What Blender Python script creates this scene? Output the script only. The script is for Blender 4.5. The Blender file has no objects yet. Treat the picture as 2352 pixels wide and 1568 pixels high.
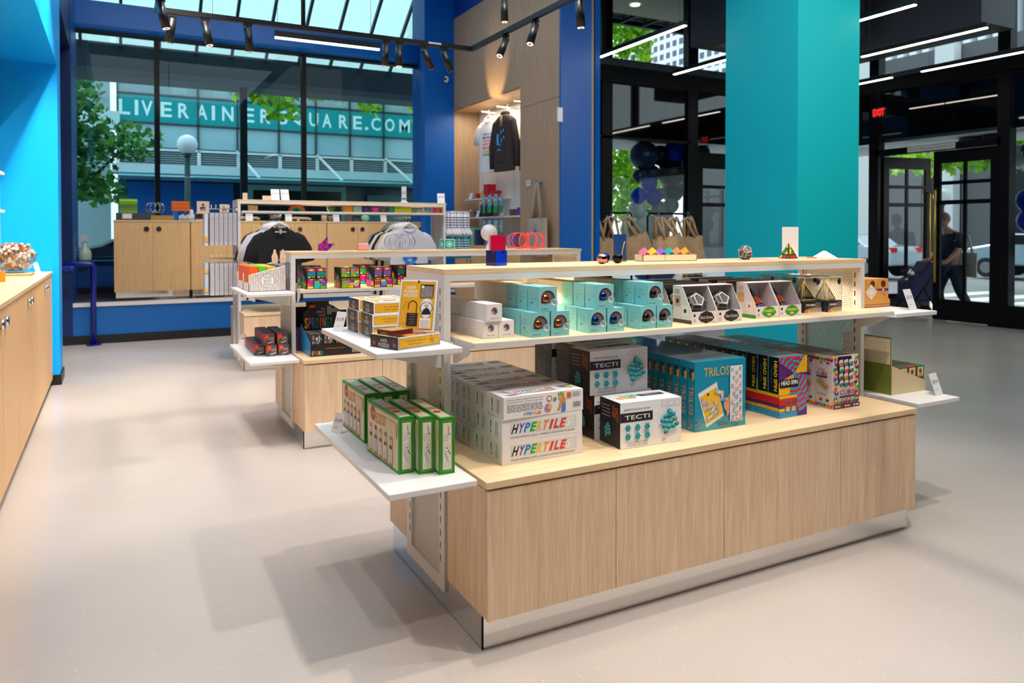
import bpy, bmesh, math, random
from mathutils import Vector, Matrix, Quaternion
random.seed(7)
SC = bpy.context.scene
COL = SC.collection
PI = math.pi
R = math.radians

# ------------------------------------------------------------------ camera
cam_d = bpy.data.cameras.new('camera')
cam_d.sensor_width = 36.0
cam_d.lens = 1723.43 / 2352 * 36.0
cam_d.shift_y = -(784 - 560.785) / 2352
cam_d.clip_start = 0.05
cam_d.clip_end = 400
cam_d.dof.use_dof = True
cam_d.dof.focus_distance = 3.4
cam_d.dof.aperture_fstop = 3.5
cam = bpy.data.objects.new('camera', cam_d)
COL.objects.link(cam)
YAW, PITCH = 0.48724, 0.016439
cam.location = (0, 0, 1.49)
cam.rotation_euler = (PI / 2 - PITCH, 0, -YAW)
SC.camera = cam

# ------------------------------------------------------------------ view
SC.view_settings.view_transform = 'Standard'
SC.view_settings.look = 'None'
SC.view_settings.exposure = 0.62
SC.view_settings.gamma = 1.0
SC.view_settings.use_curve_mapping = False
try:
    SC.cycles.max_bounces = 8
    SC.cycles.transparent_max_bounces = 16
    SC.cycles.diffuse_bounces = 4
    SC.cycles.glossy_bounces = 5
    SC.cycles.caustics_reflective = False
    SC.cycles.caustics_refractive = False
    SC.cycles.sample_clamp_indirect = 6
    SC.cycles.use_denoising = True
except Exception:
    pass

# ------------------------------------------------------------------ world: bright overcast sky
W = bpy.data.worlds.new('sky')
SC.world = W
W.use_nodes = True
wn = W.node_tree.nodes
bg = wn['Background']
tc = wn.new('ShaderNodeTexCoord')
sx = wn.new('ShaderNodeSeparateXYZ')
rp = wn.new('ShaderNodeValToRGB')
rp.color_ramp.elements[0].position = 0.0
rp.color_ramp.elements[0].color = (0.88, 0.92, 0.96, 1)
rp.color_ramp.elements[1].position = 0.7
rp.color_ramp.elements[1].color = (0.86, 0.93, 1.0, 1)
W.node_tree.links.new(tc.outputs['Generated'], sx.inputs[0])
W.node_tree.links.new(sx.outputs['Z'], rp.inputs[0])
W.node_tree.links.new(rp.outputs[0], bg.inputs[0])
bg.inputs[1].default_value = 1.7


def lamp(kind, name, loc, energy, color, size=0.2, rot=(0, 0, 0), spot=None, blend=0.5, sy=None):
    d = bpy.data.lights.new(name, kind)
    d.energy = energy
    d.color = color
    if kind == 'AREA':
        d.shape = 'RECTANGLE'
        d.size = size
        d.size_y = sy or size
    else:
        d.shadow_soft_size = size
    if spot:
        d.spot_size = R(spot)
        d.spot_blend = blend
    o = bpy.data.objects.new(name, d)
    o.location = loc
    o.rotation_euler = rot
    COL.objects.link(o)
    return o


def spot_at(name, loc, tgt, energy, angle, color=(1, 0.87, 0.72), size=0.045, blend=0.6):
    o = lamp('SPOT', name, loc, energy, color, size, spot=angle, blend=blend)
    o.rotation_euler = (Vector(tgt) - Vector(loc)).to_track_quat('-Z', 'Y').to_euler()
    return o


# overhead lighting: added area fills and stand-in spots
WARM = (1, 0.88, 0.765)
NEUT = (0.84, 0.92, 1.0)
lamp('AREA', 'ambient_fill_area', (1.2, 3.0, 5.7), 120, NEUT, 5.0, sy=6.0)  # broad unseen fills added for the ambient level
lamp('AREA', 'ambient_fill_area', (6.5, 4.0, 5.7), 45, (1, 0.96, 0.92), 5.0, sy=6.0)
lamp('AREA', 'ambient_fill_area', (1.5, 9.0, 5.7), 60, NEUT, 4.0, sy=3.5)
for (lx, ly, tx, ty, e, a) in [
        (2.3, 1.2, 2.2, 2.3, 240, 75), (1.5, 2.6, 1.0, 2.9, 190, 70), (3.6, 1.6, 3.2, 2.5, 190, 70),
        (-0.2, 3.2, -0.2, 3.6, 85, 85), (1.0, 4.2, 1.3, 5.2, 150, 70), (2.4, 4.3, 2.2, 5.3, 150, 70),
        (0.3, 6.6, 0.9, 8.4, 150, 70), (2.5, 6.9, 2.4, 8.6, 170, 70), (-0.1, 6.2, -0.9, 8.0, 200, 75),
        (0.6, 9.8, 0.9, 11.7, 110, 75), (2.9, 10.0, 2.9, 11.7, 120, 75), (0.5, 0.6, 0.6, 1.6, 110, 90),
        (3.9, 5.4, 4.3, 5.9, 70, 90), (2.6, 0.3, 3.0, 1.0, 60, 90), (0.0, 6.6, -1.0, 8.6, 420, 60), (.1, 4.6, -.75, 6.2, 330, 75), (.4, 5.2, -1.2, 7.2, 260, 80), (4.6, 3.0, 4.6, 3.4, 50, 100), (4.2, 2.6, 6.7, 5.6, 360, 62), (7.4, 1.6, 6.7, 5.5, 380, 60)]:
    spot_at('standin_spot_light', (lx, ly, 4.3), (tx, ty, 2.4 if tx == 6.7 else 0.5), e * 0.72, a, color=WARM)  # off-track stand-ins; those on portal, left cabinets and pillar added to brighten them
spot_at('added_beam_wash', (.6, 10.2, 3.4), (.6, 13, 4.8), 70, 60)  # pair of spots added to brighten the window beam
spot_at('added_beam_wash', (3.2, 10.2, 3.4), (3.2, 13, 4.8), 70, 60)
# daylight from above onto the pavement outside the two window fronts
sun = lamp('SUN', 'daylight_sun', (0, 0, 30), 1.6, (1, 0.97, 0.92), R(6), rot=(R(38), R(8), R(160)))
sun.data.angle = R(8)

# ------------------------------------------------------------------ materials
_m = {}


def lin(h):
    h = h.lstrip('#')
    v = [int(h[i:i + 2], 16) / 255 for i in (0, 2, 4)]
    return tuple(c / 12.92 if c <= 0.04045 else ((c + 0.055) / 1.055) ** 2.4 for c in v) + (1,)


def newmat(name):
    m = bpy.data.materials.new(name)
    m.use_nodes = True
    return m, m.node_tree.nodes, m.node_tree.links, m.node_tree.nodes['Principled BSDF']


def C(h, rough=0.45, metal=0.0, spec=0.5, coat=0.0, em=0.0):
    k = (h, rough, metal, spec, coat, em)
    if k in _m:
        return _m[k]
    m, n, l, b = newmat('paint_' + h.strip('#'))
    b.inputs['Base Color'].default_value = lin(h)
    b.inputs['Roughness'].default_value = rough
    b.inputs['Metallic'].default_value = metal
    b.inputs['Specular IOR Level'].default_value = spec
    b.inputs['Coat Weight'].default_value = coat
    if em:
        b.inputs['Emission Color'].default_value = lin(h)
        b.inputs['Emission Strength'].default_value = em
    _m[k] = m
    return m


def wood(name, c1, c2, grain='Z', rough=0.45, scale=1.0):
    if name in _m:
        return _m[name]
    m, n, l, b = newmat(name)
    t = n.new('ShaderNodeTexCoord')
    mp = n.new('ShaderNodeMapping')
    s = {'X': (1.2, 26, 26), 'Y': (26, 1.2, 26), 'Z': (26, 26, 1.2)}[grain]
    mp.inputs['Scale'].default_value = tuple(v * scale for v in s)
    l.new(t.outputs['Object'], mp.inputs[0])
    nz = n.new('ShaderNodeTexNoise')
    nz.inputs['Scale'].default_value = 2.2
    nz.inputs['Detail'].default_value = 7
    nz.inputs['Roughness'].default_value = 0.62
    nz.inputs['Distortion'].default_value = 0.7
    l.new(mp.outputs[0], nz.inputs[0])
    n2 = n.new('ShaderNodeTexNoise')
    n2.inputs['Scale'].default_value = 11
    n2.inputs['Detail'].default_value = 3
    l.new(mp.outputs[0], n2.inputs[0])
    mx = n.new('ShaderNodeMath')
    mx.operation = 'MULTIPLY_ADD'
    mx.inputs[1].default_value = 0.35
    l.new(n2.outputs[0], mx.inputs[0])
    l.new(nz.outputs[0], mx.inputs[2])
    r = n.new('ShaderNodeValToRGB')
    r.color_ramp.elements[0].position = 0.44
    r.color_ramp.elements[0].color = lin(c2)
    r.color_ramp.elements[1].position = 0.86
    r.color_ramp.elements[1].color = lin(c1)
    l.new(mx.outputs[0], r.inputs[0])
    l.new(r.outputs[0], b.inputs['Base Color'])
    b.inputs['Roughness'].default_value = rough
    _m[name] = m
    return m


def noisy(name, c1, c2, scale, rough=0.5, detail=4, lo=0.35, hi=0.65, bump=0.0):
    if name in _m:
        return _m[name]
    m, n, l, b = newmat(name)
    t = n.new('ShaderNodeTexCoord')
    nz = n.new('ShaderNodeTexNoise')
    nz.inputs['Scale'].default_value = scale
    nz.inputs['Detail'].default_value = detail
    l.new(t.outputs['Object'], nz.inputs[0])
    r = n.new('ShaderNodeValToRGB')
    r.color_ramp.elements[0].position = lo
    r.color_ramp.elements[0].color = lin(c1)
    r.color_ramp.elements[1].position = hi
    r.color_ramp.elements[1].color = lin(c2)
    l.new(nz.outputs[0], r.inputs[0])
    l.new(r.outputs[0], b.inputs['Base Color'])
    b.inputs['Roughness'].default_value = rough
    if bump:
        bp = n.new('ShaderNodeBump')
        bp.inputs['Strength'].default_value = bump
        bp.inputs['Distance'].default_value = 0.01
        l.new(nz.outputs[0], bp.inputs['Height'])
        l.new(bp.outputs[0], b.inputs['Normal'])
    _m[name] = m
    return m


def glassm(name, tint, refl=0.12, rough=0.0, alpha=1.0):
    """thin clear sheet: transparent body with a fresnel mirror on it"""
    if name in _m:
        return _m[name]
    m = bpy.data.materials.new(name)
    m.use_nodes = True
    n, l = m.node_tree.nodes, m.node_tree.links
    n.clear()
    o = n.new('ShaderNodeOutputMaterial')
    tr = n.new('ShaderNodeBsdfTransparent')
    tr.inputs[0].default_value = lin(tint)
    gl = n.new('ShaderNodeBsdfGlossy')
    gl.inputs['Roughness'].default_value = rough
    lw = n.new('ShaderNodeLayerWeight')
    lw.inputs['Blend'].default_value = 0.5
    pw = n.new('ShaderNodeMath')
    pw.operation = 'POWER'
    pw.inputs[1].default_value = 4.0
    l.new(lw.outputs['Facing'], pw.inputs[0])
    mu = n.new('ShaderNodeMath')
    mu.operation = 'MULTIPLY_ADD'
    mu.inputs[1].default_value = 0.9
    mu.inputs[2].default_value = refl
    mu.use_clamp = True
    l.new(pw.outputs[0], mu.inputs[0])
    mx = n.new('ShaderNodeMixShader')
    l.new(mu.outputs[0], mx.inputs[0])
    l.new(tr.outputs[0], mx.inputs[1])
    l.new(gl.outputs[0], mx.inputs[2])
    l.new(mx.outputs[0], o.inputs[0])
    _m[name] = m
    return m


def perforated():
    if 'perf' in _m:
        return _m['perf']
    m, n, l, b = newmat('perforated_white_steel')
    b.inputs['Base Color'].default_value = lin('#dedcd8')
    b.inputs['Roughness'].default_value = 0.4
    t = n.new('ShaderNodeTexCoord')
    s = n.new('ShaderNodeSeparateXYZ')
    l.new(t.outputs['Object'], s.inputs[0])

    def dist(offy, offz):
        outs = []
        for ax, off, pitch in (('Y', offy, 0.0125), ('Z', offz, 0.0217)):
            a = n.new('ShaderNodeMath'); a.operation = 'MULTIPLY_ADD'
            a.inputs[1].default_value = 1 / pitch
            a.inputs[2].default_value = off + 200
            l.new(s.outputs[ax], a.inputs[0])
            f = n.new('ShaderNodeMath'); f.operation = 'FRACT'
            l.new(a.outputs[0], f.inputs[0])
            g = n.new('ShaderNodeMath'); g.operation = 'SUBTRACT'
            l.new(f.outputs[0], g.inputs[0]); g.inputs[1].default_value = 0.5
            h = n.new('ShaderNodeMath'); h.operation = 'MULTIPLY'
            l.new(g.outputs[0], h.inputs[0]); h.inputs[1].default_value = pitch
            k = n.new('ShaderNodeMath'); k.operation = 'POWER'
            l.new(h.outputs[0], k.inputs[0]); k.inputs[1].default_value = 2
            outs.append(k)
        q = n.new('ShaderNodeMath'); q.operation = 'ADD'
        l.new(outs[0].outputs[0], q.inputs[0]); l.new(outs[1].outputs[0], q.inputs[1])
        w = n.new('ShaderNodeMath'); w.operation = 'GREATER_THAN'
        l.new(q.outputs[0], w.inputs[0]); w.inputs[1].default_value = 0.0033 ** 2
        return w
    a, c = dist(0, 0), dist(0.5, 0.5)
    mn = n.new('ShaderNodeMath'); mn.operation = 'MULTIPLY'
    l.new(a.outputs[0], mn.inputs[0]); l.new(c.outputs[0], mn.inputs[1])
    l.new(mn.outputs[0], b.inputs['Alpha'])
    _m['perf'] = m
    return m


def floor_mat():
    m, n, l, b = newmat('polished_concrete_floor')
    t = n.new('ShaderNodeTexCoord')
    nz = n.new('ShaderNodeTexNoise'); nz.inputs['Scale'].default_value = 0.9; nz.inputs['Detail'].default_value = 5
    l.new(t.outputs['Object'], nz.inputs[0])
    r = n.new('ShaderNodeValToRGB')
    r.color_ramp.elements[0].position = 0.3; r.color_ramp.elements[0].color = lin('#bab2aa')
    r.color_ramp.elements[1].position = 0.7; r.color_ramp.elements[1].color = lin('#c3bbb4')
    l.new(nz.outputs[0], r.inputs[0])
    v = n.new('ShaderNodeTexVoronoi'); v.inputs['Scale'].default_value = 30
    l.new(t.outputs['Object'], v.inputs[0])
    th = n.new('ShaderNodeMath'); th.operation = 'LESS_THAN'; th.inputs[1].default_value = 0.07
    l.new(v.outputs['Distance'], th.inputs[0])
    mx = n.new('ShaderNodeMixRGB')
    vc = n.new('ShaderNodeValToRGB')
    vc.color_ramp.interpolation = 'CONSTANT'
    vc.color_ramp.elements[0].color = lin('#efe9e2')
    vc.color_ramp.elements[1].position = 0.55; vc.color_ramp.elements[1].color = lin('#a39990')
    sp = n.new('ShaderNodeSeparateColor')
    l.new(v.outputs['Color'], sp.inputs[0]); l.new(sp.outputs[0], vc.inputs[0])
    l.new(th.outputs[0], mx.inputs[0]); l.new(r.outputs[0], mx.inputs[1]); l.new(vc.outputs[0], mx.inputs[2])
    l.new(mx.outputs[0], b.inputs['Base Color'])
    n2 = n.new('ShaderNodeTexNoise'); n2.inputs['Scale'].default_value = 2.0; n2.inputs['Detail'].default_value = 4
    l.new(t.outputs['Object'], n2.inputs[0])
    r2 = n.new('ShaderNodeMapRange'); r2.inputs[3].default_value = 0.24; r2.inputs[4].default_value = 0.3
    b.inputs['Roughness'].default_value = 0.27
    b.inputs['Specular IOR Level'].default_value = 0.5
    return m


OAK = wood('oak_upright', '#ead0b0', '#cfae88', 'Z')
OAKX = wood('oak_lengthwise', '#ecd2aa', '#dcb98a', 'X', scale=0.8)
OAKY = wood('oak_crosswise', '#ecd2aa', '#dcb98a', 'Y', scale=0.8)
OAKLIT = wood('oak_warm_lit_upright', '#f2c78c', '#e4b276', 'Z')  # same oak, warm lamplight on the outlying cabinets mixed into the colour
WALLOAK = wood('oak_wall_panel', '#b99b7a', '#a58768', 'Z', scale=0.6)
WHITE = C('#e9e8e6', 0.35)
STEEL = C('#dddbd8', 0.38)
MIRROR = C('#e8e6e4', 0.04, 1.0)
CHROME = C('#e0e0e0', 0.12, 1.0)
BLACK = C('#08070a', 0.4, 0, 0.2)
BLK2 = C('#131014', 0.5)
SLOT = C('#15202c', 0.8)
BLUE = C('#0060b8', 0.4, 0, 0.25)
BRIGHTBLUE = C('#00aaff', 0.4, 0, 0.25)
NAVY = C('#06295f', 0.45)
TEAL = C('#00a2ac', 0.5, 0, 0.25)
BASEB = C('#17151a', 0.4)
PAPER = C('#f1efec', 0.6)
INK = C('#26242a', 0.6)
KRAFT = C('#b98f62', 0.7)


# ------------------------------------------------------------------ geometry helpers
class Canvas:
    """flat artwork laid on one face of a box; x,y run 0..1 across the face"""
    def __init__(s, mb, o, u, v, Wd, Ht):
        s.mb, s.o, s.u, s.v, s.W, s.H = mb, Vector(o), Vector(u), Vector(v), Wd, Ht
        s.n = s.u.cross(s.v)
        s.k = 0

    def P(s, x, y, off):
        return s.o + s.u * (x * s.W) + s.v * (y * s.H) + s.n * off

    def off(s):
        s.k += 1
        return 0.0002 + 0.00008 * s.k

    def poly(s, pts, mat, off=None):
        f = off or s.off()
        s.mb.poly([s.P(x, y, f) for x, y in pts], mat)

    def rect(s, x, y, w, h, mat):
        s.poly([(x, y), (x + w, y), (x + w, y + h), (x, y + h)], mat)

    def frame(s, x, y, w, h, t, mat):
        ty = t * s.W / s.H
        f = s.off()
        for a in ((x, y, w, ty), (x, y + h - ty, w, ty), (x, y + ty, t, h - 2 * ty), (x + w - t, y + ty, t, h - 2 * ty)):
            s.poly([(a[0], a[1]), (a[0] + a[2], a[1]), (a[0] + a[2], a[1] + a[3]), (a[0], a[1] + a[3])], mat, f)

    def disc(s, x, y, r, mat, n=18, ry=None, a0=0, a1=2 * PI, off=None):
        q = s.W / s.H if ry is None else ry / r
        pts = [(x + r * math.cos(a0 + (a1 - a0) * i / n), y + r * q * math.sin(a0 + (a1 - a0) * i / n)) for i in range(n if abs(a1 - a0) > 6.2 else n + 1)]
        s.poly(pts, mat, off)

    def ring(s, x, y, r0, r1, mat, n=20, a0=0, a1=2 * PI, off=None):
        q = s.W / s.H
        f = off or s.off()
        for i in range(n):
            a, b = a0 + (a1 - a0) * i / n, a0 + (a1 - a0) * (i + 1) / n
            s.poly([(x + r0 * math.cos(a), y + r0 * q * math.sin(a)), (x + r1 * math.cos(a), y + r1 * q * math.sin(a)),
                    (x + r1 * math.cos(b), y + r1 * q * math.sin(b)), (x + r0 * math.cos(b), y + r0 * q * math.sin(b))], mat, f)

    def line(s, x0, y0, x1, y1, t, mat):
        dx, dy = (x1 - x0) * s.W, (y1 - y0) * s.H
        L = math.hypot(dx, dy) or 1
        nx, ny = -dy / L * t / 2 * s.W, dx / L * t / 2 * s.W
        nx, ny = nx / s.W, ny / s.H
        s.poly([(x0 - nx, y0 - ny), (x1 - nx, y1 - ny), (x1 + nx, y1 + ny), (x0 + nx, y0 + ny)], mat)

    def text(s, st, cx, cy, w, h, mat, rot=0, shear=0, bold=0):
        vs, fs = glyphs(st, bold)
        f = s.off()
        ca, sa = math.cos(R(rot)), math.sin(R(rot))
        base = len(s.mb.v)
        for (x, y) in vs:
            X, Y = (x - 0.5) * w * s.W + (y - 0.5) * shear * h * s.H, (y - 0.5) * h * s.H
            X, Y = X * ca - Y * sa, X * sa + Y * ca
            s.mb.v.append(s.o + s.u * (cx * s.W + X) + s.v * (cy * s.H + Y) + s.n * f)
        mi = s.mb.mi(mat)
        for q in fs:
            s.mb.f.append([base + i for i in q])
            s.mb.m.append(mi)

    def scribble(s, x, y, w, h, rows, mat, seed=1, fill=0.55):
        """rows of tiny print too small to read"""
        rg = random.Random(seed)
        f = s.off()
        for r in range(rows):
            yy = y + h * (1 - (r + 1) / rows)
            hh = h / rows * fill
            xx = x
            while xx < x + w * 0.97:
                ww = min(rg.uniform(0.05, 0.14) * w, x + w - xx)
                s.poly([(xx, yy), (xx + ww, yy), (xx + ww, yy + hh), (xx, yy + hh)], mat, f)
                xx += ww + 0.025 * w


_gl = {}


def glyphs(st, bold=0):
    k = (st, bold)
    if k in _gl:
        return _gl[k]
    cu = bpy.data.curves.new('t', 'FONT')
    cu.body = st
    cu.resolution_u = 2
    cu.offset = bold
    cu.fill_mode = 'FRONT'
    ob = bpy.data.objects.new('t', cu)
    COL.objects.link(ob)
    dg = bpy.context.evaluated_depsgraph_get()
    dg.update()
    me = ob.evaluated_get(dg).to_mesh()
    vs = [(v.co.x, v.co.y) for v in me.vertices]
    fs = [list(p.vertices) for p in me.polygons]
    ob.evaluated_get(dg).to_mesh_clear()
    bpy.data.objects.remove(ob)
    x0, x1 = min(v[0] for v in vs), max(v[0] for v in vs)
    y0, y1 = min(v[1] for v in vs), max(v[1] for v in vs)
    vs = [((x - x0) / (x1 - x0 or 1), (y - y0) / (y1 - y0 or 1)) for x, y in vs]
    _gl[k] = (vs, fs)
    return _gl[k]


class MB:
    def __init__(s):
        s.v, s.f, s.m, s.ms, s.sm = [], [], [], [], []

    def mi(s, mat):
        if mat not in s.ms:
            s.ms.append(mat)
        return s.ms.index(mat)

    def poly(s, pts, mat):
        b = len(s.v)
        s.v += [Vector(p) for p in pts]
        s.f.append(list(range(b, b + len(pts))))
        s.m.append(s.mi(mat))

    def mesh(s, vs, fs, mat, smooth=False):
        b = len(s.v)
        s.v += [Vector(p) for p in vs]
        k = s.mi(mat)
        for q in fs:
            if smooth:
                s.sm.append(len(s.f))
            s.f.append([b + i for i in q])
            s.m.append(k)
        return s

    def box(s, x0, y0, z0, x1, y1, z1, mat, top=None, T=None):
        P = [(x0, y0, z0), (x1, y0, z0), (x1, y1, z0), (x0, y1, z0), (x0, y0, z1), (x1, y0, z1), (x1, y1, z1), (x0, y1, z1)]
        if T:
            P = [T @ Vector(p) for p in P]
        F = [(0, 3, 2, 1), (4, 5, 6, 7), (0, 1, 5, 4), (1, 2, 6, 5), (2, 3, 7, 6), (3, 0, 4, 7)]
        b = len(s.v)
        s.v += [Vector(p) for p in P]
        k = s.mi(mat)
        kt = s.mi(top) if top else k
        for i, q in enumerate(F):
            s.f.append([b + j for j in q])
            s.m.append(kt if i == 1 else k)
        return s

    def prism(s, pts, axis, a0, a1, mat):
        """extrude a 2D outline along an axis; pts are the two other coords in order"""
        def mk(p, a):
            return {'X': (a, p[0], p[1]), 'Y': (p[0], a, p[1]), 'Z': (p[0], p[1], a)}[axis]
        n = len(pts)
        vs = [mk(p, a0) for p in pts] + [mk(p, a1) for p in pts]
        fs = [list(range(n))[::-1], list(range(n, 2 * n))] + [[i, (i + 1) % n, n + (i + 1) % n, n + i] for i in range(n)]
        return s.mesh(vs, fs, mat)

    def cyl(s, p0, p1, r, mat, n=12, r2=None, caps=True):
        p0, p1 = Vector(p0), Vector(p1)
        d = (p1 - p0)
        q = d.to_track_quat('Z', 'Y')
        r2 = r if r2 is None else r2
        vs = []
        for p, rr in ((p0, r), (p1, r2)):
            for i in range(n):
                a = 2 * PI * i / n
                vs.append(p + q @ Vector((rr * math.cos(a), rr * math.sin(a), 0)))
        b = len(s.v)
        s.v += vs
        k = s.mi(mat)
        for i in range(n):
            s.sm.append(len(s.f))
            s.f.append([b + i, b + (i + 1) % n, b + n + (i + 1) % n, b + n + i])
            s.m.append(k)
        if caps:
            s.f.append([b + i for i in range(n)][::-1]); s.m.append(k)
            s.f.append([b + n + i for i in range(n)]); s.m.append(k)
        return s

    def tube(s, path, r, mat, n=8, closed=False):
        path = [Vector(p) for p in path]
        L = len(path)
        b = len(s.v)
        k = s.mi(mat)
        up = Vector((0, 0, 1))
        prev = None
        for i, p in enumerate(path):
            a = path[i - 1] if (i or closed) else p
            c = path[(i + 1) % L] if (i < L - 1 or closed) else p
            t = (c - a)
            if t.length < 1e-9:
                t = Vector((0, 0, 1))
            t.normalize()
            if prev is None:
                x = t.cross(up)
                if x.length < 0.1:
                    x = t.cross(Vector((1, 0, 0)))
            else:
                x = prev - t * prev.dot(t)
            x.normalize()
            prev = x
            y = t.cross(x)
            rr = r[i] if isinstance(r, (list, tuple)) else r
            for j in range(n):
                an = 2 * PI * j / n
                s.v.append(p + x * (rr * math.cos(an)) + y * (rr * math.sin(an)))
        for i in range(L if closed else L - 1):
            for j in range(n):
                s.sm.append(len(s.f))
                i2 = (i + 1) % L
                s.f.append([b + i * n + j, b + i * n + (j + 1) % n, b + i2 * n + (j + 1) % n, b + i2 * n + j])
                s.m.append(k)
        if not closed:
            s.f.append([b + j for j in range(n)][::-1]); s.m.append(k)
            s.f.append([b + (L - 1) * n + j for j in range(n)]); s.m.append(k)
        return s

    def lathe(s, prof, mat, c=(0, 0, 0), n=24, sx=1, sy=1):
        b = len(s.v)
        k = s.mi(mat)
        for (r, z) in prof:
            for j in range(n):
                a = 2 * PI * j / n
                s.v.append(Vector((c[0] + sx * r * math.cos(a), c[1] + sy * r * math.sin(a), c[2] + z)))
        for i in range(len(prof) - 1):
            for j in range(n):
                s.sm.append(len(s.f))
                s.f.append([b + i * n + j, b + i * n + (j + 1) % n, b + (i + 1) * n + (j + 1) % n, b + (i + 1) * n + j])
                s.m.append(k)
        return s

    def ball(s, c, r, mat, n=20, sx=1, sy=1, sz=1):
        m = n // 2
        prof = [(max(1e-5, r * math.sin(PI * i / m)), -r * sz * math.cos(PI * i / m)) for i in range(m + 1)]
        return s.lathe(prof, mat, c, n, sx, sy)

    def hull(s, pts, mat):
        """box-like convex solid given by 8 corners in box order"""
        F = [(0, 3, 2, 1), (4, 5, 6, 7), (0, 1, 5, 4), (1, 2, 6, 5), (2, 3, 7, 6), (3, 0, 4, 7)]
        return s.mesh(pts, F, mat)

    def face(s, which, w, d, h, o=(0, 0, 0)):
        x, y, z = o
        return {'front': Canvas(s, (x, y, z), (1, 0, 0), (0, 0, 1), w, h),
                'left': Canvas(s, (x, y + d, z), (0, -1, 0), (0, 0, 1), d, h),
                'right': Canvas(s, (x + w, y, z), (0, 1, 0), (0, 0, 1), d, h),
                'back': Canvas(s, (x + w, y + d, z), (-1, 0, 0), (0, 0, 1), w, h),
                'top': Canvas(s, (x, y, z + h), (1, 0, 0), (0, 1, 0), w, d)}[which]

    def build(s, name, parent=None, loc=None, rz=0, bevel=0):
        me = bpy.data.meshes.new(name)
        me.from_pydata([tuple(v) for v in s.v], [], s.f)
        for m in s.ms:
            me.materials.append(m)
        me.polygons.foreach_set('material_index', s.m)
        if s.sm:
            sm = [False] * len(s.f)
            for i in s.sm:
                sm[i] = True
            me.polygons.foreach_set('use_smooth', sm)
        me.update()
        o = bpy.data.objects.new(name, me)
        COL.objects.link(o)
        if parent is not None:
            o.parent = parent
        if loc:
            o.location = loc
        o.rotation_euler[2] = rz
        if bevel:
            bv = o.modifiers.new('bevel', 'BEVEL')
            bv.width = bevel
            bv.segments = 2
            bv.limit_method = 'ANGLE'
        return o


def tag(o, label, cat, group=None, kind=None):
    if label:
        o['label'] = label
    if cat:
        o['category'] = cat
    if group:
        o['group'] = group
    if kind:
        o['kind'] = kind
    return o


def thing(name, label, cat, loc=(0, 0, 0), rz=0, group=None):
    o = bpy.data.objects.new(name, None)
    o.empty_display_size = 0.1
    COL.objects.link(o)
    o.location = loc
    o.rotation_euler[2] = rz
    return tag(o, label, cat, group)


def struct(o):
    o['kind'] = 'structure'
    return o


def dup(root, loc=None, label=None, rz=None, group=None, rot=None):
    def cp(o, par):
        c = o.copy()
        COL.objects.link(c)
        c.parent = par
        for ch in o.children:
            cp(ch, c)
        return c
    r = cp(root, None)
    if loc is not None:
        r.location = loc
    if rz is not None:
        r.rotation_euler[2] = rz
    if rot is not None:
        r.rotation_euler = rot
    if label:
        r['label'] = label
    if group:
        r['group'] = group
    return r


ORD = ['first', 'second', 'third', 'fourth', 'fifth', 'sixth', 'seventh', 'eighth', 'ninth', 'tenth', 'eleventh',
       'twelfth', 'thirteenth', 'fourteenth', 'fifteenth', 'sixteenth', 'seventeenth', 'eighteenth', 'nineteenth', 'twentieth']
def nth(i, frm='from the front'):
    return ('frontmost' if frm == 'from the front' else ORD[0] + ' ' + frm) if i == 0 else ORD[i] + ' ' + frm

# ================================================================== THE ROOM
FLOOR = floor_mat()
b = MB(); b.box(-6, -4, -0.1, 12.42, 10.46, 0, FLOOR); b.box(-6, 10.46, -0.1, 5.4, 13.3, 0, FLOOR)
struct(b.build('floor'))
b = MB(); b.box(-6, -4, 6.0, 12.4, 13.3, 6.1, C('#0a3a8c', 0.6))
struct(b.build('ceiling'))
WALLP = C('#1c1e22', 0.7)
b = MB(); b.box(-6, -4.1, 0, 12.4, -4, 6, WALLP); struct(b.build('wall_rear'))
b = MB(); b.box(12.3, -4, 0, 12.4, 3.0, 6, WALLP); struct(b.build('wall_right'))
b = MB(); b.box(-6.1, -4, 0, -6, 13.3, 6, WALLP); struct(b.build('wall_far_left'))
# left wall with the bright blue portal
b = MB(); b.box(-1.25, -1.0, 0, -0.95, 8.52, 3.11, OAK); struct(b.build('wall_left'))
b = MB()
b.box(-1.25, 8.52, 0.1, -0.48, 8.98, 6, BRIGHTBLUE)
b.box(-1.25, -1.0, 3.11, -0.48, 8.52, 6, BRIGHTBLUE)
struct(b.build('wall_portal'))
b = MB(); b.box(-0.95, 8.505, 0, -0.465, 8.99, 0.1, BASEB); struct(b.build('baseboard_portal'))
b = MB()
b.box(-2.4, 8.98, 0, -2.3, 13.2, 6, NAVY)
b.box(-2.3, 11.42, 0, -0.49, 11.6, 6, NAVY)
b.box(-2.3, 8.98, 3.9, -0.5, 11.42, 6, NAVY)
struct(b.build('wall_recess'))
# raised window platform
PLAT = C('#56504c', 0.12)
b = MB()
b.box(-0.49, 11.42, 0.1, 4.98, 13.2, 0.497, C('#0062b0', 0.4))
struct(b.build('platform_wall'))
b = MB(); b.box(-0.49, 11.40, 0.497, 4.98, 11.52, 0.547, C('#e6e0dc', 0.25)); struct(b.build('trim_1'))
b = MB(); b.box(-0.49, 11.52, 0.497, 4.98, 13.2, 0.545, PLAT); struct(b.build('platform_top'))
b = MB(); b.box(-0.63, 11.40, 0, 4.98, 11.42, 0.115, BASEB); struct(b.build('baseboard_platform'))
b = MB()
b.box(-0.6, 13.2, 0.5, 4.98, 13.4, 1.06, C('#084488', 0.45))
b.box(-0.6, 13.12, 1.04, 4.98, 13.4, 1.062, C('#0f7fd0', 0.3))
b.box(-0.6, 13.17, 0.547, 4.98, 13.2, 0.64, BASEB)
b.box(-0.6, 11.6, 0.5, -0.5, 13.4, 6, BLUE)
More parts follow.
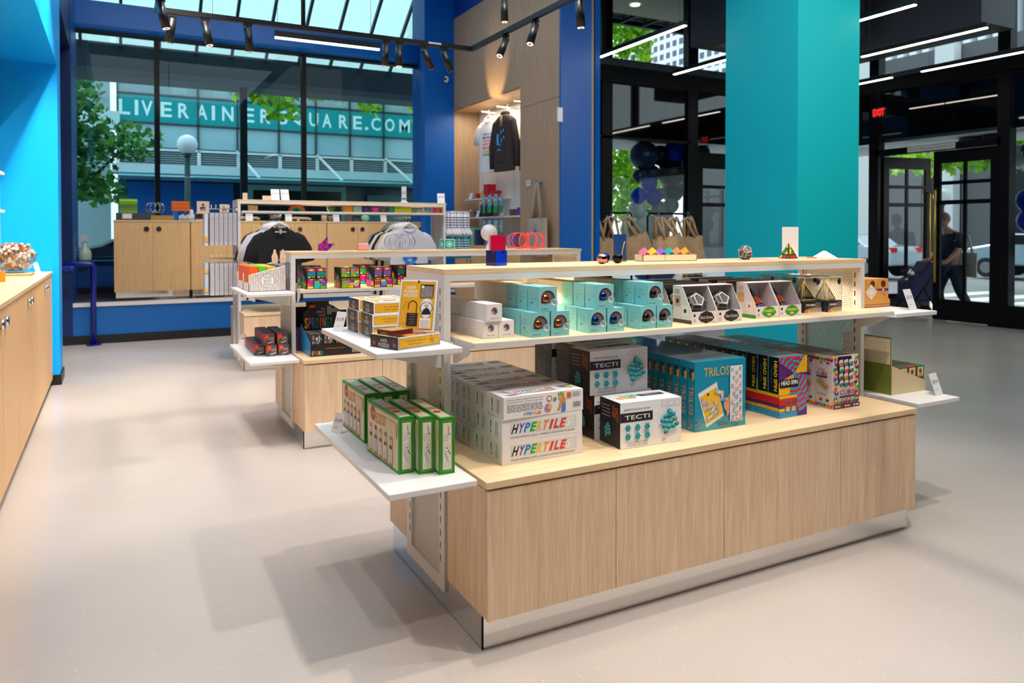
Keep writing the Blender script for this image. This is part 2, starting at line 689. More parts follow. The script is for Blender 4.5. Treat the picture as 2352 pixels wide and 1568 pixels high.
struct(b.build('wall_window_bay'))
b = MB()
b.box(-0.6, 13.0, 4.62, 4.98, 13.4, 4.98, C('#0062b8', 0.3))
b.prism([(13.0, 4.62), (13.14, 4.565), (13.4, 4.565), (13.4, 4.62)], 'X', -0.6, 4.98, C('#0062b8', 0.3))
b.box(-0.6, 13.12, 4.535, 5.2, 13.3, 4.565, BLACK)
struct(b.build('window_beam'))
GLASS = glassm('window_glass', '#cfe4e6', 0.02)
b = MB()
for x in (0.576, 2.877):
    b.box(x, 13.16, 1.06, x + 0.075, 13.28, 4.54, BLACK)
b.box(2.885, 13.16, 5.0, 2.94, 13.24, 6, BLACK)
b.box(-0.6, 13.16, 1.06, 4.98, 13.28, 1.10, BLACK)
b.box(5.13, 13.16, 1.06, 5.2, 13.28, 6, BLACK)
w = struct(b.build('window_1'))
b = MB()
b.box(-0.6, 13.21, 1.1, 5.2, 13.222, 4.535, GLASS)
b.box(-0.6, 13.21, 5.0, 5.2, 13.222, 6, GLASS)
b.build('window_glass_pane', w)
# blue column between the window and the oak wall
b = MB(); b.box(4.46, 11.44, 0, 4.978, 11.62, 6, BLUE); b.box(4.98, 11.62, 0, 5.3, 13.4, 6, BLUE); struct(b.build('wall_column_blue'))
# oak clad wall with the alcove
b = MB()
b.box(4.98, 9.154, 3.5, 5.5, 11.44, 5.0, WALLOAK)
b.box(4.98, 11.44, 0, 5.5, 11.62, 5.0, WALLOAK)
b.box(4.98, 8.118, 0, 5.5, 9.154, 5.0, WALLOAK)
b.box(4.98, 8.118, 5.0, 5.5, 11.44, 6.0, C('#003a90', 0.5))
b.box(4.976, 8.118, 3.2, 4.98, 9.154, 3.203, C('#7d654c'))
b.box(5.0, 9.13, 3.485, 5.5, 11.44, 3.5, wood('oak_soffit', '#dcb27c', '#c49560', 'Y'))
struct(b.build('wall_alcove_oak'))
b = MB(); b.box(4.978, 8.08, 0, 5.441, 8.118, 6, C('#0058aa', 0.4)); b.box(5.52, 8.118, 0, 5.6, 10.46, 6, BLUE); struct(b.build('wall_end_blue'))
b = MB(); b.box(5.44, 9.154, 0, 5.5, 11.44, 3.5, C('#e4e2de', 0.5))
for yy in (9.6, 10.2, 10.75, 11.3):
    for i in range(60):
        b.box(5.435, yy, 0.4 + i * 0.05, 5.441, yy + 0.012, 0.425 + i * 0.05, C('#b9b5b0'))
struct(b.build('wall_alcove_back'))
# warm lamp in the alcove head
lamp('AREA', 'alcove_light_strip', (5.15, 10.3, 3.44), 11, (1, 0.85, 0.66), 0.1, sy=1.8)
spot_at('alcove_wash_light', (4.55, 9.95, 3.25), (4.98, 9.9, 3.75), 22, 62, color=(1, 0.72, 0.38), size=0.02)

# ---- street front facing the far side (runs along x)
def pane(name, parent, x0, y0, z0, x1, y1, z1, m=None):
    bb = MB(); bb.box(x0, y0, z0, x1, y1, z1, m or SHOPGLASS)
    return bb.build(name, parent)
SHOPGLASS = glassm('shopfront_glass', '#e6eeee', 0.015)
SPAN = C('#04070a', 0.03, 0, 0.8)
b = MB()
for x0, x1 in ((5.46, 5.5), (7.19, 7.40), (9.04, 9.27), (10.9, 11.1), (12.2, 12.42)):
    b.box(x0, 10.36, 0, x1, 10.5, 6, BLACK)
b.box(5.46, 10.34, 4.0, 12.4, 10.5, 4.27, BLACK)
b.box(5.46, 10.30, 4.27, 12.3, 10.5, 4.39, C('#3a444c', 0.4))
b.box(5.46, 10.36, 3.06, 9.1, 10.46, 3.1, BLACK)
b.box(5.46, 10.36, 0, 9.1, 10.46, 0.3, BLACK)
b.box(9.27, 10.36, 2.68, 12.3, 10.46, 2.92, BLACK)
w = struct(b.build('window_2'))
pane('window_glass_pane', w, 5.5, 10.41, 0.3, 9.04, 10.42, 3.06)
pane('window_glass_pane', w, 9.27, 10.41, 2.92, 12.2, 10.42, 3.1)
pane('dark_glass_pane', w, 5.5, 10.41, 3.1, 12.2, 10.42, 4.0, SPAN)
pane('window_glass_pane', w, 5.5, 10.41, 4.39, 12.2, 10.42, 6)


def door_leaf(name, wd, rows, mat=BLACK, zt=2.85):
    """glazed door: local x 0..wd, thin in y, hinge at x=0"""
    bb = MB()
    st, ms = 0.115, 0.05
    bb.box(0, -0.025, 0.01, wd, 0.025, 0.36, mat)
    bb.box(0, -0.025, 2.64, wd, 0.025, zt, mat)
    bb.box(0, -0.025, 0.36, st, 0.025, 2.64, mat)
    bb.box(wd - st, -0.025, 0.36, wd, 0.025, 2.64, mat)
    bb.box(wd / 2 - ms / 2, -0.02, 0.36, wd / 2 + ms / 2, 0.02, 2.64, mat)
    for a, c in rows:
        bb.box(st, -0.02, a, wd - st, 0.02, c, mat)
    o = struct(bb.build(name))
    g = MB(); g.box(st, -0.004, 0.36, wd - st, 0.004, 2.64, SHOPGLASS)
    g.build('door_glass_pane', o)
    return o


ROWS = [(2.02 - 0.07, 2.02), (2.34 - 0.06, 2.34)]
BRASS = C('#c9a548', 0.28, 1.0)
d1 = door_leaf('door_1', 1.5, ROWS, zt=2.68)
d1.location = (9.3, 10.42, 0)
# ---- street front with the entrance (runs along y)
b = MB()
for y0, y1 in ((10.3, 10.5), (8.93, 9.12), (6.67, 6.86), (4.5, 4.65), (2.95, 3.1)):
    b.box(12.24, y0, 0, 12.42, y1, 6, BLACK)
b.box(12.22, 3, 4.0, 12.42, 10.4, 4.22, BLACK)
b.box(12.18, 3, 4.22, 12.42, 10.4, 4.30, C('#3a444c', 0.4))
b.box(12.24, 6.8, 2.86, 12.38, 9.0, 2.97, BLACK)
b.box(12.24, 9.1, 0, 12.38, 10.4, 0.3, BLACK)
b.box(12.22, 3, 0, 12.4, 6.7, 0.34, BLACK)
b.box(12.2, 6.6, 0, 12.42, 6.95, 0.05, BLACK)
w = struct(b.build('window_3'))
pane('window_glass_pane', w, 12.3, 9.12, 0.3, 12.31, 10.3, 3.06)
pane('window_glass_pane', w, 12.3, 3.1, 0.34, 12.31, 6.68, 3.06)
pane('window_glass_pane', w, 12.3, 6.86, 2.97, 12.31, 8.93, 3.15)
pane('dark_glass_pane', w, 12.3, 6.86, 3.15, 12.31, 8.93, 4.0, SPAN)
pane('dark_glass_pane', w, 12.3, 9.12, 3.1, 12.31, 10.3, 4.0, SPAN)
pane('dark_glass_pane', w, 12.3, 3.1, 3.1, 12.31, 6.68, 4.0, SPAN)
pane('window_glass_pane', w, 12.3, 3.1, 4.3, 12.31, 10.3, 6)
d2 = door_leaf('door_2', 1.05, ROWS)
d2.location = (12.33, 6.875, 0); d2.rotation_euler[2] = PI / 2
hb = MB(); hb.tube([(0.99, 0.025, 0.62), (0.99, 0.07, 0.66), (0.99, 0.07, 2.18), (0.99, 0.025, 2.22)], 0.019, BRASS)
h = hb.build('door_handle', d2); h['label'] = 'long brass pull handle'
hb = MB(); hb.tube([(0.99, -0.025, 0.62), (0.99, -0.07, 0.66), (0.99, -0.07, 2.18), (0.99, -0.025, 2.22)], 0.019, BRASS)
h = hb.build('door_handle', d2); h['label'] = 'long brass pull handle'
d3 = door_leaf('door_3', 1.05, ROWS)
d3.location = (12.36, 8.915, 0); d3.rotation_euler[2] = R(-12)
for sg in (-1, 1):
    hb = MB(); hb.tube([(0.99, sg * 0.025, 0.9), (0.99, sg * 0.07, 0.94), (0.99, sg * 0.07, 2.18), (0.99, sg * 0.025, 2.22)], 0.017, BRASS)
    hb.build('door_handle', d3)
b = MB()
b.box(-0.42, -0.004, -0.045, 0.42, 0.004, 0.045, C('#cfd2d2'))
Canvas(b, (-0.42, -0.004, -0.045), (1, 0, 0), (0, 0, 1), 0.84, 0.09).text('THIS DOOR TO REMAIN UNLOCKED DURING BUSINESS HOURS', 0.5, 0.5, 0.94, 0.5, INK)
o = tag(b.build('door_notice', loc=(12.225, 7.93, 2.915), rz=-PI / 2), 'long narrow notice strip above the entrance doors', 'sign')
b = MB()
b.box(-0.13, -0.02, -0.08, 0.13, 0.02, 0.08, C('#16090a'))
Canvas(b, (-0.13, -0.02, -0.08), (1, 0, 0), (0, 0, 1), 0.26, 0.16).text('EXIT', 0.5, 0.5, 0.8, 0.7, C('#ff1410', 0.5, em=2.0), bold=0.02)
b.cyl((0, 0, 0.08), (0, 0, 0.4), 0.008, BLACK)
tag(b.build('exit_sign_reflection', loc=(11.4, 8.3, 3.5), rz=-PI / 2), 'red exit sign reflection modelled as a solid sign before the entrance', 'sign')  # solid stand-in for an exit sign mirrored in the glass

# teal pillar
b = MB(); b.box(6.263, 5.5, 0, 7.214, 6.54, 6, TEAL); struct(b.build('wall_pillar_teal'))
b = MB(); b.box(6.25, 5.487, 0, 7.227, 6.553, 0.1, BASEB); struct(b.build('baseboard_pillar'))
# grey bulkhead (duct casing) under the ceiling near the entrance
b = MB(); b.box(11.35, 6.6, 4.6, 12.22, 10.3, 5.98, C('#56585e', 0.6)); b.box(11.5, 6.9, 4.585, 11.8, 10.0, 4.6, C('#7a7876', 0.6))
struct(b.build('ceiling_bulkhead'))
b = MB(); b.box(8.68, 8.0, 4.62, 10.6, 9.9, 5.98, C('#4c4f56', 0.6)); b.box(8.95, 8.3, 4.605, 10.3, 9.6, 4.62, C('#8a8580', 0.6)); struct(b.build('ceiling_bulkhead_2'))

# ================================================================== OUTSIDE
ASPH = noisy('asphalt', '#7d7d80', '#8b8a8c', 3, 0.85)
SIDEW = noisy('sidewalk_concrete', '#b9b5af', '#a9a6a1', 2, 0.8)
b = MB(); b.box(-60, 13.4, -0.14, 120, 120, -0.08, ASPH); b.box(12.42, -60, -0.14, 120, 13.4, -0.08, ASPH); b.box(5.4, 10.5, -0.14, 12.42, 13.4, -0.08, ASPH)
struct(b.build('street_ground'))
b = MB(); b.box(5.45, 10.5, -0.08, 16.5, 15.5, 0.0, SIDEW); b.box(12.42, -6, -0.08, 16.5, 10.5, 0.0, SIDEW); b.box(-8, 13.4, -0.08, 5.45, 16.8, 0.0, SIDEW)
struct(b.build('sidewalk_ground'))
# crossing stripes seen through the entrance door
b = MB()
for i in range(7):
    b.box(17.2, 4.5 + i * 1.1, -0.08, 20.5, 5.05 + i * 1.1, -0.075, C('#e9e9e6', 0.7))
struct(b.build('crosswalk_ground'))

# glass canopy over the pavement outside the window bay
CANG = bpy.data.materials.new('frosted_canopy_glass'); CANG.use_nodes = True
_n, _l = CANG.node_tree.nodes, CANG.node_tree.links
_n.clear()
_o = _n.new('ShaderNodeOutputMaterial'); _t = _n.new('ShaderNodeBsdfTranslucent'); _t.inputs[0].default_value = lin('#cfdcdc')
_d = _n.new('ShaderNodeBsdfTransparent'); _d.inputs[0].default_value = lin('#b9c8ca'); _mx = _n.new('ShaderNodeMixShader'); _mx.inputs[0].default_value = 0.35
_l.new(_t.outputs[0], _mx.inputs[1]); _l.new(_d.outputs[0], _mx.inputs[2]); _l.new(_mx.outputs[0], _o.inputs[0])
DKG = C('#2c3238', 0.5)
t = thing('glass_canopy', 'sloping glass and steel canopy over the pavement outside the window', 'canopy', (0, 0, 0))
b = MB()
zc = lambda y: 4.86 + (15.2 - y) * 0.75
b.mesh([(-1.2, 13.4, zc(13.4)), (6.0, 13.4, zc(13.4)), (6.0, 15.2, zc(15.2)), (-1.2, 15.2, zc(15.2))], [(0, 1, 2, 3)], CANG)
b.build('canopy_glass', t)
for i in range(12):
    x = -1.15 + i * 0.625
    b = MB(); b.hull([(x, 13.4, zc(13.4) - .1), (x + .05, 13.4, zc(13.4) - .1), (x + .05, 15.2, 4.76), (x, 15.2, 4.76),
                      (x, 13.4, zc(13.4) - .01), (x + .05, 13.4, zc(13.4) - .01), (x + .05, 15.2, 4.85), (x, 15.2, 4.85)], DKG)
    b.build('rafter', t)
b = MB(); b.box(-1.3, 15.2, 4.4, 6.0, 15.7, 4.86, C('#3c4349', 0.5)); b.box(-1.3, 15.2, 4.28, 6.0, 15.9, 4.4, C('#59616a', 0.5)); b.build('gutter', t)
b = MB(); b.box(2.165, 15.25, 0, 2.29, 15.38, 4.4, C('#151a20', 0.5)); b.build('post', t)
# dark flat canopy outside the other shop windows
t = thing('entrance_canopy', 'dark flat canopy with pale underside outside the entrance corner', 'canopy')
b = MB(); b.box(12.5, 2.0, 3.12, 14.3, 12.2, 3.22, C('#c3c9cf', 0.6)); b.box(5.6, 10.6, 3.12, 12.5, 12.2, 3.22, C('#c3c9cf', 0.6))
b.build('underside', t)
b = MB(); b.box(12.5, 2.0, 3.22, 14.3, 12.2, 3.5, DKG); b.box(5.6, 10.6, 3.22, 12.5, 12.2, 3.5, DKG); b.build('roof_slab', t)
t = thing('upper_soffit', 'pale upper soffit with a round downlight and dark steel grid', 'soffit')
b = MB(); b.box(5.6, 10.6, 5.75, 12.6, 12.0, 5.85, C('#b8b6a8', 0.7)); b.build('soffit_panel', t)
b = MB()
b.box(5.6, 12.6, 5.75, 13.6, 12.7, 5.85, DKG)
for i in range(14):
    b.box(5.8 + i * 0.56, 12.0, 5.75, 5.84 + i * 0.56, 12.6, 5.82, DKG)
b.box(5.6, 12.0, 5.86, 13.6, 12.6, 5.9, C('#20262a'))
b.build('steel_grid', t)
b = MB(); b.cyl((8.65, 11.4, 5.73), (8.65, 11.4, 5.755), 0.09, C('#fff6e2', 0.5, em=2.5)); b.build('downlight', t)

# ---- building across the street behind the window bay, with the big web address band
BX0, BX1 = 0.13, 11.23
GRID = [0.126, 1.379, 2.763, 4.137, 5.657, 7.083, 8.451, 9.86, 11.23]
t = thing('office_building', 'grey glass building with a teal web address band across the street', 'building', (0, 30, 0))
b = MB()
b.box(BX0, 0.3, 3.4, BX1, 6, 8.5, C('#6f8b94', 0.25))
b.box(BX0, 0.0, 6.42, BX1, 0.3, 8.5, C('#7f9aa2', 0.15, 0, 0.8))
b.box(BX0, 0.0, 4.55, BX1, 0.3, 5.4, C('#94b6c4', 0.15, 0, 0.8))
for x in (1.9, 3.3, 7.9, 9.1, 10.2):
    b.box(x, -0.01, 6.5, x + 0.5, 0.02, 8.4, C('#8fb0b4', 0.3))
b.build('glass_wall', t)
b = MB(); b.box(BX0, -0.06, 5.4, BX1, 0.0, 6.38, C('#00949c', 0.45, 0, .3))
cv = Canvas(b, (BX0, -0.06, 5.4), (1, 0, 0), (0, 0, 1), BX1 - BX0, 0.98)
S = 'LIVERAINIERSQUARE.COM'
_px = [288, 316, 340, 384, 424, 466, 492, 525, 560, 574, 611, 651, 685, 722, 752, 790, 822, 843, 864, 896, 930]
for ch, px in zip(S, _px):
    ua = (px - 1176) / 1723.43
    ratio = (math.sin(YAW) + ua * math.cos(YAW)) / (math.cos(YAW) - ua * math.sin(YAW))
    xw = (ratio * 29.94 - BX0) / (BX1 - BX0)
    if ch == '.':
        cv.rect(xw - 0.006, 0.26, 0.012, 0.12, C('#dff4f6'))
    else:
        wd = {'I': 0.010, 'M': 0.042, 'N': 0.036, 'Q': 0.038, 'O': 0.038, 'C': 0.036}.get(ch, 0.033)
        cv.text(ch, xw, 0.53, wd, 0.55, C('#dff4f6'), bold=0.02)
o = b.build('sign_band', t); o['label'] = 'teal band lettered with a web address in white'
b = MB()
for x in GRID:
    b.box(x - 0.03, -0.1, 4.4, x + 0.03, 0, 8.5, C('#2a3a42'))
for z in (5.4, 6.42, 7.6):
    b.box(BX0, -0.1, z - 0.03, BX1, 0, z + 0.03, C('#2a3a42'))
b.build('mullions', t)
b = MB()
b.box(BX0, -0.3, 4.40, BX1, 0.1, 4.48, C('#cfd8dc'))
for k in range(6):
    b.box(BX0, -0.22, 3.92 + k * 0.08, BX1, -0.1, 3.95 + k * 0.08, C('#9aa8b0'))
b.box(BX0, -0.1, 3.85, BX1, 0.2, 4.44, C('#66757d'))
for x in GRID:
    b.box(x - 0.06, -0.3, 3.85, x + 0.06, -0.1, 4.44, C('#cfd8dc'))
b.box(BX0 - 0.2, -0.9, 3.55, BX1 + 1.2, 0.3, 3.86, C('#b7c2ca'))
b.build('louvre_band', t)
b = MB()
b.box(BX0, -2.4, 3.34, BX1 + 1.4, -0.2, 3.40, C('#8fd3de', 0.2))
b.build('entrance_canopy_glass', t)
for i, x in enumerate((4.1, 7.1, 9.9)):
    b = MB(); b.tube([(x, -0.2, 4.5), (x + 0.5, -2.0, 3.42)], 0.05, C('#dfe6e8')); b.build('tie_rod', t)
b = MB()
b.box(BX0, 0.2, 0, BX1, 6, 3.5, C('#0c2b34', 0.2))
b.box(4.5, 0.0, 0, 4.7, 0.3, 3.3, C('#7fa6ac')); b.box(4.7, 0.0, 3.1, 8.1, 0.3, 3.3, C('#7fa6ac')); b.box(8.1, 0, 0, 8.3, 0.3, 3.3, C('#7fa6ac'))
b.box(4.7, 0.02, 0, 8.1, 0.2, 3.1, C('#07141a', 0.2))
b.box(0.13, 0.1, 1.2, 4.0, 0.2, 3.3, C('#0b5fb4', 0.3))
b.box(9.2, 0.05, 0.6, 10.9, 0.15, 3.0, C('#4d767c', 0.3))
b.build('ground_floor', t)
b = MB(); b.box(-1.1, -0.2, 0, -0.1, 1.0, 9, C('#8ea4ac', 0.5)); b.box(-1.5, -0.4, 5.1, 0.2, 0.2, 5.7, C('#b9d3d8', 0.4)); b.build('corner_pier', t)
b = MB(); b.box(-12, 0.5, 0, -1.1, 5, 9, C('#24323a', 0.4))
for i in range(4):
    b.box(-11 + i * 2.6, 0.42, 0.5, -9 + i * 2.6, 0.5, 8.2, C('#3f555e', 0.25))
tag(b.build('dark_office_block', loc=(0, 30, 0)), 'dark office block behind the tree at the left window edge', 'building')


def facade(name, label, x, y0, y1, z0, z1, base, win, ny, nz, fy=0.5, fz=0.55, depth=3, near=None):
    t = thing(name, label, 'building', (x, 0, 0))
    b = MB(); b.box(0, y0, z0, depth, y1, z1, base); b.build('wall', t)
    src = None
    rest = MB()
    for i in range(ny):
        for j in range(nz):
            a = y0 + (y1 - y0) * (i + 0.5 - fy / 2) / ny
            c = z0 + (z1 - z0) * (j + 0.5 - fz / 2) / nz
            if near and not (near[0] < a < near[1] and near[2] < c < near[3]):
                rest.box(-0.04, a, c, 0.02, a + (y1 - y0) * fy / ny, c + (z1 - z0) * fz / nz, win)
                continue
            if src is None:
                b = MB(); b.box(-0.04, 0, 0, 0.02, (y1 - y0) * fy / ny, (z1 - z0) * fz / nz, win)
                src = b.build('window', t, loc=(0, a, c))
            else:
                o = src.copy(); COL.objects.link(o); o.parent = t; o.location = (0, a, c)
    if rest.v:
        rest.build('far_windows', t)['kind'] = 'stuff'
    return t


facade('tower_block', 'white tower block with rows of square windows', 45, 44, 62, 6, 34, C('#f0f2f6', 0.6), C('#4b5f78', 0.2), 20, 30, 0.55, 0.55, near=(50.5, 60, 15.3, 22.5))
facade('street_building', 'dark stone street building with pale pillars opposite the entrance', 30, -6, 34, 0, 9.0, C('#55585c', 0.7), C('#1d2429', 0.2), 12, 2, 0.5, 0.7)
for i in range(9):
    b = MB(); b.box(29.5, -4 + i * 3.7, 0, 29.96, -3.2 + i * 3.7, 9.0, C('#c9cfd2', 0.6))
    tag(b.build('building_pillar'), 'pale pillar before the dark stone building, %s from the right' % ORD[i], 'pillar', 'pale pillars across the street')
t = thing('fin_tower', 'pale tower with close vertical white fins above the entrance', 'building', (42, 0, 0))
b = MB(); b.box(0.6, 5, 9, 4, 40, 34, C('#7c8890', 0.4)); b.build('wall', t)
b = MB(); b.box(0, 0, 9, 0.6, 0.42, 34, C('#e8edf2', 0.6))
src = b.build('fin', t, loc=(0, 5, 0))
for i in range(1, 44):
    o = src.copy(); COL.objects.link(o); o.parent = t; o.location = (0, 5 + i * 0.8, 0)


# ---- trees
def leafmat(name, c1, c2):
    if name in _m:
        return _m[name]
    m, n, l, bs = newmat(name)
    g = n.new('ShaderNodeNewGeometry')
    r = n.new('ShaderNodeValToRGB')
    r.color_ramp.elements[0].color = lin(c1); r.color_ramp.elements[1].color = lin(c2)
    l.new(g.outputs['Random Per Island'], r.inputs[0])
    tl = n.new('ShaderNodeBsdfTranslucent'); mx = n.new('ShaderNodeMixShader'); mx.inputs[0].default_value = 0.55
    l.new(r.outputs[0], bs.inputs['Base Color']); l.new(r.outputs[0], tl.inputs[0])
    bs.inputs['Roughness'].default_value = 0.6
    out = n['Material Output']
    l.new(bs.outputs[0], mx.inputs[1]); l.new(tl.outputs[0], mx.inputs[2]); l.new(mx.outputs[0], out.inputs[0])
    _m[name] = m
    return m


LEAF1 = leafmat('fresh_leaves', '#4f9a1c', '#b9ea3c')
LEAF2 = leafmat('dark_leaves', '#1d5a2c', '#6fae54')


def foliage(blobs, n, size, mat, seed):
    rg = random.Random(seed)
    b = MB()
    tot = sum(q[3] * q[4] * q[5] for q in blobs)
    for (cx, cy, cz, rx, ry, rz) in blobs:
        for _ in range(max(20, int(n * rx * ry * rz / tot))):
            while True:
                p = Vector((rg.uniform(-1, 1), rg.uniform(-1, 1), rg.uniform(-1, 1)))
                if p.length < 1:
                    break
            p = Vector((cx + p.x * rx, cy + p.y * ry, cz + p.z * rz))
            q = Quaternion((rg.gauss(0, 1), rg.gauss(0, 1), rg.gauss(0, 1), rg.gauss(0, 1))).normalized()
            s = size * rg.uniform(0.6, 1.25)
            pts = [(-0.1, 0), (-0.5, 0.35), (-0.28, 0.4), (-0.3, 0.8), (0, 0.7), (0.28, 0.85), (0.3, 0.4), (0.5, 0.35), (0.1, 0)]
            b.poly([p + q @ Vector((a * s, c * s, 0)) for a, c in pts], mat)
    return b


def tree(label, loc, blobs, n, size, mat, seed, limbs):
    t = thing('street_tree', label, 'tree', loc)
    b = MB()
    for l in limbs:
        b.tube(l[0], l[1], C('#4a4238', 0.9), 7)
    b.build('trunk', t)
    foliage(blobs, n, size, mat, seed).build('foliage', t)
    return t


tree('leafy tree seen at the left edge of the shop window', (-1.2, 17, 0),
     [(0.55, 0, 4.5, .45, .6, .45), (0.5, 0, 3.9, .65, .7, .5), (1.2, 0, 3.3, .95, .8, .4), (0.5, 0, 2.7, .75, .7, .6), (.9, 0, 2.3, .6, .7, .3), (-0.1, 0, 3.2, .8, .8, 1.2)],
     1900, 0.17, LEAF2, 3, [([(0.3, 0, 0), (0.35, 0, 2), (0.5, 0, 3.4)], [0.12, 0.1, 0.05]), ([(0.35, 0, 2), (1.3, 0, 3.1)], [0.05, 0.02])])
tree('tree whose bright branches hang across the web address band', (9.5, 21, 0),
     [(-7.6, 0, 5.62, .8, .5, .2), (-6.5, 0, 5.45, .6, .6, .35), (-5.7, 0, 5.3, .75, .7, .45), (-5.5, -.2, 4.75, .45, .4, .3), (-4.6, 0, 5.55, .9, .7, .35), (-3.7, 0, 5.5, .6, .6, .3), (-3.0, 0, 5.2, .38, .4, .35), (-2.2, 0, 5.65, .6, .5, .15), (-1.2, 0, 5.45, .4, .4, .15), (-0.4, 0, 6.4, 1.2, .8, .5)],
     2300, 0.2, LEAF1, 5, [([(0, 0, 0), (0, 0, 4), (-1, 0, 6.4), (-4, 0, 6.5), (-7, 0, 6.2)], [0.2, 0.18, 0.1, 0.06, 0.02])])
tree('bright green tree at the right edge of the shop window', (10.6, 26, 0),
     [(0, 0, 6.3, 1.2, 1, 1.2), (0.2, 0, 4.2, 1.0, 1, 1.4), (0.2, 0, 8.6, 1.6, 1, 1.2)], 1700, 0.26, LEAF1, 8, [([(0, 0, 0), (0, 0, 6)], [0.2, 0.08])])
tree('tall street tree behind the blue end wall', (11.6, 15.8, 0),
     [(-.3, 0, 7.1, .9, .8, 1.2), (.45, 0, 6.9, .55, .7, .7), (.9, 0, 7.9, .7, .6, .3), (2.0, 0, 8.0, .6, .5, .15), (-.2, 0, 3.6, .9, .9, 1.0), (0.3, 0, 2.5, 0.8, .9, .7), (0.3, 0, 6.1, .5, .5, .4)],
     3000, 0.19, LEAF1, 11, [([(0.9, 0, 0), (0.9, 0, 4), (0.7, 0, 7.5)], [0.13, 0.12, 0.08])])
tree('street tree with leaves low over the pavement outside the entrance', (21, 11.6, 0),
     [(0, 0, 3.6, .9, 1.9, .5), (0, -1.8, 3.1, .7, 1.0, .6), (0, 2.0, 3.7, .8, 1.3, .6), (0, -2.6, 2.5, .6, .5, .4), (0, 0.4, 4.4, 1.4, 2.6, .6)],
     1900, 0.26, LEAF1, 14, [([(0, 0.2, 0), (0, 0.2, 3.6)], [0.12, 0.09])])
tree('small street tree right of the entrance doors', (19.5, 7.6, 0),
     [(0, 0, 3.4, .9, 1.5, .8), (0, .8, 2.6, .6, .7, .5), (0, -1.6, 3.3, .8, 1.2, .8)],
     1200, 0.24, LEAF1, 17, [([(0, -0.3, 0), (0, -0.3, 3.4)], [0.1, 0.08])])


def street_lamp(loc, r, h, label):
    t = thing('street_lamp', label, 'street lamp', loc)
    b = MB(); b.cyl((0, 0, 0), (0, 0, h - r * 1.3), 0.085, C('#1f3f46', 0.5), 12, 0.06); b.cyl((0, 0, h - r * 1.3), (0, 0, h - r * .9), 0.05, C('#1f3f46'), 12, 0.11)
    b.cyl((0, 0, 0), (0, 0, 0.7), 0.16, C('#1f3f46', 0.5), 12, 0.1)
    b.build('post', t)
    b = MB(); b.ball((0, 0, h), r, C('#eef1ff', 0.3)); b.build('globe', t)


street_lamp((1.515, 19, 0), 0.23, 3.52, 'globe street lamp outside the shop window')
street_lamp((22, 10.2, 0), 0.24, 2.62, 'globe street lamp outside the entrance doors')
street_lamp((22, 13.9, 0), 0.24, 2.55, 'globe street lamp beyond the open entrance door')


def car(label, loc, rz, body, wd=1.8, ln=4.5, h=1.45):
    t = thing('parked_car', label, 'car', loc, rz)
    P = [(-.5, .28), (-.5, .62), (-.46, .7), (-.3, .74), (-.18, .98), (.12, 1.0), (.27, .76), (.45, .66), (.5, .5), (.5, .28)]
    b = MB(); b.prism([(x * ln, z * h) for x, z in P], 'Y', -wd / 2, wd / 2, body)
    o = b.build('body', t); bv = o.modifiers.new('b', 'BEVEL'); bv.width = 0.09; bv.segments = 3
    b = MB()
    for sy in (-1, 1):
        y = sy * (wd / 2 + 0.006)
        pts = [(-.27 * ln, y, .75 * h), (-.17 * ln, y, .95 * h), (-.04 * ln, y, .96 * h), (-.04 * ln, y, .75 * h)]
        b.poly(pts if sy < 0 else pts[::-1], C('#10181d', 0.1))
        pts = [(-.02 * ln, y, .75 * h), (-.02 * ln, y, .96 * h), (.11 * ln, y, .96 * h), (.24 * ln, y, .75 * h)]
        b.poly(pts if sy < 0 else pts[::-1], C('#10181d', 0.1))
    b.build('windows', t)
    for i, (x, sy) in enumerate(((-.31, -1), (.31, -1), (-.31, 1), (.31, 1))):
        b = MB(); y0 = sy * (wd / 2 - 0.2); y1 = sy * (wd / 2 + 0.02)
        b.cyl((x * ln, y0, 0.32), (x * ln, y1, 0.32), 0.32, C('#0c0c0e', 0.8), 24)
        b.cyl((x * ln, y1, 0.32), (x * ln, y1 + sy * 0.01, 0.32), 0.19, C('#a9adb0', 0.3, 0.8), 16)
        b.build('wheel', t)
    for sy in (-1, 1):
        b = MB(); b.box(-.505 * ln, sy * .36 * wd - .13, .58 * h, -.47 * ln, sy * .36 * wd + .13, .68 * h, C('#e0121a', 0.3)); b.build('tail_lamp', t)
        b = MB(); b.box(.46 * ln, sy * .36 * wd - .13, .5 * h, .505 * ln, sy * .36 * wd + .13, .58 * h, C('#fff4d8', 0.2)); b.build('head_lamp', t)
    return t


car('dark car parked outside the left of the shop window', (1.0, 21.6, 0), PI, C('#1b2228', 0.12, coat=1), h=1.55, ln=4.8)
car('silver car parked beyond the teal pillar', (22.5, 17.6, 0), PI / 2, C('#b9c6d2', 0.2, coat=1))
car('white car parked at the right edge of the photo', (23.5, 7.6, 0), PI / 2, C('#f1f2f4', 0.2, coat=1))
car('pale car parked behind the open entrance door', (26.4, 13.2, 0), PI / 2, C('#8fa9b8', 0.2, coat=1))

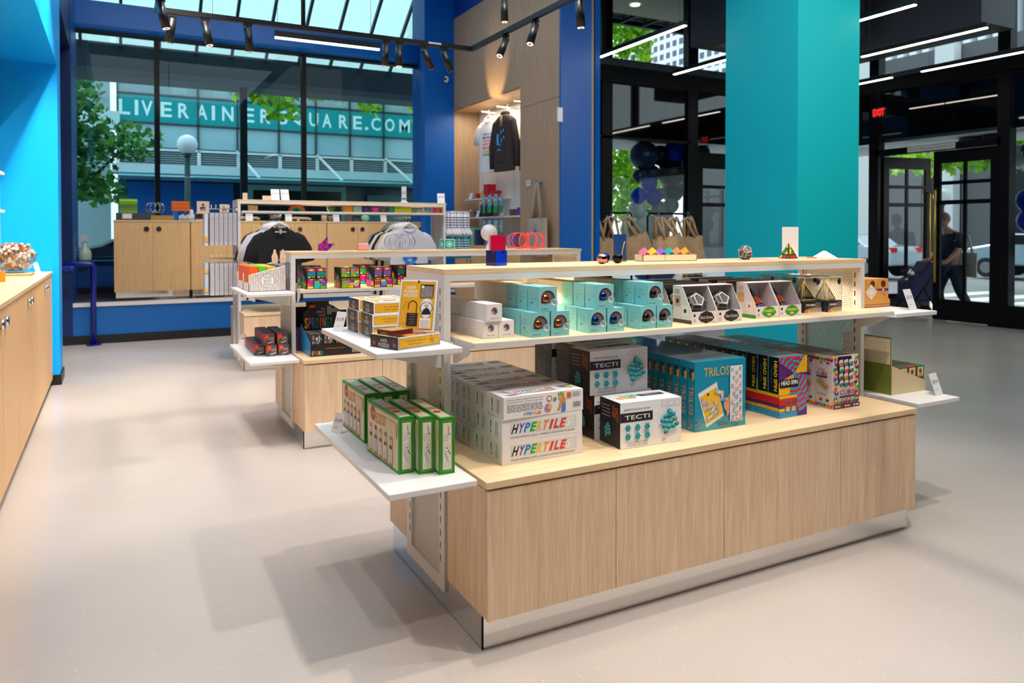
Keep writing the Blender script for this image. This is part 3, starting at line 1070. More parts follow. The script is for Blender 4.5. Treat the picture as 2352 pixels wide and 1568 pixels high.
# ================================================================== GONDOLAS
def gondola(name, label, loc, top, ends_left, ends_right, mids, detail=True):
    """white steel frame on an oak cabinet; local origin is the near left corner of the mirrored plinth"""
    t = thing(name, label, 'display unit', loc, group=None)
    L, D = 2.374, 0.969
    b = MB(); b.box(0.002, 0, 0.003, L - 0.002, D, 0.122, MIRROR)
    b.box(0.0, -0.001, 0, 0.006, 0.006, 0.121, BLACK)
    b.build('plinth', t)['label'] = 'mirror clad plinth'
    b = MB()
    b.box(0, -0.024, 0.122, L, 0.315, 0.583, OAK)
    b.box(0, 0.765, 0.122, L, 0.993, 0.583, OAK)
    b.box(0.035, 0.315, 0.122, L - 0.035, 0.765, 0.583, OAK)
    b.box(0.012, -0.03, 0.125, L - 0.012, -0.024, 0.58, INK)
    b.build('cabinet', t, bevel=0.001)
    for i, (a, c) in enumerate(((0, .551), (.551, 1.104), (1.104, 1.825), (1.825, 2.374))):
        for side in (0, 1):
            b = MB()
            if side == 0:
                b.box(a + .0015, -0.044, 0.119, c - .0015, -0.026, 0.581, OAK)
            else:
                b.box(a + .0015, 0.995, 0.119, c - .0015, 1.013, 0.581, OAK)
            b.build('door', t, bevel=0.0012)
    b = MB()
    b.box(-0.004, -0.048, 0.588, L + 0.004, 0.322, 0.614, OAKX)
    b.box(-0.004, 0.757, 0.588, L + 0.004, 1.017, 0.614, OAKX)
    b.box(0.03, 0.322, 0.588, L - 0.03, 0.757, 0.614, OAKX)
    b.build('worktop', t, bevel=0.0015)
    y0, y1 = 0.3265, 0.754
    for sx in (0, 1):
        xa = -0.008 if sx == 0 else 2.446
        xb = xa + 0.028
        b = MB()
        b.box(xa, y0, 0.068, xb, y0 + 0.055, top - 0.021, STEEL)
        b.box(xa, y1 - 0.055, 0.068, xb, y1, top - 0.021, STEEL)
        b.box(xa, y0 + .055, top - 0.075, xb, y1 - 0.055, top - 0.021, STEEL)
        b.box(xa, y0 + .055, 0.068, xb, y1 - 0.055, 0.12, STEEL)
        z = 0.18
        while z < top - 0.1:
            for yy in (y0 + 0.036, y1 - 0.042):
                b.box(xa - 0.0005, yy, z, xb + 0.0005, yy + 0.006, z + 0.027, SLOT)
            z += 0.0505
        f = b.build('end_frame', t)
        b = MB(); b.box(xa + 0.012, y0 + .055, 0.12, xa + 0.0135, y1 - .055, top - 0.075, perforated())
        b.build('perforated_panel', f)
    b = MB()
    b.box(0.02, y0, top - 0.047, 2.446, y0 + 0.03, top - 0.021, STEEL)
    b.box(0.02, y1 - 0.03, top - 0.047, 2.446, y1, top - 0.021, STEEL)
    b.build('top_rail', t)
    b = MB(); b.box(-0.008, y0, top - 0.021, 2.486, y1, top, OAKX); b.build('top_shelf', t, bevel=0.001)
    for xp in ((0.45, 2.28) if detail else (0.95, 2.2)):
        b = MB(); b.cyl((xp, 0.54, top - 0.034), (xp, 0.54, top - 0.0215), 0.028, C('#fff3da', 0.5, em=3), 14); b.build('puck_light', t)
        la = lamp('SPOT', 'puck_lamp', (loc[0] + xp, loc[1] + 0.54, top - 0.04), 7, (1, 0.8, 0.55), 0.02, spot=140)
    for (z, ya, yb) in mids:
        b = MB()
        b.box(0.03, ya, z - 0.021, 2.44, yb, z - 0.0015, STEEL)
        b.box(0.033, ya + 0.003, z - 0.0015, 2.437, yb - 0.003, z, OAKX)
        b.build('long_shelf', t)
        for x in (0.031, 2.433):
            b = MB(); b.prism([(y0 - 0.0, z - 0.021), (ya + 0.05, z - 0.021), (ya + 0.06, z - 0.05), (y0 - 0.02, z - 0.1), (y0, z - 0.1)], 'X', x, x + 0.006, STEEL)
            b.build('bracket', t)
    for side, shelves in ((0, ends_left), (1, ends_right)):
        for (z, ya, yb) in shelves:
            b = MB()
            xa, xb = (-0.341, -0.012) if side == 0 else (2.478, 2.824)
            b.box(xa, ya, z - 0.022, xb, yb, z, WHITE)
            s = b.build('end_shelf', t, bevel=0.003)
            for yy in (y0 + 0.01, y1 - 0.016):
                b = MB()
                pts = [(xb, z - 0.022), (xa + 0.05, z - 0.022), (xa + 0.08, z - 0.045), (xb, z - 0.11)] if side == 0 else \
                      [(xa, z - 0.022), (xb - 0.05, z - 0.022), (xb - 0.08, z - 0.045), (xa, z - 0.11)]
                b.prism(pts, 'Y', yy, yy + 0.006, STEEL)
                b.build('bracket', s)
    return t


G1 = (1.146, 2.391, 0)
G2 = (1.136, 5.203, 0)
G3 = (1.215, 8.42, 0)
gondola('shop_gondola', 'nearest oak and white steel gondola with boxed toys and top board', G1, 1.343,
        [(1.064, 0.139, 0.93), (0.609, 0.01, 1.07)], [(1.06, 0.139, 0.93), (0.612, 0.01, 1.07)], [(1.076, 0.124, 0.957)])
gondola('shop_gondola', 'middle oak and white steel gondola with neon boxes and black shelf cartons', G2, 1.343,
        [(1.062, 0.17, 0.96), (0.609, 0.05, 1.03)], [], [(1.076, 0.184, 0.957)])
gondola('shop_gondola', 'tall rear oak and white steel gondola hung with shirts', G3, 1.851, [], [], [(1.724, 0.26, 0.82)], detail=False)


def on_g(g, x, y, z):
    return (x, y, z)


# ---------------------------------------------------------------- boxes, built once and copied
def carton(name, w, d, h, mat, art, top=None, side=None, back=None, label=None, cat='box', group=None, loc=(0, 0, 0), rz=0, bevel=0):
    b = MB()
    b.box(0, 0, 0, w, d, h, mat, top)
    if art:
        art(b.face('front', w, d, h))
    if side:
        side(b.face('left', w, d, h))
    if back:
        back(b.face('top', w, d, h))
    o = b.build(name, loc=loc, rz=rz)
    return tag(o, label, cat, group)


HC = ['#2c2a30', '#5b3a92', '#1e7fd0', '#1fa84a', '#f0c41c', '#f28a1e', '#e2402a', '#d8321f', '#e2402a']


def rainbow_text(cv, st, x, y, w, h, cols, shear=0, bold=0.02):
    n = len(st)
    cw = w / n
    for i, ch in enumerate(st):
        if ch != ' ':
            cv.text(ch, x + cw * (i + 0.5), y, cw * (0.45 if ch in 'I!1' else 0.86), h, C(cols[i % len(cols)]), shear=shear, bold=bold)


# --- long white building sets (rainbow lettering)
def hyper_front(cv):
    cv.rect(0.1, 0.3, 0.82, 0.5, C('#9fb2b4', 0.3))
    cv.rect(0.105, 0.31, 0.81, 0.48, C('#dfe8e8', 0.2))
    rainbow_text(cv, 'HYPERTILES', 0.12, 0.55, 0.74, 0.42, HC + ['#f4f4f4'], shear=0.35, bold=0.04)
    cv.text('EXPLORE HYPERBOLIC SPACE - A FLEXIBLE 3D ADVENTURE IN BUILDING!', 0.5, 0.17, 0.8, 0.08, INK)
def hyper_back(cv):
    cv.text('Endless possibilities, amazing structures, hours of', 0.26, 0.84, 0.44, 0.07, INK)
    cv.text('open-ended adventure - all from one simple shape!', 0.26, 0.73, 0.44, 0.07, INK)
    cv.scribble(0.04, 0.3, 0.44, 0.36, 5, C('#8d8b90'), 3)
    rainbow_text(cv, 'HYPERTILES', 0.24, 0.15, 0.22, 0.14, ['#7a3a9c', '#7a3a9c', '#2080c8', '#2080c8', '#2aa05a', '#2aa05a', '#e8b020', '#f08020', '#e04030', '#e04030'], shear=0.3)
    for i, (x, y, r, c) in enumerate(((0.56, .72, .035, '#c22a5c'), (0.56, .72, .024, '#f4f0ee'), (0.545, .3, .05, '#b47ac0'), (0.57, .34, .03, '#e8c840'), (0.63, .66, .024, '#4aa850'))):
        cv.disc(x, y, r, C(c), 6)
    # child in a paper crown holding a model
    cv.poly([(.66, .12), (.69, .12), (.74, .5), (.76, .62), (.70, .62), (.69, .4)], C('#d9935c'))
    cv.poly([(.71, .06), (.77, .06), (.77, .45), (.73, .48)], C('#4f86c8'))
    cv.disc(.70, .72, .026, C('#e0a274'))
    cv.poly([(.69, .86), (.745, .84), (.77, .62), (.77, .42), (.74, .45), (.715, .62), (.715, .78)], C('#cf9a54'))
    cv.poly([(.67, .82), (.67, .98), (.69, .9), (.71, 1.0), (.725, .9), (.745, .96), (.745, .82)], C('#6fae3c'))
    cv.rect(.785, .66, .055, .24, C('#e2622a'))
    cv.scribble(.86, .7, .1, .22, 5, C('#8d8b90'), 8)
    for i in range(14):
        cv.rect(.865 + i * .007, .2, .004 if i % 3 else .002, .24, INK)
def hyper_end(cv):
    cv.rect(0.2, 0.22, 0.07, 0.56, C('#f2b43a'))
    for i, c in enumerate(('#d8452a', '#f0c41c', '#1fa84a', '#1e7fd0', '#5b3a92')):
        cv.rect(0.2, 0.22 + i * 0.112, 0.07, 0.112, C(c))
    cv.text('SCAN TO', 0.7, 0.5, 0.42, 0.1, INK, rot=-90)
    cv.text('EXPLORE', 0.6, 0.5, 0.42, 0.1, INK, rot=-90)
def hyper_top(cv):
    rainbow_text(cv, 'HYPERTILES', 0.22, 0.55, 0.5, 0.28, ['#c22a5c', '#7a3a9c', '#2080c8', '#2080c8', '#2aa05a', '#2aa05a', '#e8b020', '#f08020', '#e04030', '#e04030'], shear=0.2)
    cv.scribble(.25, .22, .45, .14, 2, C('#8a8690'), 4)
    cv.poly([(.06, .75), (.2, .3), (.14, .75)], C('#9a5aa8'))
    for (x, y, c) in ((.86, .5, '#c22a5c'), (.84, .62, '#2080c8'), (.9, .42, '#e8b020'), (.93, .66, '#2aa05a')):
        cv.poly([(x - .08, y), (x, y + .1), (x + .08, y + .04), (x + .02, y - .06)], C(c))
    cv.poly([(.04, .2), (.2, .3), (.24, .14), (.1, .08)], C('#8d7f7c'))

HW, HD, HH = 0.357, 0.122, 0.0845
hyp = carton('building_set_box', HW, HD, HH, C('#f0eff0', 0.35), hyper_front, side=hyper_end, back=hyper_top)
hyp2 = carton('building_set_box', HW, HD, HH, C('#f0eff0', 0.35), hyper_back, side=hyper_end, back=hyper_top)
n = 0
for k in range(3):
    for j in range(6):
        lab = 'long white building set box with rainbow lettering, %s row, %s layer' % (nth(j), ['bottom', 'middle', 'top'][k])
        if k == 2 and j == 0:
            hyp2.location = (1.281, 2.484, 0.6145 + k * (HH + .001)); hyp2.rotation_euler[2] = R(1)
            tag(hyp2, 'long white building set box turned to show the child photograph, top of the front stack', 'box', 'long white building set boxes')
            continue
        p = (1.279 + random.uniform(-.003, .003), 2.49 + j * (HD + 0.004), 0.6145 + k * (HH + 0.0005))
        if n == 0:
            hyp.location = p; hyp['label'] = lab; hyp['category'] = 'box'; hyp['group'] = 'long white building set boxes'
        else:
            dup(hyp, p, lab, rz=R(random.uniform(-.8, .8)))
        n += 1


# --- white and black boxes of turquoise cube sets
TQ = '#22b4c4'
def cubecluster(cv, x, y, s, orange=True):
    cubes = [(0, 2.2), (-.9, 1.2), (0, 1.2), (.9, 1.5), (-1.6, .5), (-.7, .3), (.3, .2), (1.2, .6), (-1.2, -.6), (-.2, -.8), (.8, -.7), (-.9, -1.6), (1.6, -.3), (.1, 1.9)]
    q = cv.W / cv.H
    for i, (a, c) in enumerate(cubes):
        X, Y, u = x + a * s, y + c * s * q, s * .52
        col = '#ea6a1e' if (orange and i == 7) else TQ
        cv.poly([(X - u, Y + u * .5 * q), (X, Y), (X, Y - u * 1.1 * q), (X - u, Y - u * .55 * q)], C('#1798a8'))
        cv.poly([(X, Y), (X + u, Y + u * .5 * q), (X + u, Y - u * .55 * q), (X, Y - u * 1.1 * q)], C(col))
        cv.poly([(X - u, Y + u * .5 * q), (X, Y), (X + u, Y + u * .5 * q), (X, Y + u * q)], C('#5ccbd6'))
        cv.disc(X + u * .5, Y - u * .3 * q, u * .26, INK, 10)
        cv.disc(X - u * .5, Y - u * .3 * q, u * .26, INK, 10)
def tecti_front(cv):
    for i in range(3):
        cv.rect(.66 + i * .11, .82, .1, .14, C('#dcdde2'))
        cv.disc(.71 + i * .11, .89, .022, C('#f2f2f4'))
    cv.text('KINETIC BUILDING SYSTEM', .27, .84, .42, .035, C('#4a4850'))
    cv.rect(0, .57, .52, .2, C('#1c1a22'))
    cv.text('TECTI', .27, .67, .4, .095, C('#f4f4f6'), bold=0.01)
    for i in range(3):
        for j in range(2):
            x, y = .12 + i * .15, .44 - j * .19
            cv.disc(x, y, .04, C(TQ), 8)
            for k in range(6):
                a = k * PI / 3 + i
                cv.disc(x + .038 * math.cos(a), y + .038 * math.sin(a) * cv.W / cv.H, .014, C(TQ), 6)
                cv.disc(x + .024 * math.cos(a + .5), y + .024 * math.sin(a + .5) * cv.W / cv.H, .007, INK, 6)
    cv.text('BUILD MORE THAN 50', .27, .13, .3, .035, INK)
    cv.text('MOVABLE STRUCTURES', .27, .07, .32, .035, INK)
    cubecluster(cv, .78, .47, .072)
def tecti_side(cv):
    cv.rect(0, 0, 1, 1, C('#1a181c'))
    for i, s_ in enumerate(('CUBES WITH', 'TECTONIC', 'MOVES!')):
        cv.text(s_, .86 - i * .1, .72 + i * .03, .36 if i == 0 else .3, .07, C('#e8641c'), rot=-90)
    cv.scribble(.1, .62, .42, .3, 4, C('#8c8a90'), 5, .35)
    cubecluster(cv, .42, .3, .085)
def tecti_top(cv):
    for i, c in enumerate(('#f08a2a', '#a8cc2c', '#e8485c', '#50c0b0', '#a8cc2c', '#50c0b0')):
        cv.rect(.1 + (i % 4) * .1 + (i // 4) * .12, .35 + (i % 2) * .22, .09, .2, C(c))
        cv.disc(.145 + (i % 4) * .1 + (i // 4) * .12, .45 + (i % 2) * .22, .02, PAPER)
    cv.rect(.5, .5, .4, .22, C('#1c1a22'))
    cv.text('TECTI', .7, .61, .28, .12, C('#f4f4f6'))
def tecti_side2(cv):
    cv.rect(0, 0, 1, 1, C('#1a181c'))
    cv.scribble(.1, .1, .5, .4, 8, C('#8c8a90'), 9, .3)
    cv.text('CUBES WITH', .3, .9, .4, .04, C('#e8641c')); cv.text('TECTONIC MOVES!', .3, .83, .4, .04, C('#e8641c'))
    for i in range(2):
        for j in range(3):
            x, y = .62 + i * .22, .78 - j * .22
            for k in range(6):
                cv.ring(x + .06 * math.cos(k * 1.05), y + .06 * math.sin(k * 1.05) * cv.W / cv.H, .02, .035, C('#2c8c84'), 8)
tec = carton('cube_set_box', .302, .155, .186, C('#eceef4', 0.35), tecti_front, side=tecti_side, back=tecti_top,
             label='white and black cube set box standing alone at the front of the worktop', group='turquoise cube set boxes', loc=(1.792, 2.452, .6145), rz=R(-3.0))
dup(tec, (1.782, 2.622, .6145), 'white and black cube set box directly behind the front one, underneath another', rz=0)
dup(tec, (1.758, 2.62, .6145 + .187), 'white and black cube set box resting on top of the one behind the front box', rz=0)
tec2 = carton('cube_set_box', .302, .155, .186, C('#eceef4', 0.35), tecti_front, side=tecti_side2, back=tecti_top,
              label='white and black cube set box, lower one of the second rearmost stack', group='turquoise cube set boxes', loc=(1.80, 2.80, .6145))
dup(tec2, (1.80, 2.80, .802), 'white and black cube set box, upper one of the second rearmost stack')
dup(tec2, (1.79, 2.985, .6145), 'white and black cube set box in the rearmost stack, lower one')
dup(tec2, (1.79, 2.985, .802), 'white and black cube set box in the rearmost stack, upper one')


# --- blue logic puzzle boxes with yellow notepad
BL = '#1390b4'
PEGS = ['#3a6ac0', '#2f9a5c', '#e8862a', '#5a4aa8', '#8a6a52']
def chain(cv, pts, r, cols, seed=1):
    rg = random.Random(seed)
    for i in range(len(pts) - 1):
        if i % 3 != 2:
            cv.line(pts[i][0], pts[i][1], pts[i + 1][0], pts[i + 1][1], r * 1.6, C('#dfe6ee'))
    for i, (x, y) in enumerate(pts):
        cv.disc(x, y, r * 1.25, C('#e4eaf2'), 12)
        cv.ring(x, y, r * .55, r, C(cols[rg.randrange(len(cols))]), 12)
def trilos_front(cv):
    cv.rect(0, 0, 1, .12, C('#3fa9bd')); cv.rect(0, 0, .0, .0, PAPER)
    cv.text('TRILOS', .42, .84, .5, .13, C('#f2a834'))
    cv.text('A PYTHON LOGIC PUZZLE', .5, .75, .3, .018, C('#0e6f8e'))
    cv.poly([(.22, .04), (.56, .18), (.42, .68), (.06, .54)], PAPER)
    cv.poly([(.235, .1), (.54, .215), (.43, .62), (.085, .49)], C('#f6c420'))
    for i in range(14):
        cv.ring(.075 + i * .026, .55 + i * .0103, .004, .009, C('#e8eef0'), 8)
    cv.disc(.25, .52, .02, INK)
    chain(cv, [(.14, .45), (.17, .38), (.22, .4), (.18, .32), (.25, .33), (.32, .35), (.38, .42), (.41, .34), (.3, .26), (.36, .22), (.43, .26), (.22, .16)], .025, PEGS, 2)
    chain(cv, [(.4, .56), (.51, .52), (.52, .44)], .03, PEGS, 4)
    cv.poly([(.55, .4), (.61, .38), (.66, .5), (.66, .22), (.62, .16), (.6, .24), (.55, .3)], C('#d8a184'))
    cv.disc(.6, .42, .03, C('#e0ab90'))
    cv.rect(.67, .08, .25, .82, C('#e9edf2', 0.2))
    rg = random.Random(5)
    for i in range(7):
        y = .84 - i * .115
        chain(cv, [(.71 + .03 * (i % 2), y), (.80, y - .05), (.87, y + .01)], .026, PEGS, i + 3)
    cv.disc(.06, .13, .03, C('#8c7c6a')); cv.disc(.06, .06, .03, C('#8c7c6a'))
    cv.rect(.42, .05, .2, .04, C('#6c6660'))
def trilos_spine(cv):
    cv.text('TRILOS', .5, .44, .42 * cv.H / cv.W, .55 * cv.W / cv.H, C('#f2a834'), rot=-90)
    cv.rect(.3, .76, .5, .14, C('#16283a'))
    cv.poly([(.55, .84), (.95, .86), (.9, .74), (.6, .74)], C('#e8a03a'))
    cv.disc(.16, .9, .1, C('#123a50')); cv.disc(.16, .82, .1, C('#123a50'))
    for i in range(10):
        cv.disc(.25 + (i * 37 % 10) * .055, .04 + (i * 53 % 10) * .013, .07, C(['#e8ecf0', '#5a4aa8', '#e8862a', '#2f9a5c'][i % 4]), 8)
tri = carton('logic_puzzle_box', .299, .048, .306, C(BL, 0.15, coat=.6), trilos_front, side=trilos_spine)
for j in range(16):
    p = (2.235 + random.uniform(-.002, .002), 2.51 + j * .0505, .6145)
    lab = 'blue logic puzzle box with yellow notepad picture, %s in its row' % nth(j)
    if j == 0:
        tri.location = p; tag(tri, lab, 'box', 'blue logic puzzle boxes')
    else:
        dup(tri, p, lab)


# --- psychedelic ringed boxes
HS = ['#f2c11c', '#d81f26', '#2a9fd8', '#5b1f78', '#f2c11c', '#2a9fd8', '#d81f26', '#5b1f78']
def head_front(cv):
    q = cv.W / cv.H
    cx, cy = .55, .72
    cv.rect(0, 0, 1, 1, C('#5b1f78'))
    f = cv.off()
    for k in range(13):
        r0, r1 = .06 + k * .072, .06 + (k + 1) * .072
        segs = 36
        for i in range(segs):
            a, b2 = 2 * PI * i / segs, 2 * PI * (i + 1) / segs
            pts = [(cx + rr * math.cos(t_), cy + rr * q * math.sin(t_)) for rr, t_ in ((r0, a), (r1, a), (r1, b2), (r0, b2))]
            pts = [(min(1, max(0, x)), min(1, max(.36 if x < .62 else 0, y))) for x, y in pts]
            xs, ys = [p[0] for p in pts], [p[1] for p in pts]
            if max(xs) - min(xs) < .004 or max(ys) - min(ys) < .003:
                continue
            cv.poly(pts, C(HS[(k * 3 + (i // 5) * 1 + k) % 8]), f)
    for k in range(12):
        r = .06 + k * .072
        a0, a1 = (0, 2 * PI) if r < .3 else (-.5 + 0.02 * k, PI * .9)
        f2 = cv.off()
        for i in range(40):
            a, b2 = a0 + (a1 - a0) * i / 40, a0 + (a1 - a0) * (i + 1) / 40
            pts = [(cx + rr * math.cos(t_), cy + rr * q * math.sin(t_)) for rr, t_ in ((r, a), (r + .008, a), (r + .008, b2), (r, b2))]
            if all(0 < x < 1 and .37 < y < 1 for x, y in pts):
                cv.poly(pts, C('#1a1420'), f2)
    cv.disc(cx, cy, .06, C('#2a9fd8'))
    head_rows(cv, 0, .64, 0, .37, 2)
    cv.rect(.02, .50, .66, .13, C('#0c0a0e'))
    cv.text('HEAD SPIN', .36, .575, .58, .075, C('#f6f6f6'), bold=.03)
    cv.rect(.2, .09, .44, .19, C('#7a5a52', 0.2))
    for i in range(2):
        for j, c in enumerate(('#9adcf0', '#f2c11c', '#c01f5c', '#c02020')):
            cv.disc(.31 + i * .2, .12 + j * .038, .075, C(c, .15), 12, ry=.02)
def head_rows(cv, x0, x1, y0, y1, seed):
    n_ = 7
    for k in range(n_):
        a, c = y0 + (y1 - y0) * k / n_, y0 + (y1 - y0) * (k + 1) / n_
        cv.rect(x0, a, x1 - x0, c - a, C(HS[(k * 3 + seed) % 8]))
        cv.rect(x0, c - .004, x1 - x0, .004, C('#1a1420'))
def head_side(cv):
    head_rows(cv, 0, 1, 0, .4, 2)
    cv.rect(0, .4, 1, .6, C('#0c0a0e'))
    cv.text('HEAD SPIN', .72, .69, .5 * cv.H / cv.W, .3 * cv.W / cv.H, C('#f2d21c'), rot=-90, bold=.03)
    cv.scribble(.3, .55, .12, .3, 12, C('#8a8a86'), 4, .3)
    cv.rect(0, .4, .08, .6, C('#2a9fd8'))
def head_top(cv):
    cv.rect(0, 0, 1, 1, C('#2a8c8a', .2))
    cv.rect(0, 0, 1, .2, C('#c8324c')); cv.rect(.1, .5, .8, .12, C('#7a5068'))
hd = carton('brain_teaser_box', .188, .066, .285, C('#5b1f78', .15), head_front, side=head_side, back=head_top)
for j in range(12):
    p = (2.747 + random.uniform(-.002, .002), 2.512 + j * .069, .6145)
    lab = 'black box with psychedelic ring pattern, %s in its row' % nth(j)
    if j == 0:
        hd.location = p; tag(hd, lab, 'box', 'psychedelic ring boxes')
    else:
        dup(hd, p, lab)


# --- hexagon patterned cube boxes with window
HX = [('#f08a2a', '#d8452a', '#f6d45a'), ('#7cc242', '#3f8f3a', '#d4ec8c'), ('#a83ab0', '#6a2a8c', '#e0b4e0'), ('#d8302a', '#7a1f2a', '#f0a07a'),
      ('#3aa08c', '#1f6a5c', '#b0e4d8'), ('#6a4a34', '#3a2a24', '#e0c4a0')]
def hexa(cv, x, y, r, i):
    q = cv.W / cv.H
    P = [(x + r * math.sin(k * PI / 3), y + r * q * math.cos(k * PI / 3)) for k in range(6)]
    a, b_, c = HX[i % 6]
    cv.poly([(x, y), P[5], P[0], P[1]], C(c)); cv.poly([(x, y), P[1], P[2], P[3]], C(b_)); cv.poly([(x, y), P[3], P[4], P[5]], C(a))
def chroma_front(cv):
    cv.poly([(.2, .98), (.72, .98), (.8, .8), (.78, .5), (.7, .42), (.3, .4), (.2, .5), (.16, .85)], C('#3a1f44', .2))
    for i in range(3):
        for j in range(4):
            x, y = .24 + i * .19 + (j % 2) * .02, .85 - j * .13
            cv.poly([(x, y), (x + .17, y + .02), (x + .15, y + .07), (x + .02, y + .06)], C('#f6f2ea', .06, coat=1))
            cv.poly([(x, y), (x + .17, y + .02), (x + .16, y - .05), (x + .02, y - .06)], C(['#e88a3a', '#8c7c70', '#2c9c90', '#d86a4a', '#6c7c60'][(i + 2 * j) % 5], .1))
    k = 0
    for j in range(9):
        for x in (.08, .92):
            hexa(cv, x + (.05 if j % 2 else 0) * (1 if x < .5 else -1), .95 - j * .093, .075, k); k += 1
    for i in range(6):
        hexa(cv, .1 + i * .16, .13, .08, k); k += 1
    rainbow_text(cv, 'CHROMA', .3, .40, .46, .055, ['#e0308c', '#3ab4a0', '#3ab4a0', '#e8742a', '#f2503a', '#e0308c'])
    rainbow_text(cv, 'CUBE', .22, .3, .62, .09, ['#1f7a6c', '#c8302a', '#7a1f7a', '#d82a8c'], bold=.02)
    cv.rect(.22, .205, .58, .03, INK); cv.rect(0, 0, 1, .085, C('#6a2a48'))
    for x in (.06, .42, .76):
        cv.disc(x + .03, .042, .03, PAPER); cv.rect(x + .08, .03, .12, .025, PAPER)
def chroma_side(cv):
    k = 0
    for j in range(2):
        for i in range(5):
            hexa(cv, .1 + i * .21, .93 - j * .06 * (i % 2), .11, k); k += 1
            hexa(cv, .1 + i * .21, .06 + j * .1 * (i % 2), .11, k + 2)
    rainbow_text(cv, 'CHROMA', .1, .72, .5, .05, ['#e0308c', '#3ab4a0', '#3ab4a0', '#e8742a', '#f2503a', '#e0308c'])
    rainbow_text(cv, 'CUBE', .06, .64, .7, .075, ['#1f7a6c', '#c8302a', '#7a1f7a', '#d82a8c'], bold=.02)
    cv.rect(.08, .575, .66, .025, INK)
    cv.poly([(.06, .48), (.7, .34), (.86, .42), (.3, .54)], C('#c89a5c'))
    for i in range(8):
        hexa(cv, .22 + (i % 4) * .13, .49 - (i % 4) * .03 + (i // 4) * .035, .05, i)
    cv.scribble(.12, .24, .6, .05, 2, C('#7c7a80'), 2)
def chroma_top(cv):
    cv.rect(0, 0, 1, 1, C('#6f6152', .4))
    cv.poly([(.2, .1), (.8, .1), (.7, .6), (.3, .6)], C('#1c1620', .2))
chm = carton('cube_puzzle_box', .19, .098, .262, C('#f0ecea', .35), chroma_front, side=chroma_side, back=chroma_top)
for j in range(8):
    p = (3.124, 2.52 + j * .102, .6145)
    lab = 'white cube puzzle box bordered with coloured hexagons, %s in the row' % nth(j)
    if j == 0:
        chm.location = p; tag(chm, lab, 'box', 'hexagon patterned cube puzzle boxes')
    else:
        dup(chm, p, lab)


# --- small white prism cube boxes
def prism_front(cv):
    q = 1
    cols = [['#3ab8e8', '#2a8cc0', '#1f5a9c'], ['#e02a1e', '#d838a8', '#2a2a8c'], ['#f2d024', '#e8862a', '#2a9a4c']]
    cx, cy, r = .5, .6, .22
    P = lambda a, c: (cx + a * r * .866, cy + c * r)
    faces = [((0, 0), (-1, .5), (0, 1), (1, .5)), ((0, 0), (0, -1), (-1, -.5), (-1, .5)), ((0, 0), (1, .5), (1, -.5), (0, -1))]
    CC = ['#3a4a4c', '#c2401e', '#e23018', '#6a2a9c', '#39b4e8', '#2a8c7c', '#e86cc8', '#f0e020', '#1e3cc8', '#e83a1e', '#1f8c3a', '#2a50b8']
    k = 0
    for f in faces:
        o_, a, m, c = [Vector(P(*p)) for p in f]
        for i in range(2):
            for j in range(2):
                u0, u1, v0, v1 = i / 2, (i + 1) / 2, j / 2, (j + 1) / 2
                g = lambda u, v: tuple(o_ + (a - o_) * u + (c - o_) * v)
                cv.poly([g(u0, v0), g(u1, v0), g(u1, v1), g(u0, v1)][::-1] if False else [g(u0, v0), g(u0, v1), g(u1, v1), g(u1, v0)], C(CC[k])); k += 1
    cv.text('PRISM CUBE', .5, .17, .5, .055, INK)
pr = carton('prism_cube_box', .0665, .0665, .0665, C('#f4f2f1', .4), prism_front)
n = 0
for (x, y, lay, k) in [(1.256, 2.608, 0, 'left column, bottom layer'), (1.3235, 2.608, 0, 'right column, bottom layer'), (1.2665, 2.60, 1, 'upper layer')]:
    for j in range(8):
        p = (x + random.uniform(-.001, .001), y + j * .0675, 1.0765 + lay * .067)
        lab = 'small white boxed prism cube, %s, %s' % (k, nth(j))
        if n == 0:
            pr.location = p; tag(pr, lab, 'box', 'white boxed prism cubes')
        else:
            dup(pr, p, lab)
        n += 1


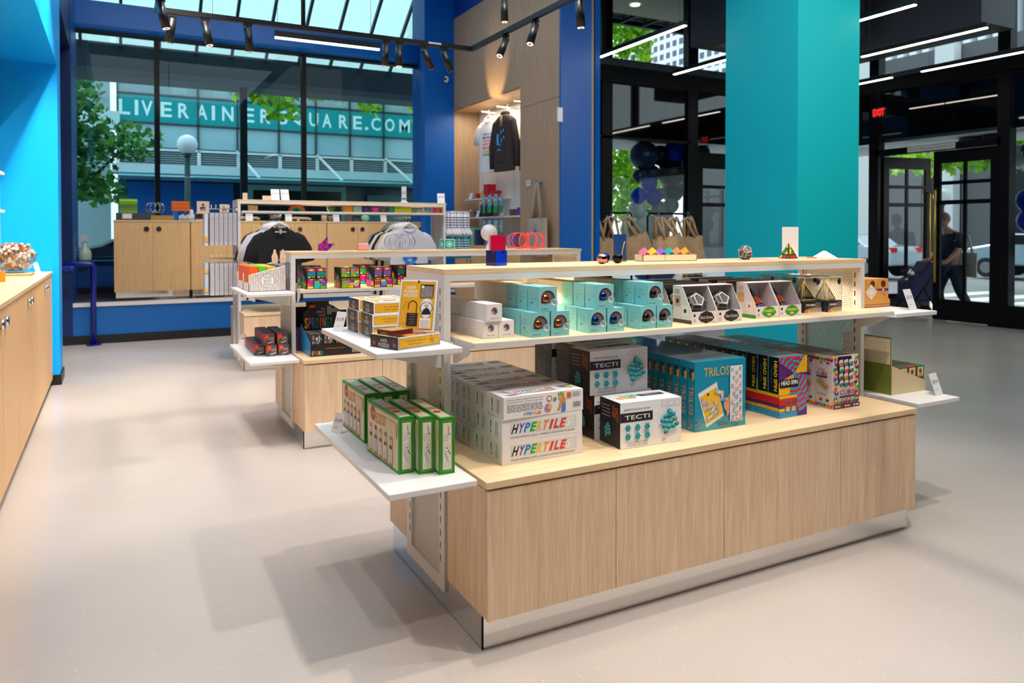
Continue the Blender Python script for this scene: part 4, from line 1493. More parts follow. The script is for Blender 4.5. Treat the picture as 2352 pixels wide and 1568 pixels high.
# --- pale turquoise spinner boxes with a round window
AQ = '#86cfd2'
def spin_side(cv):
    cv.scribble(.3, .62, .36, .1, 2, C('#74b8ba'), 3, .5)
    cv.text('Inner relaxing release', .5, .5, .6, .045, C('#2a3c40'))
    for i, c in enumerate(('#3a5054', '#8cb4b4', '#b4dcdc')):
        cv.disc(.34 + i * .16, .34, .05, C(c), 12)
def make_spinner(col, label):
    t = thing('spinner_box', label, 'box', group='pale turquoise spinner boxes')
    w, d, h = .085, .085, .0975
    b = MB()
    T_ = C(AQ, .35)
    dark = C('#7d6a6c', .5)
    b.box(0, .0045, 0, w, d, h, T_)
    # front face with an arch opening
    cx, r, zb = .043, .0325, .032
    n_ = 14
    arch = [(cx - r, zb)] + [(cx - r * math.cos(PI * i / n_), .052 + r * math.sin(PI * i / n_)) for i in range(n_ + 1)] + [(cx + r, zb)]
    outer = [(0, 0), (0, h), (w, h), (w, 0)]
    for i in range(len(arch) - 1):
        (xa, za), (xc, zc_) = arch[i], arch[i + 1]
        def outp(x, z):
            if z <= zb + 1e-6:
                return (0 if x < cx else w, zb)
            dx, dz = x - cx, z - .052
            s_ = min((w - cx if dx > 0 else cx) / max(abs(dx), 1e-6), (h - .052) / max(dz, 1e-6)) if dz > 0 else (w - cx if dx > 0 else cx) / max(abs(dx), 1e-6)
            return (cx + dx * s_, .052 + dz * s_)
        oa, oc = outp(xa, za), outp(xc, zc_)
        b.poly([(xa, 0, za), (xc, 0, zc_), (oc[0], 0, oc[1]), (oa[0], 0, oa[1])][::-1], T_)
    b.poly([(0, 0, h), (0, 0, .052 + (h - .052) * .98), (cx * .0, 0, h)], T_)
    b.poly([(0, 0, 0), (w, 0, 0), (w, 0, zb), (0, 0, zb)], T_)
    b.poly([(0, .0001, .08), (.014, .0001, .08), (.022, .0001, h), (0, .0001, h)], T_)
    b.poly([(w - .014, .0001, .08), (w, .0001, .08), (w, .0001, h), (w - .022, .0001, h)], T_)
    b.box(0, 0, 0, .0006, .0045, h, T_); b.box(w - .0006, 0, 0, w, .0045, h, T_); b.box(0, 0, h - .0006, w, .0045, h, T_)
    b.poly([(p[0], .0042, p[1]) for p in arch][::-1], dark)
    cv = Canvas(b, (0, -.0002, 0), (1, 0, 0), (0, 0, 1), w, h)
    cv.ring(cx / w, .052 / h, .375, .39, C('#c8ecec'), 20, 0, PI)
    cv.disc(.84, .34, .2, C('#8fd8da'), 18); cv.disc(.84, .34, .13, PAPER, 18)
    for k in range(3):
        cv.line(.73, .36 + k * .05, .95, .29 + k * .05, .028, INK)
    cv.text('Spinner', .32, .1, .42, .07, C('#17506a'))
    spin_side(b.face('left', w, d, h))
    body = b.build('carton', t)
    b = MB(); b.ball((.034, .009, .051), .0185, C(col, .12, .9), 20)
    b.build('spinner_ball', t)
    return t
SPC = ['#b4683c', '#1c4f98', '#3a3034']
SPN = ['copper', 'blue', 'dark grey']
for g, (x1, x2, xu) in enumerate(((1.437, 1.529, 1.472), (1.709, 1.798, 1.752), (1.970, 2.062, 2.012))):
    proto = None
    for (x, y, lay, nm) in ((x1, 2.552, 0, 'lower left'), (x2, 2.552, 0, 'lower right'), (xu, 2.558, 1, 'upper')):
        for j in range(3):
            lab = 'pale turquoise box with a %s spinner ball, %s column, %s' % (SPN[g], nm, nth(j))
            p = (x + random.uniform(-.002, .002), y + j * .092 + (.002 * g), 1.0765 + lay * .0985)
            if proto is None:
                proto = make_spinner(SPC[g], lab); proto.location = p
            else:
                dup(proto, p, lab)
# dotted white and gold boxes behind the turquoise ones
def dots(cv):
    f = cv.off()
    for i in range(16):
        for j in range(15):
            cv.poly([(x_, y_) for x_, y_ in ((.03 + i * .061, .03 + j * .066), (.055 + i * .061, .03 + j * .066), (.055 + i * .061, .055 + j * .066), (.03 + i * .061, .055 + j * .066))], C('#b9a076'), f)
dt = carton('patterned_box', .085, .105, .096, C('#eee9de', .4), dots, side=dots)
n = 0
for g, x in enumerate((1.475, 1.755, 2.02)):
    for j in range(3):
        p = (x, 2.835 + j * .108, 1.0765)
        lab = 'gold dotted white box behind the %s spinners, %s' % (SPN[g], nth(j))
        for lay in (0, 1):
            q = (p[0], p[1], p[2] + lay * .0975)
            lb = lab + (', upper layer' if lay else ', lower layer')
            if n == 0:
                dt.location = q; tag(dt, lb, 'box', 'white gold dotted boxes')
            else:
                dup(dt, q, lb)
            n += 1


# --- sloping window boxes: black and white ball puzzle, and coloured pyramid puzzle
CLEAR = glassm('clear_plastic', '#f2f2f0', 0.06)
def slope_box(kind, label, loc):
    w, d, h, hf = .15, .13, .165, .055
    t = thing('puzzle_window_box', label, 'box', loc, group='%s puzzle window boxes' % kind)
    b = MB()
    card = C('#f1e9e6', .4)
    b.box(0, .0, 0, w, .002, hf, card)
    b.box(0, .002, 0, w, d, .002, card)
    b.box(0, d - .002, .002, w, d, h, card)
    for x in (0, w - .002):
        b.prism([(.002, .002), (d - .002, .002), (d - .002, h), (.07, h), (.066, h), (.002, hf)], 'X', x, x + .002, card)
    b.box(0, .062, h, w, d, h + .003, card)
    cv = Canvas(b, (0, 0, 0), (1, 0, 0), (0, 0, 1), w, hf)
    cv.disc(.1, .7, .045, INK); cv.disc(.1, .28, .045, INK); cv.disc(.1, .28, .03, PAPER)
    pl = [(.24, .5), (.34, .95), (.56, 1.14), (.78, .95), (.88, .5), (.78, .2), (.56, .02), (.34, .2)]
    cv.poly([(x, y * .9) for x, y in pl][::-1], C('#2a2622') if kind == 'black and white' else C('#1f9a3c'))
    if kind == 'black and white':
        cv.text('Ghost Xtreme', .56, .52, .5, .26, C('#f2f0ec'))
    else:
        cv.text('PYRAMINX', .56, .62, .48, .26, C('#f2d21c'), bold=.02); cv.disc(.56, .3, .09, C('#f0b4a8'), 12, ry=.1)
    cv.rect(.78, .08, .16, .05, C('#c8b4b0'))
    c2 = Canvas(b, (0, d, 0), (0, -1, 0), (0, 0, 1), d, h)
    c2.rect(0, 0, .98, .1, C('#4a3a30') if kind == 'black and white' else C('#1f9a3c'))
    c2.rect(.1, .45, .3, .3, C('#d8a888')); c2.disc(.25, .6, .08, C('#3a3434') if kind == 'black and white' else C('#e8c020'))
    c2.rect(.5, .2, .3, .28, C('#faf6f2')); c2.disc(.65, .34, .08, C('#3a3434') if kind == 'black and white' else C('#d82a1e'), 3 if kind != 'black and white' else 8)
    c2.scribble(.1, .8, .26, .14, 4, C('#b0a8a4'), 3)
    b.build('carton', t)
    b = MB(); b.mesh([(.002, .003, hf), (w - .002, .003, hf), (w - .002, .064, h), (.002, .064, h)], [(0, 1, 2, 3)], CLEAR)
    b.build('clear_window', t)
    if kind == 'black and white':
        o = ball_puzzle(.058); o.name = 'puzzle'
        o.parent = t; o.location = (w / 2, .07, .082); o.rotation_euler = (.4, .5, .3)
    else:
        b = pyramid_mesh(.135, ['#2a4fd8', '#f0c81c', '#d8261e', '#1fa04a'], 2)
        o = b.build('puzzle', t, loc=(w / 2, .078, .03)); o.rotation_euler = (-.25, 0, .5)
    return t


def ball_puzzle(r, ring='#f4f2ee', dark='#332d28'):
    """faceted ball with dark tiles outlined in white"""
    bm = bmesh.new()
    bmesh.ops.create_icosphere(bm, subdivisions=1, radius=r)
    # dual: dodecahedron from the 20 face centres
    bm.free()
    bm = bmesh.new()
    bmesh.ops.create_icosphere(bm, subdivisions=1, radius=r)
    b = MB()
    phi = (1 + 5 ** .5) / 2
    bm.verts.ensure_lookup_table()
    faces = []
    for v in bm.verts:
        cs = [f.calc_center_median().normalized() * r for f in v.link_faces]
        nrm = v.co.normalized()
        x = nrm.orthogonal().normalized(); y = nrm.cross(x)
        cs.sort(key=lambda c: math.atan2(c.dot(y), c.dot(x)))
        faces.append((nrm, cs))
    bm.free()
    rg = random.Random(3)
    for nrm, cs in faces:
        b.poly(cs, C('#2a2420', .4))
        c0 = sum(cs, Vector()) / len(cs)
        n_ = len(cs)
        k = rg.randrange(n_)
        cs2 = cs[k:] + cs[:k]
        m1 = (cs2[0] + cs2[1]) / 2; m2 = (cs2[2] + cs2[3]) / 2 if n_ > 4 else (cs2[2] + cs2[0]) / 2
        for piece in ([m1] + cs2[1:3] + [m2], [m2] + cs2[3:] + [cs2[0], m1]):
            pc = sum(piece, Vector()) / len(piece)
            b.poly([pc + (p - pc) * .93 + nrm * r * .012 for p in piece], C(ring, .4))
            b.poly([pc + (p - pc) * .79 + nrm * r * .022 for p in piece], C(dark, .5))
    return b.build('ball_puzzle')


def pyramid_mesh(s, cols, seed=0):
    """tetrahedral twisty puzzle of edge s standing on its base"""
    hgt = s * (2 / 3) ** .5
    A = [Vector((-s / 2, -s * .2887, 0)), Vector((s / 2, -s * .2887, 0)), Vector((0, s * .5774, 0)), Vector((0, 0, hgt))]
    b = MB()
    b.mesh(A, [(0, 2, 1), (0, 1, 3), (1, 2, 3), (2, 0, 3)], C('#141216', .4))
    rg = random.Random(seed)
    for tri_ in ((0, 1, 3), (1, 2, 3), (2, 0, 3)):
        p, q, r_ = [A[i] for i in tri_]
        nrm = (q - p).cross(r_ - p).normalized()
        g = lambda a, c: p + (q - p) * a + (r_ - p) * c + nrm * s * .006
        pcs = [[(.26, .27), (.6, .27), (.34, .53)], [(.03, .03), (.28, .03), (.22, .22), (.03, .22)], [(.32, .03), (.7, .03), (.6, .22), (.26, .22)],
               [(.74, .03), (.95, .03), (.76, .22), (.64, .22)], [(.03, .26), (.2, .26), (.3, .58), (.03, .66)], [(.04, .7), (.26, .62), (.2, .76), (.04, .93)],
               [(.64, .26), (.72, .26), (.3, .68), (.36, .56)]]
        for i, pc in enumerate(pcs):
            c0 = (sum(x for x, _ in pc) / len(pc), sum(y for _, y in pc) / len(pc))
            b.poly([g(c0[0] + (x - c0[0]) * .95, c0[1] + (y - c0[1]) * .95) for x, y in pc], C(cols[(i + seed + rg.randrange(2)) % len(cols)], .3))
    return b


proto = None
for i in range(2):
    for j in range(4):
        lab = 'sloping window box with a ball puzzle, %s column, %s' % (['left', 'right'][i], nth(j))
        p = (2.277 + i * .152, 2.58 + j * .134, 1.0765)
        if proto is None:
            proto = slope_box('black and white', lab, p)
        else:
            dup(proto, p, lab)
proto = None
for i in range(2):
    for j in range(4):
        lab = 'sloping window box with a pyramid puzzle, %s column, %s' % (['left', 'right'][i], nth(j))
        p = (2.70 + i * .155, 2.609 + j * .134, 1.0765)
        if proto is None:
            proto = slope_box('coloured pyramid', lab, p)
        else:
            dup(proto, p, lab)


def acrylic(label, loc):
    w, d, h = .128, .13, .178
    t = thing('acrylic_puzzle_box', label, 'box', loc, group='clear acrylic pyramid puzzle boxes')
    b = MB()
    b.box(0, 0, 0, w, d, .056, C('#262a34', .2))
    cv = Canvas(b, (0, 0, 0), (1, 0, 0), (0, 0, 1), w, .056)
    cv.text('PYRAMINX', .4, .68, .6, .2, C('#f0f2f4'), bold=.02)
    cv.poly([(0, 0), (1, 0), (1, .4), (.6, .46), (.2, .34), (0, .14)], C('#b08a54', .2))
    for i, c in enumerate(('#e86a4a', '#e8c45a', '#8cc87c', '#7ab8e0', '#b49ae0')):
        cv.poly([(i * .2, 0), (i * .2 + .2, 0), (i * .2 + .17, .16), (i * .2 + .03, .16)], C(c, .2))
    cv.rect(.64, .4, .3, .5, C('#5a5c64'))
    b.build('card_base', t)
    b = MB()
    for q in (((0, 0, .056), (w, 0, .056), (w, 0, h), (0, 0, h)), ((0, d, .056), (0, 0, .056), (0, 0, h), (0, d, h)), ((w, 0, .056), (w, d, .056), (w, d, h), (w, 0, h)),
              ((w, d, .056), (0, d, .056), (0, d, h), (w, d, h)), ((0, 0, h), (w, 0, h), (w, d, h), (0, d, h))):
        b.poly(q, CLEAR)
    for p0, p1 in (((0, 0, .056), (0, 0, h)), ((w, 0, .056), (w, 0, h)), ((0, 0, h), (w, 0, h)), ((0, d, h), (w, d, h)), ((0, 0, h), (0, d, h)), ((w, 0, h), (w, d, h))):
        b.tube([p0, p1], .0009, C('#dcdcd8', .2), 4)
    Canvas(b, (.085, 0, .14), (1, 0, 0), (0, 0, 1), .03, .03).disc(.5, .5, .5, C('#23262c'))
    b.build('clear_cover', t)
    b = MB()
    s = .1; A = [Vector((w / 2 - s / 2, .03, .06)), Vector((w / 2 + s / 2, .03, .06)), Vector((w / 2, .11, .06)), Vector((w / 2, .06, .158))]
    for i, j in ((0, 1), (1, 2), (2, 0), (0, 3), (1, 3), (2, 3)):
        b.tube([A[i], A[j]], .0028, C('#e8c458', .2), 6)
    b.mesh([a * .92 + (sum(A, Vector()) / 4) * .08 for a in A], [(0, 2, 1), (0, 1, 3), (1, 2, 3), (2, 0, 3)], glassm('frosted_plastic', '#e6e4e0', 0.15, 0.2))
    b.build('puzzle', t)
    return t


proto = acrylic('clear acrylic box with a see-through pyramid puzzle, front left', (3.108, 2.68, 1.0765))
for lab, p, rz in (('clear acrylic box with a see-through pyramid puzzle, front right', (3.248, 2.65, 1.0765), 8),
                   ('clear acrylic box with a see-through pyramid puzzle, second row left', (3.105, 2.83, 1.0765), 0),
                   ('clear acrylic box with a see-through pyramid puzzle, second row right', (3.25, 2.82, 1.0765), 0),
                   ('clear acrylic box with a see-through pyramid puzzle, third row left', (3.10, 2.97, 1.0765), 4),
                   ('clear acrylic box with a see-through pyramid puzzle, third row right', (3.245, 2.98, 1.0765), 0),
                   ('clear acrylic box with a see-through white pyramid puzzle at the back left', (2.76, 3.17, 1.0765), -6)):
    dup(proto, p, lab, rz=R(rz))

# ================================================================== END SHELVES OF THE NEAR GONDOLA
def lock_side(cv):
    cv.rect(0, 0, 1, 1, C('#28262a'))
    for x in (.13, .87):
        cv.rect(x - .07, .14, .14, .42, C('#6a3438')); cv.rect(x - .02, .3, .07, .12, C('#e0743c'))
        cv.ring(x, .6, .045, .062, C('#6c6478'), 12, 0, PI)
    cv.ring(.5, .7, .15, .165, C('#e8b42a'), 10, PI * .25, PI * .75)
    cv.text('LOCK', .5, .62, .25, .26, C('#dcd6c8'), bold=.03)
    cv.text('PUZZLE', .5, .25, .38, .3, C('#dcd6c8'), bold=.03)
def lock_front(cv):
    cv.rect(.03, .12, .94, .76, C('#3a3230')); cv.rect(.035, .14, .93, .72, C('#e9ae18'))
    cv.text('"ONLY A FREE INDIVIDUAL CAN', .42, .6, .46, .13, INK)
    cv.text('MAKE A DISCOVERY ..."', .42, .36, .36, .13, INK)
    cv.line(.72, .5, .86, .6, .008, INK); cv.line(.72, .36, .84, .38, .006, INK)
def lock_top(cv):
    cv.rect(.04, .05, .92, .9, C('#5a5452')); cv.rect(.05, .07, .9, .86, PAPER)
    cv.rect(.08, .12, .84, .76, C('#e9ae18')); cv.poly([(.15, .2), (.5, .15), (.85, .3), (.8, .8), (.3, .7)], C('#f4f0ea')); cv.rect(.3, .3, .3, .36, C('#b86a3c'))
lk = carton('lock_puzzle_box', .205, .15, .0465, C('#f3f0ec', .4), lock_front, side=lock_side, back=lock_top)
n = 0
for (cx, cy, nm) in ((.912, 2.915, 'front'), (.903, 3.092, 'rear')):
    for k in range(3):
        p = (cx + [0, -.004, .006][k], cy + [0, -.01, .005][k], 1.0645 + k * .047)
        lab = 'white, black and yellow padlock puzzle box, %s stack on the upper end shelf, %s' % (nm, ['bottom', 'middle', 'top'][k])
        if n == 0:
            lk.location = p; tag(lk, lab, 'box', 'padlock puzzle boxes')
        else:
            dup(lk, p, lab)
        n += 1
t = thing('open_puzzle_box', 'opened padlock puzzle box with its yellow lid standing up', 'box', (.896, 2.565, 1.0645), R(20))
w, d, h = .205, .16, .046
b = MB()
b.box(0, 0, 0, w, .004, h, C('#f3f0ec')); b.box(0, d - .004, 0, w, d, h, C('#f3f0ec')); b.box(0, 0, 0, .004, d, h, C('#f3f0ec')); b.box(w - .004, 0, 0, w, d, h, C('#f3f0ec'))
b.box(0, 0, 0, w, d, .02, C('#f3f0ec')); b.box(.004, .004, .03, w - .004, d - .004, .034, C('#d9862a'))
lock_front(b.face('front', w, d, h)); lock_side(b.face('left', w, d, h))
b.build('tray', t)
b = MB()
LW, LH = .15, .2
b.box(0, 0, 0, LW, .006, LH, PAPER)
cv = Canvas(b, (0, 0, 0), (1, 0, 0), (0, 0, 1), LW, LH)
cv.rect(.04, .03, .92, .93, C('#6a625c')); cv.rect(.05, .037, .9, .916, C('#e9ae18'))
cv.text('LOCK', .3, .85, .26, .06, PAPER, bold=.03); cv.text('PUZZLE', .3, .77, .36, .06, PAPER, bold=.03)
cv.scribble(.1, .66, .4, .07, 3, PAPER, 2)
cv.rect(.56, .64, .36, .27, C('#2c2a2e')); cv.scribble(.58, .66, .32, .22, 9, C('#dcdcd8'), 3, .45); cv.rect(.59, .84, .06, .05, PAPER)
cv.ring(.38, .5, .1, .125, C('#3a2a22'), 14, 0, PI); cv.rect(.255, .42, .025, .08, C('#3a2a22')); cv.rect(.48, .3, .025, .2, C('#3a2a22'))
cv.rect(.24, .1, .3, .25, C('#2a2628'))
for i in range(5):
    cv.line(.3 + .03 * (i % 2), .14 + i * .045, .46, .14 + i * .045, .008, C('#b8a888'))
cv.line(.1, .42, .22, .58, .006, INK); cv.line(.1, .42, .17, .18, .02, C('#f2dca0'))
cv.disc(.76, .45, .17, PAPER, 22, ry=.19); cv.ring(.76, .45, .15, .17, C('#2c2a2e'), 24)
cv.poly([(.63, .32), (.9, .33), (.84, .43), (.76, .46), (.68, .42)], C('#1c1a1e')); cv.disc(.76, .5, .06, C('#b8b4b2')); cv.disc(.76, .54, .07, C('#dcdad8'), 10, ry=.035)
cv.rect(.6, .06, .3, .2, PAPER); cv.scribble(.63, .08, .24, .15, 5, C('#7c7a7a'), 6, .3)
cv.disc(.5, .96, .03, INK, 12)
cv.text('FREE INDIVIDUAL', .17, .09, .2, .02, PAPER)
o = b.build('lid', t, loc=(w - .006, d, h)); o.rotation_euler = (R(-14), 0, R(-62)); o['label'] = 'yellow printed inside of the lid'
o.location = (w - .085, d - .005, h)
b = MB(); b.box(0, 0, 0, .1, .085, .018, C('#5a2418', .3)); Canvas(b, (0, 0, .018), (1, 0, 0), (0, 1, 0), .1, .085).rect(.04, .04, .92, .92, C('#c08a5c', .3))
o = b.build('wooden_puzzle', t, loc=(.012, .05, .046)); o['label'] = 'dark red inner puzzle case'
b = MB(); b.tube([(.12, .07, .05), (.14, .05, .056), (.155, .03, .05), (.15, .01, .048), (.16, -.003, .04), (.165, -.004, .02), (.17, -.004, .012)], .0014, C('#c8a85c', .4), 6)
b.build('string', t)


def price_card(label, loc, rz, txt='$12.99', s=1.0, group=None):
    b = MB()
    w_, h_ = .062 * s, .085 * s
    b.hull([(-w_ / 2, 0, 0), (w_ / 2, 0, 0), (w_ / 2, .0015, 0), (-w_ / 2, .0015, 0), (-w_ / 2, .03 * s, h_), (w_ / 2, .03 * s, h_), (w_ / 2, .0315 * s, h_), (-w_ / 2, .0315 * s, h_)], C('#f0f0f2', .3))
    b.box(-w_ / 2, 0, 0, w_ / 2, .045 * s, .002, C('#e4e4e4', .3))
    v = Vector((0, .03 * s, h_)); L = v.length
    cv = Canvas(b, (-w_ / 2, 0, 0), (1, 0, 0), v.normalized(), w_, L)
    cv.text(txt, .5, .6, .72, .2, C('#26325a')); cv.text('item price', .35, .25, .4, .06, INK)
    return tag(b.build('price_card', loc=loc, rz=rz), label, 'price card', group)
price_card('small white price card beside the padlock puzzle stack', (.842, 3.19, 1.0645), R(-62), '$12.99', .95)
price_card('small white price card behind the green boxes', (.852, 3.26, .6095), R(-62), '$14.99', .95)

def green_end(cv):
    cv.rect(0, 0, 1, 1, C('#2f9a28'))
    cv.frame(.07, .02, .86, .96, .05, C('#135c1c')); cv.frame(.14, .04, .72, .92, .03, C('#7a8a1e'))
    cv.rect(.22, .08, .56, .83, C('#e9e2d2'))
    m = C('#5a4436')
    cv.ring(.5, .46, .2, .215, m, 16); cv.disc(.5, .46, .05, m)
    cv.line(.55, .86, .6, .74, .04, m); cv.disc(.62, .71, .08, C('#a8917a')); cv.line(.56, .42, .72, .34, .05, m)
    cv.line(.3, .38, .5, .22, .02, m); cv.line(.38, .4, .56, .24, .02, m)
    for i in range(12):
        cv.disc(.35 + (i * 7 % 10) * .035, .12 + (i * 3 % 7) * .018, .02, C('#8a7460'))
    cv.scribble(.26, .6, .3, .14, 4, C('#a8937c'), 3, .2)
def green_side(cv):
    cv.rect(0, 0, 1, 1, C('#2f9a28')); cv.rect(.03, .05, .94, .9, C('#e2d6ba'))
    cv.disc(.2, .82, .085, C('#a83226')); cv.text('Great Minds', .2, .82, .12, .07, C('#f0d8c0'))
    cv.poly([(.28, .66), (.6, .7), (.62, .9), (.3, .86)], C('#b8924e')); cv.text('SET OF 5', .45, .78, .27, .1, C('#f0e6d0'))
    for i, c in enumerate(('#8c8276', '#5c5650', '#8a8074', '#77705f', '#9c9284')):
        x = .12 + i * .16
        cv.rect(x - .05, .1, .11, .34, C(['#d4d0c4', '#c8ccd0', '#d8d4c8', '#ccd2cc', '#d8ccc8'][i]))
        cv.disc(x + .01, .5, .04, C('#d8bfa0'), 12, ry=.1); cv.disc(x + .01, .57, .042, C(c), 10, ry=.045); cv.rect(x - .03, .36, .08, .07, C('#3c3836'))
        cv.rect(x - .05, .06, .11, .05, C('#c8823c'))
    cv.rect(.66, .6, .28, .28, C('#dccfae')); cv.ring(.84, .74, .06, .065, C('#8a7454'), 12)
def green_top(cv):
    cv.rect(0, 0, 1, 1, C('#2a8a2c')); cv.rect(.16, .04, .68, .92, C('#d8ccb4')); cv.disc(.5, .3, .26, C('#b03428'), 14, ry=.05)
    cv.rect(.2, .4, .6, .14, C('#b08c58')); cv.scribble(.2, .62, .6, .24, 8, C('#9a8a70'), 5, .3)
gb = carton('great_puzzle_set_box', .059, .345, .205, C('#2f9a28', .35), green_end, side=green_side, back=green_top)
gb.name = 'puzzle_set_box'
n = 0
for row, lst in (('front', ((.906, 2.585, 2), (.972, 2.552, 0), (1.035, 2.513, -1))), ('rear', ((.914, 3.035, 0), (.985, 3.03, 0), (1.052, 3.03, 0)))):
    for i, (x, y, a) in enumerate(lst):
        lab = 'green framed puzzle set box with old portraits, %s row, %s' % (row, ['left', 'middle', 'right'][i])
        if n == 0:
            gb.location = (x, y, .6095); gb.rotation_euler[2] = R(a); tag(gb, lab, 'box', 'green puzzle set boxes')
        else:
            dup(gb, (x, y, .6095), lab, rz=R(a))
        n += 1

# right hand end shelves of the near gondola
def wedge_display(name, label, loc, rz, w, d, h, hf, card, inner, frontart=None, sideart=None, n=(3, 2), cols=None, cat='display box'):
    """open fronted counter display: side walls slope from the tall back to a low front, small boxes inside"""
    t = thing(name, label, cat, loc, rz)
    b = MB()
    e = .003
    b.box(0, 0, 0, w, e, hf, card); b.box(0, 0, 0, w, d, e, card); b.box(0, d - e, 0, w, d, h, card)
    for x in (0, w - e):
        b.prism([(0, 0), (d, 0), (d, h), (d * .8, h), (0, hf)], 'X', x, x + e, card)
    if frontart:
        frontart(Canvas(b, (0, 0, 0), (1, 0, 0), (0, 0, 1), w, hf))
    if sideart:
        sideart(Canvas(b, (0, d, 0), (0, -1, 0), (0, 0, 1), d, h), hf / h)
    b.build('tray', t)
    return t
def plain_side(c1, c2):
    def f(cv, q):
        cv.poly([(.02, .02), (.98, .02), (.98, q), (.22, .97), (.02, .97)], C(c1))
        if c2:
            cv.rect(.3, .1, .3, .25, C(c2))
    return f
def side_display(name, label, loc, L, Wd, pts, card, edge=None, art=None, backh=None, backmat=None):
    """counter display open towards +x: sloping side walls lie in the x-z plane"""
    t = thing(name, label, 'display box', loc)
    b = MB()
    for y in (0, Wd - .004):
        b.prism(pts, 'Y', y, y + .004, card)
    b.box(.004, .004, 0, L, Wd - .004, .004, card)
    b.box(0, .004, 0, .004, Wd - .004, pts[-1][1], edge or card)
    b.box(L - .004, .004, 0, L, Wd - .004, pts[2][1] if len(pts) > 3 else .03, card)
    if backh:
        b.box(-.004, 0, 0, 0, Wd, pts[-1][1], edge or card)
        b.box(-.004, 0, pts[-1][1], 0, Wd, backh, backmat)
        c2 = Canvas(b, (-.004, Wd, pts[-1][1]), (0, -1, 0), (0, 0, 1), Wd, backh - pts[-1][1])
        c2.scribble(.08, .1, .84, .78, 9, C('#a89a78'), 3, .18); c2.frame(0, 0, 1, 1, .02, edge); c2.disc(.35, .97, .1, C('#b82a26'), 10, ry=.05)
    if art:
        art(Canvas(b, (0, 0, 0), (1, 0, 0), (0, 0, 1), L, pts[-1][1]))
    b.build('tray', t)
    return t
def dia(cv):
    cv.poly([(.28, .5), (.44, .26), (.6, .5), (.44, .76)], C('#f2eadc')); cv.ring(.44, .5, .07, .08, C('#b89a78'), 16); cv.rect(0, .08, 1, .03, C('#a0662c')); cv.rect(0, .0, 1, .04, C('#a0662c'))
side_display('puzzle_display', 'orange wood look counter display with a white diamond on the upper right end shelf', (3.66, 2.80, 1.0605), .292, .2,
             [(0, 0), (.292, 0), (.292, .042), (.07, .155), (0, .175)], C('#d99a4c', .5), art=dia)
def wood_puz(cv):
    cv.disc(.5, .62, .24, C('#6a3418'), 8); cv.rect(.0, .12, 1, .16, C('#6a2a6c')); cv.poly([(.4, .2), (.5, .3), (.6, .2), (.5, .1)], PAPER)
wp = carton('wooden_puzzle_box', .09, .185, .078, C('#e0a050', .5), wood_puz)
n = 0
for k in range(2):
    for i in range(3):
        p = (3.668 + i * .0935, 2.806, 1.065 + k * .079)
        lab = 'orange wooden puzzle box in the counter display, %s layer, %s' % (['lower', 'upper'][k], ['left', 'middle', 'right'][i])
        if n == 0:
            wp.location = p; tag(wp, lab, 'box', 'orange puzzle boxes in the upper right display')
        else:
            dup(wp, p, lab)
        n += 1
price_card('white price card on the upper right end shelf', (3.90, 2.62, 1.0605), R(8), '$16.99', 1.3)
price_card('white price card on the lower right end shelf', (3.92, 2.48, .6125), R(8), '$9.99', 1.3)
side_display('puzzle_display', 'olive green counter display with a raised script lid on the lower right end shelf', (3.682, 2.595, .6125), .292, .3,
             [(0, 0), (.292, 0), (.292, .055), (0, .158)], C('#d8c79c', .5), edge=C('#6f7a2a', .5), backh=.31, backmat=C('#d6cdae', .5))
def mini(cv):
    cv.rect(.12, .1, .76, .8, C('#e8d8a8')); cv.disc(.5, .55, .2, C('#7a5a2c')); cv.rect(.2, .14, .6, .14, C('#e08a3a'))
mn_ = [carton('mini_puzzle_box', .066, .09, .066, C(c_, .4), mini) for c_ in ('#2f7a2c', '#b82a3a')]
k2 = 0
for k in range(2):
    for i in range(4):
        for j in range(3):
            src = mn_[(i + k) % 2]
            p = (3.692 + i * .0715, 2.603 + j * .094, .617 + k * .068)
            lab = 'mini %s puzzle box in olive display, %s layer, %s column, %s' % (['green', 'red'][(i + k) % 2], ['lower', 'upper'][k], ORD[i], nth(j))
            if 'label' not in src:
                src.location = p; tag(src, lab, 'box', 'mini puzzle boxes in the olive display')
            else:
                dup(src, p, lab)

# ================================================================== TOP BOARD OF THE NEAR GONDOLA
ZT = 1.3435
def gem(name, label, c1, loc, rz, s=.066, tint=None):
    b = MB(); b.box(-s / 2, -s / 2, 0, s / 2, s / 2, s, c1)
    o = b.build(name, loc=loc, rz=rz, bevel=.0015)
    return tag(o, label, 'cube')
def gemmat(name, cols):
    m, n_, l, bs = newmat(name)
    g = n_.new('ShaderNodeNewGeometry'); sp = n_.new('ShaderNodeVectorTransform')
    sp.vector_type = 'NORMAL'; sp.convert_from = 'WORLD'; sp.convert_to = 'OBJECT'
    l.new(g.outputs['Normal'], sp.inputs[0])
    x = n_.new('ShaderNodeSeparateXYZ'); l.new(sp.outputs[0], x.inputs[0])
    mr = n_.new('ShaderNodeMapRange'); mr.inputs[1].default_value = -1; mr.inputs[2].default_value = 1
    l.new(x.outputs[0], mr.inputs[0])
    r = n_.new('ShaderNodeValToRGB'); r.color_ramp.interpolation = 'CONSTANT'
    r.color_ramp.elements[0].color = lin(cols[0]); r.color_ramp.elements[1].position = .4; r.color_ramp.elements[1].color = lin(cols[1])
    e = r.color_ramp.elements.new(.75); e.color = lin(cols[2])
    l.new(mr.outputs[0], r.inputs[0]); l.new(r.outputs[0], bs.inputs['Base Color'])
    bs.inputs['Roughness'].default_value = .04; bs.inputs['Transmission Weight'].default_value = .35; bs.inputs['IOR'].default_value = 1.45
    return m
gem('prism_cube', 'glass cube with blue and yellow faces, under the magenta one', gemmat('gem_blue', ('#0a1a6a', '#1440e8', '#e8c81c')), (1.478, 2.935, ZT), R(14))
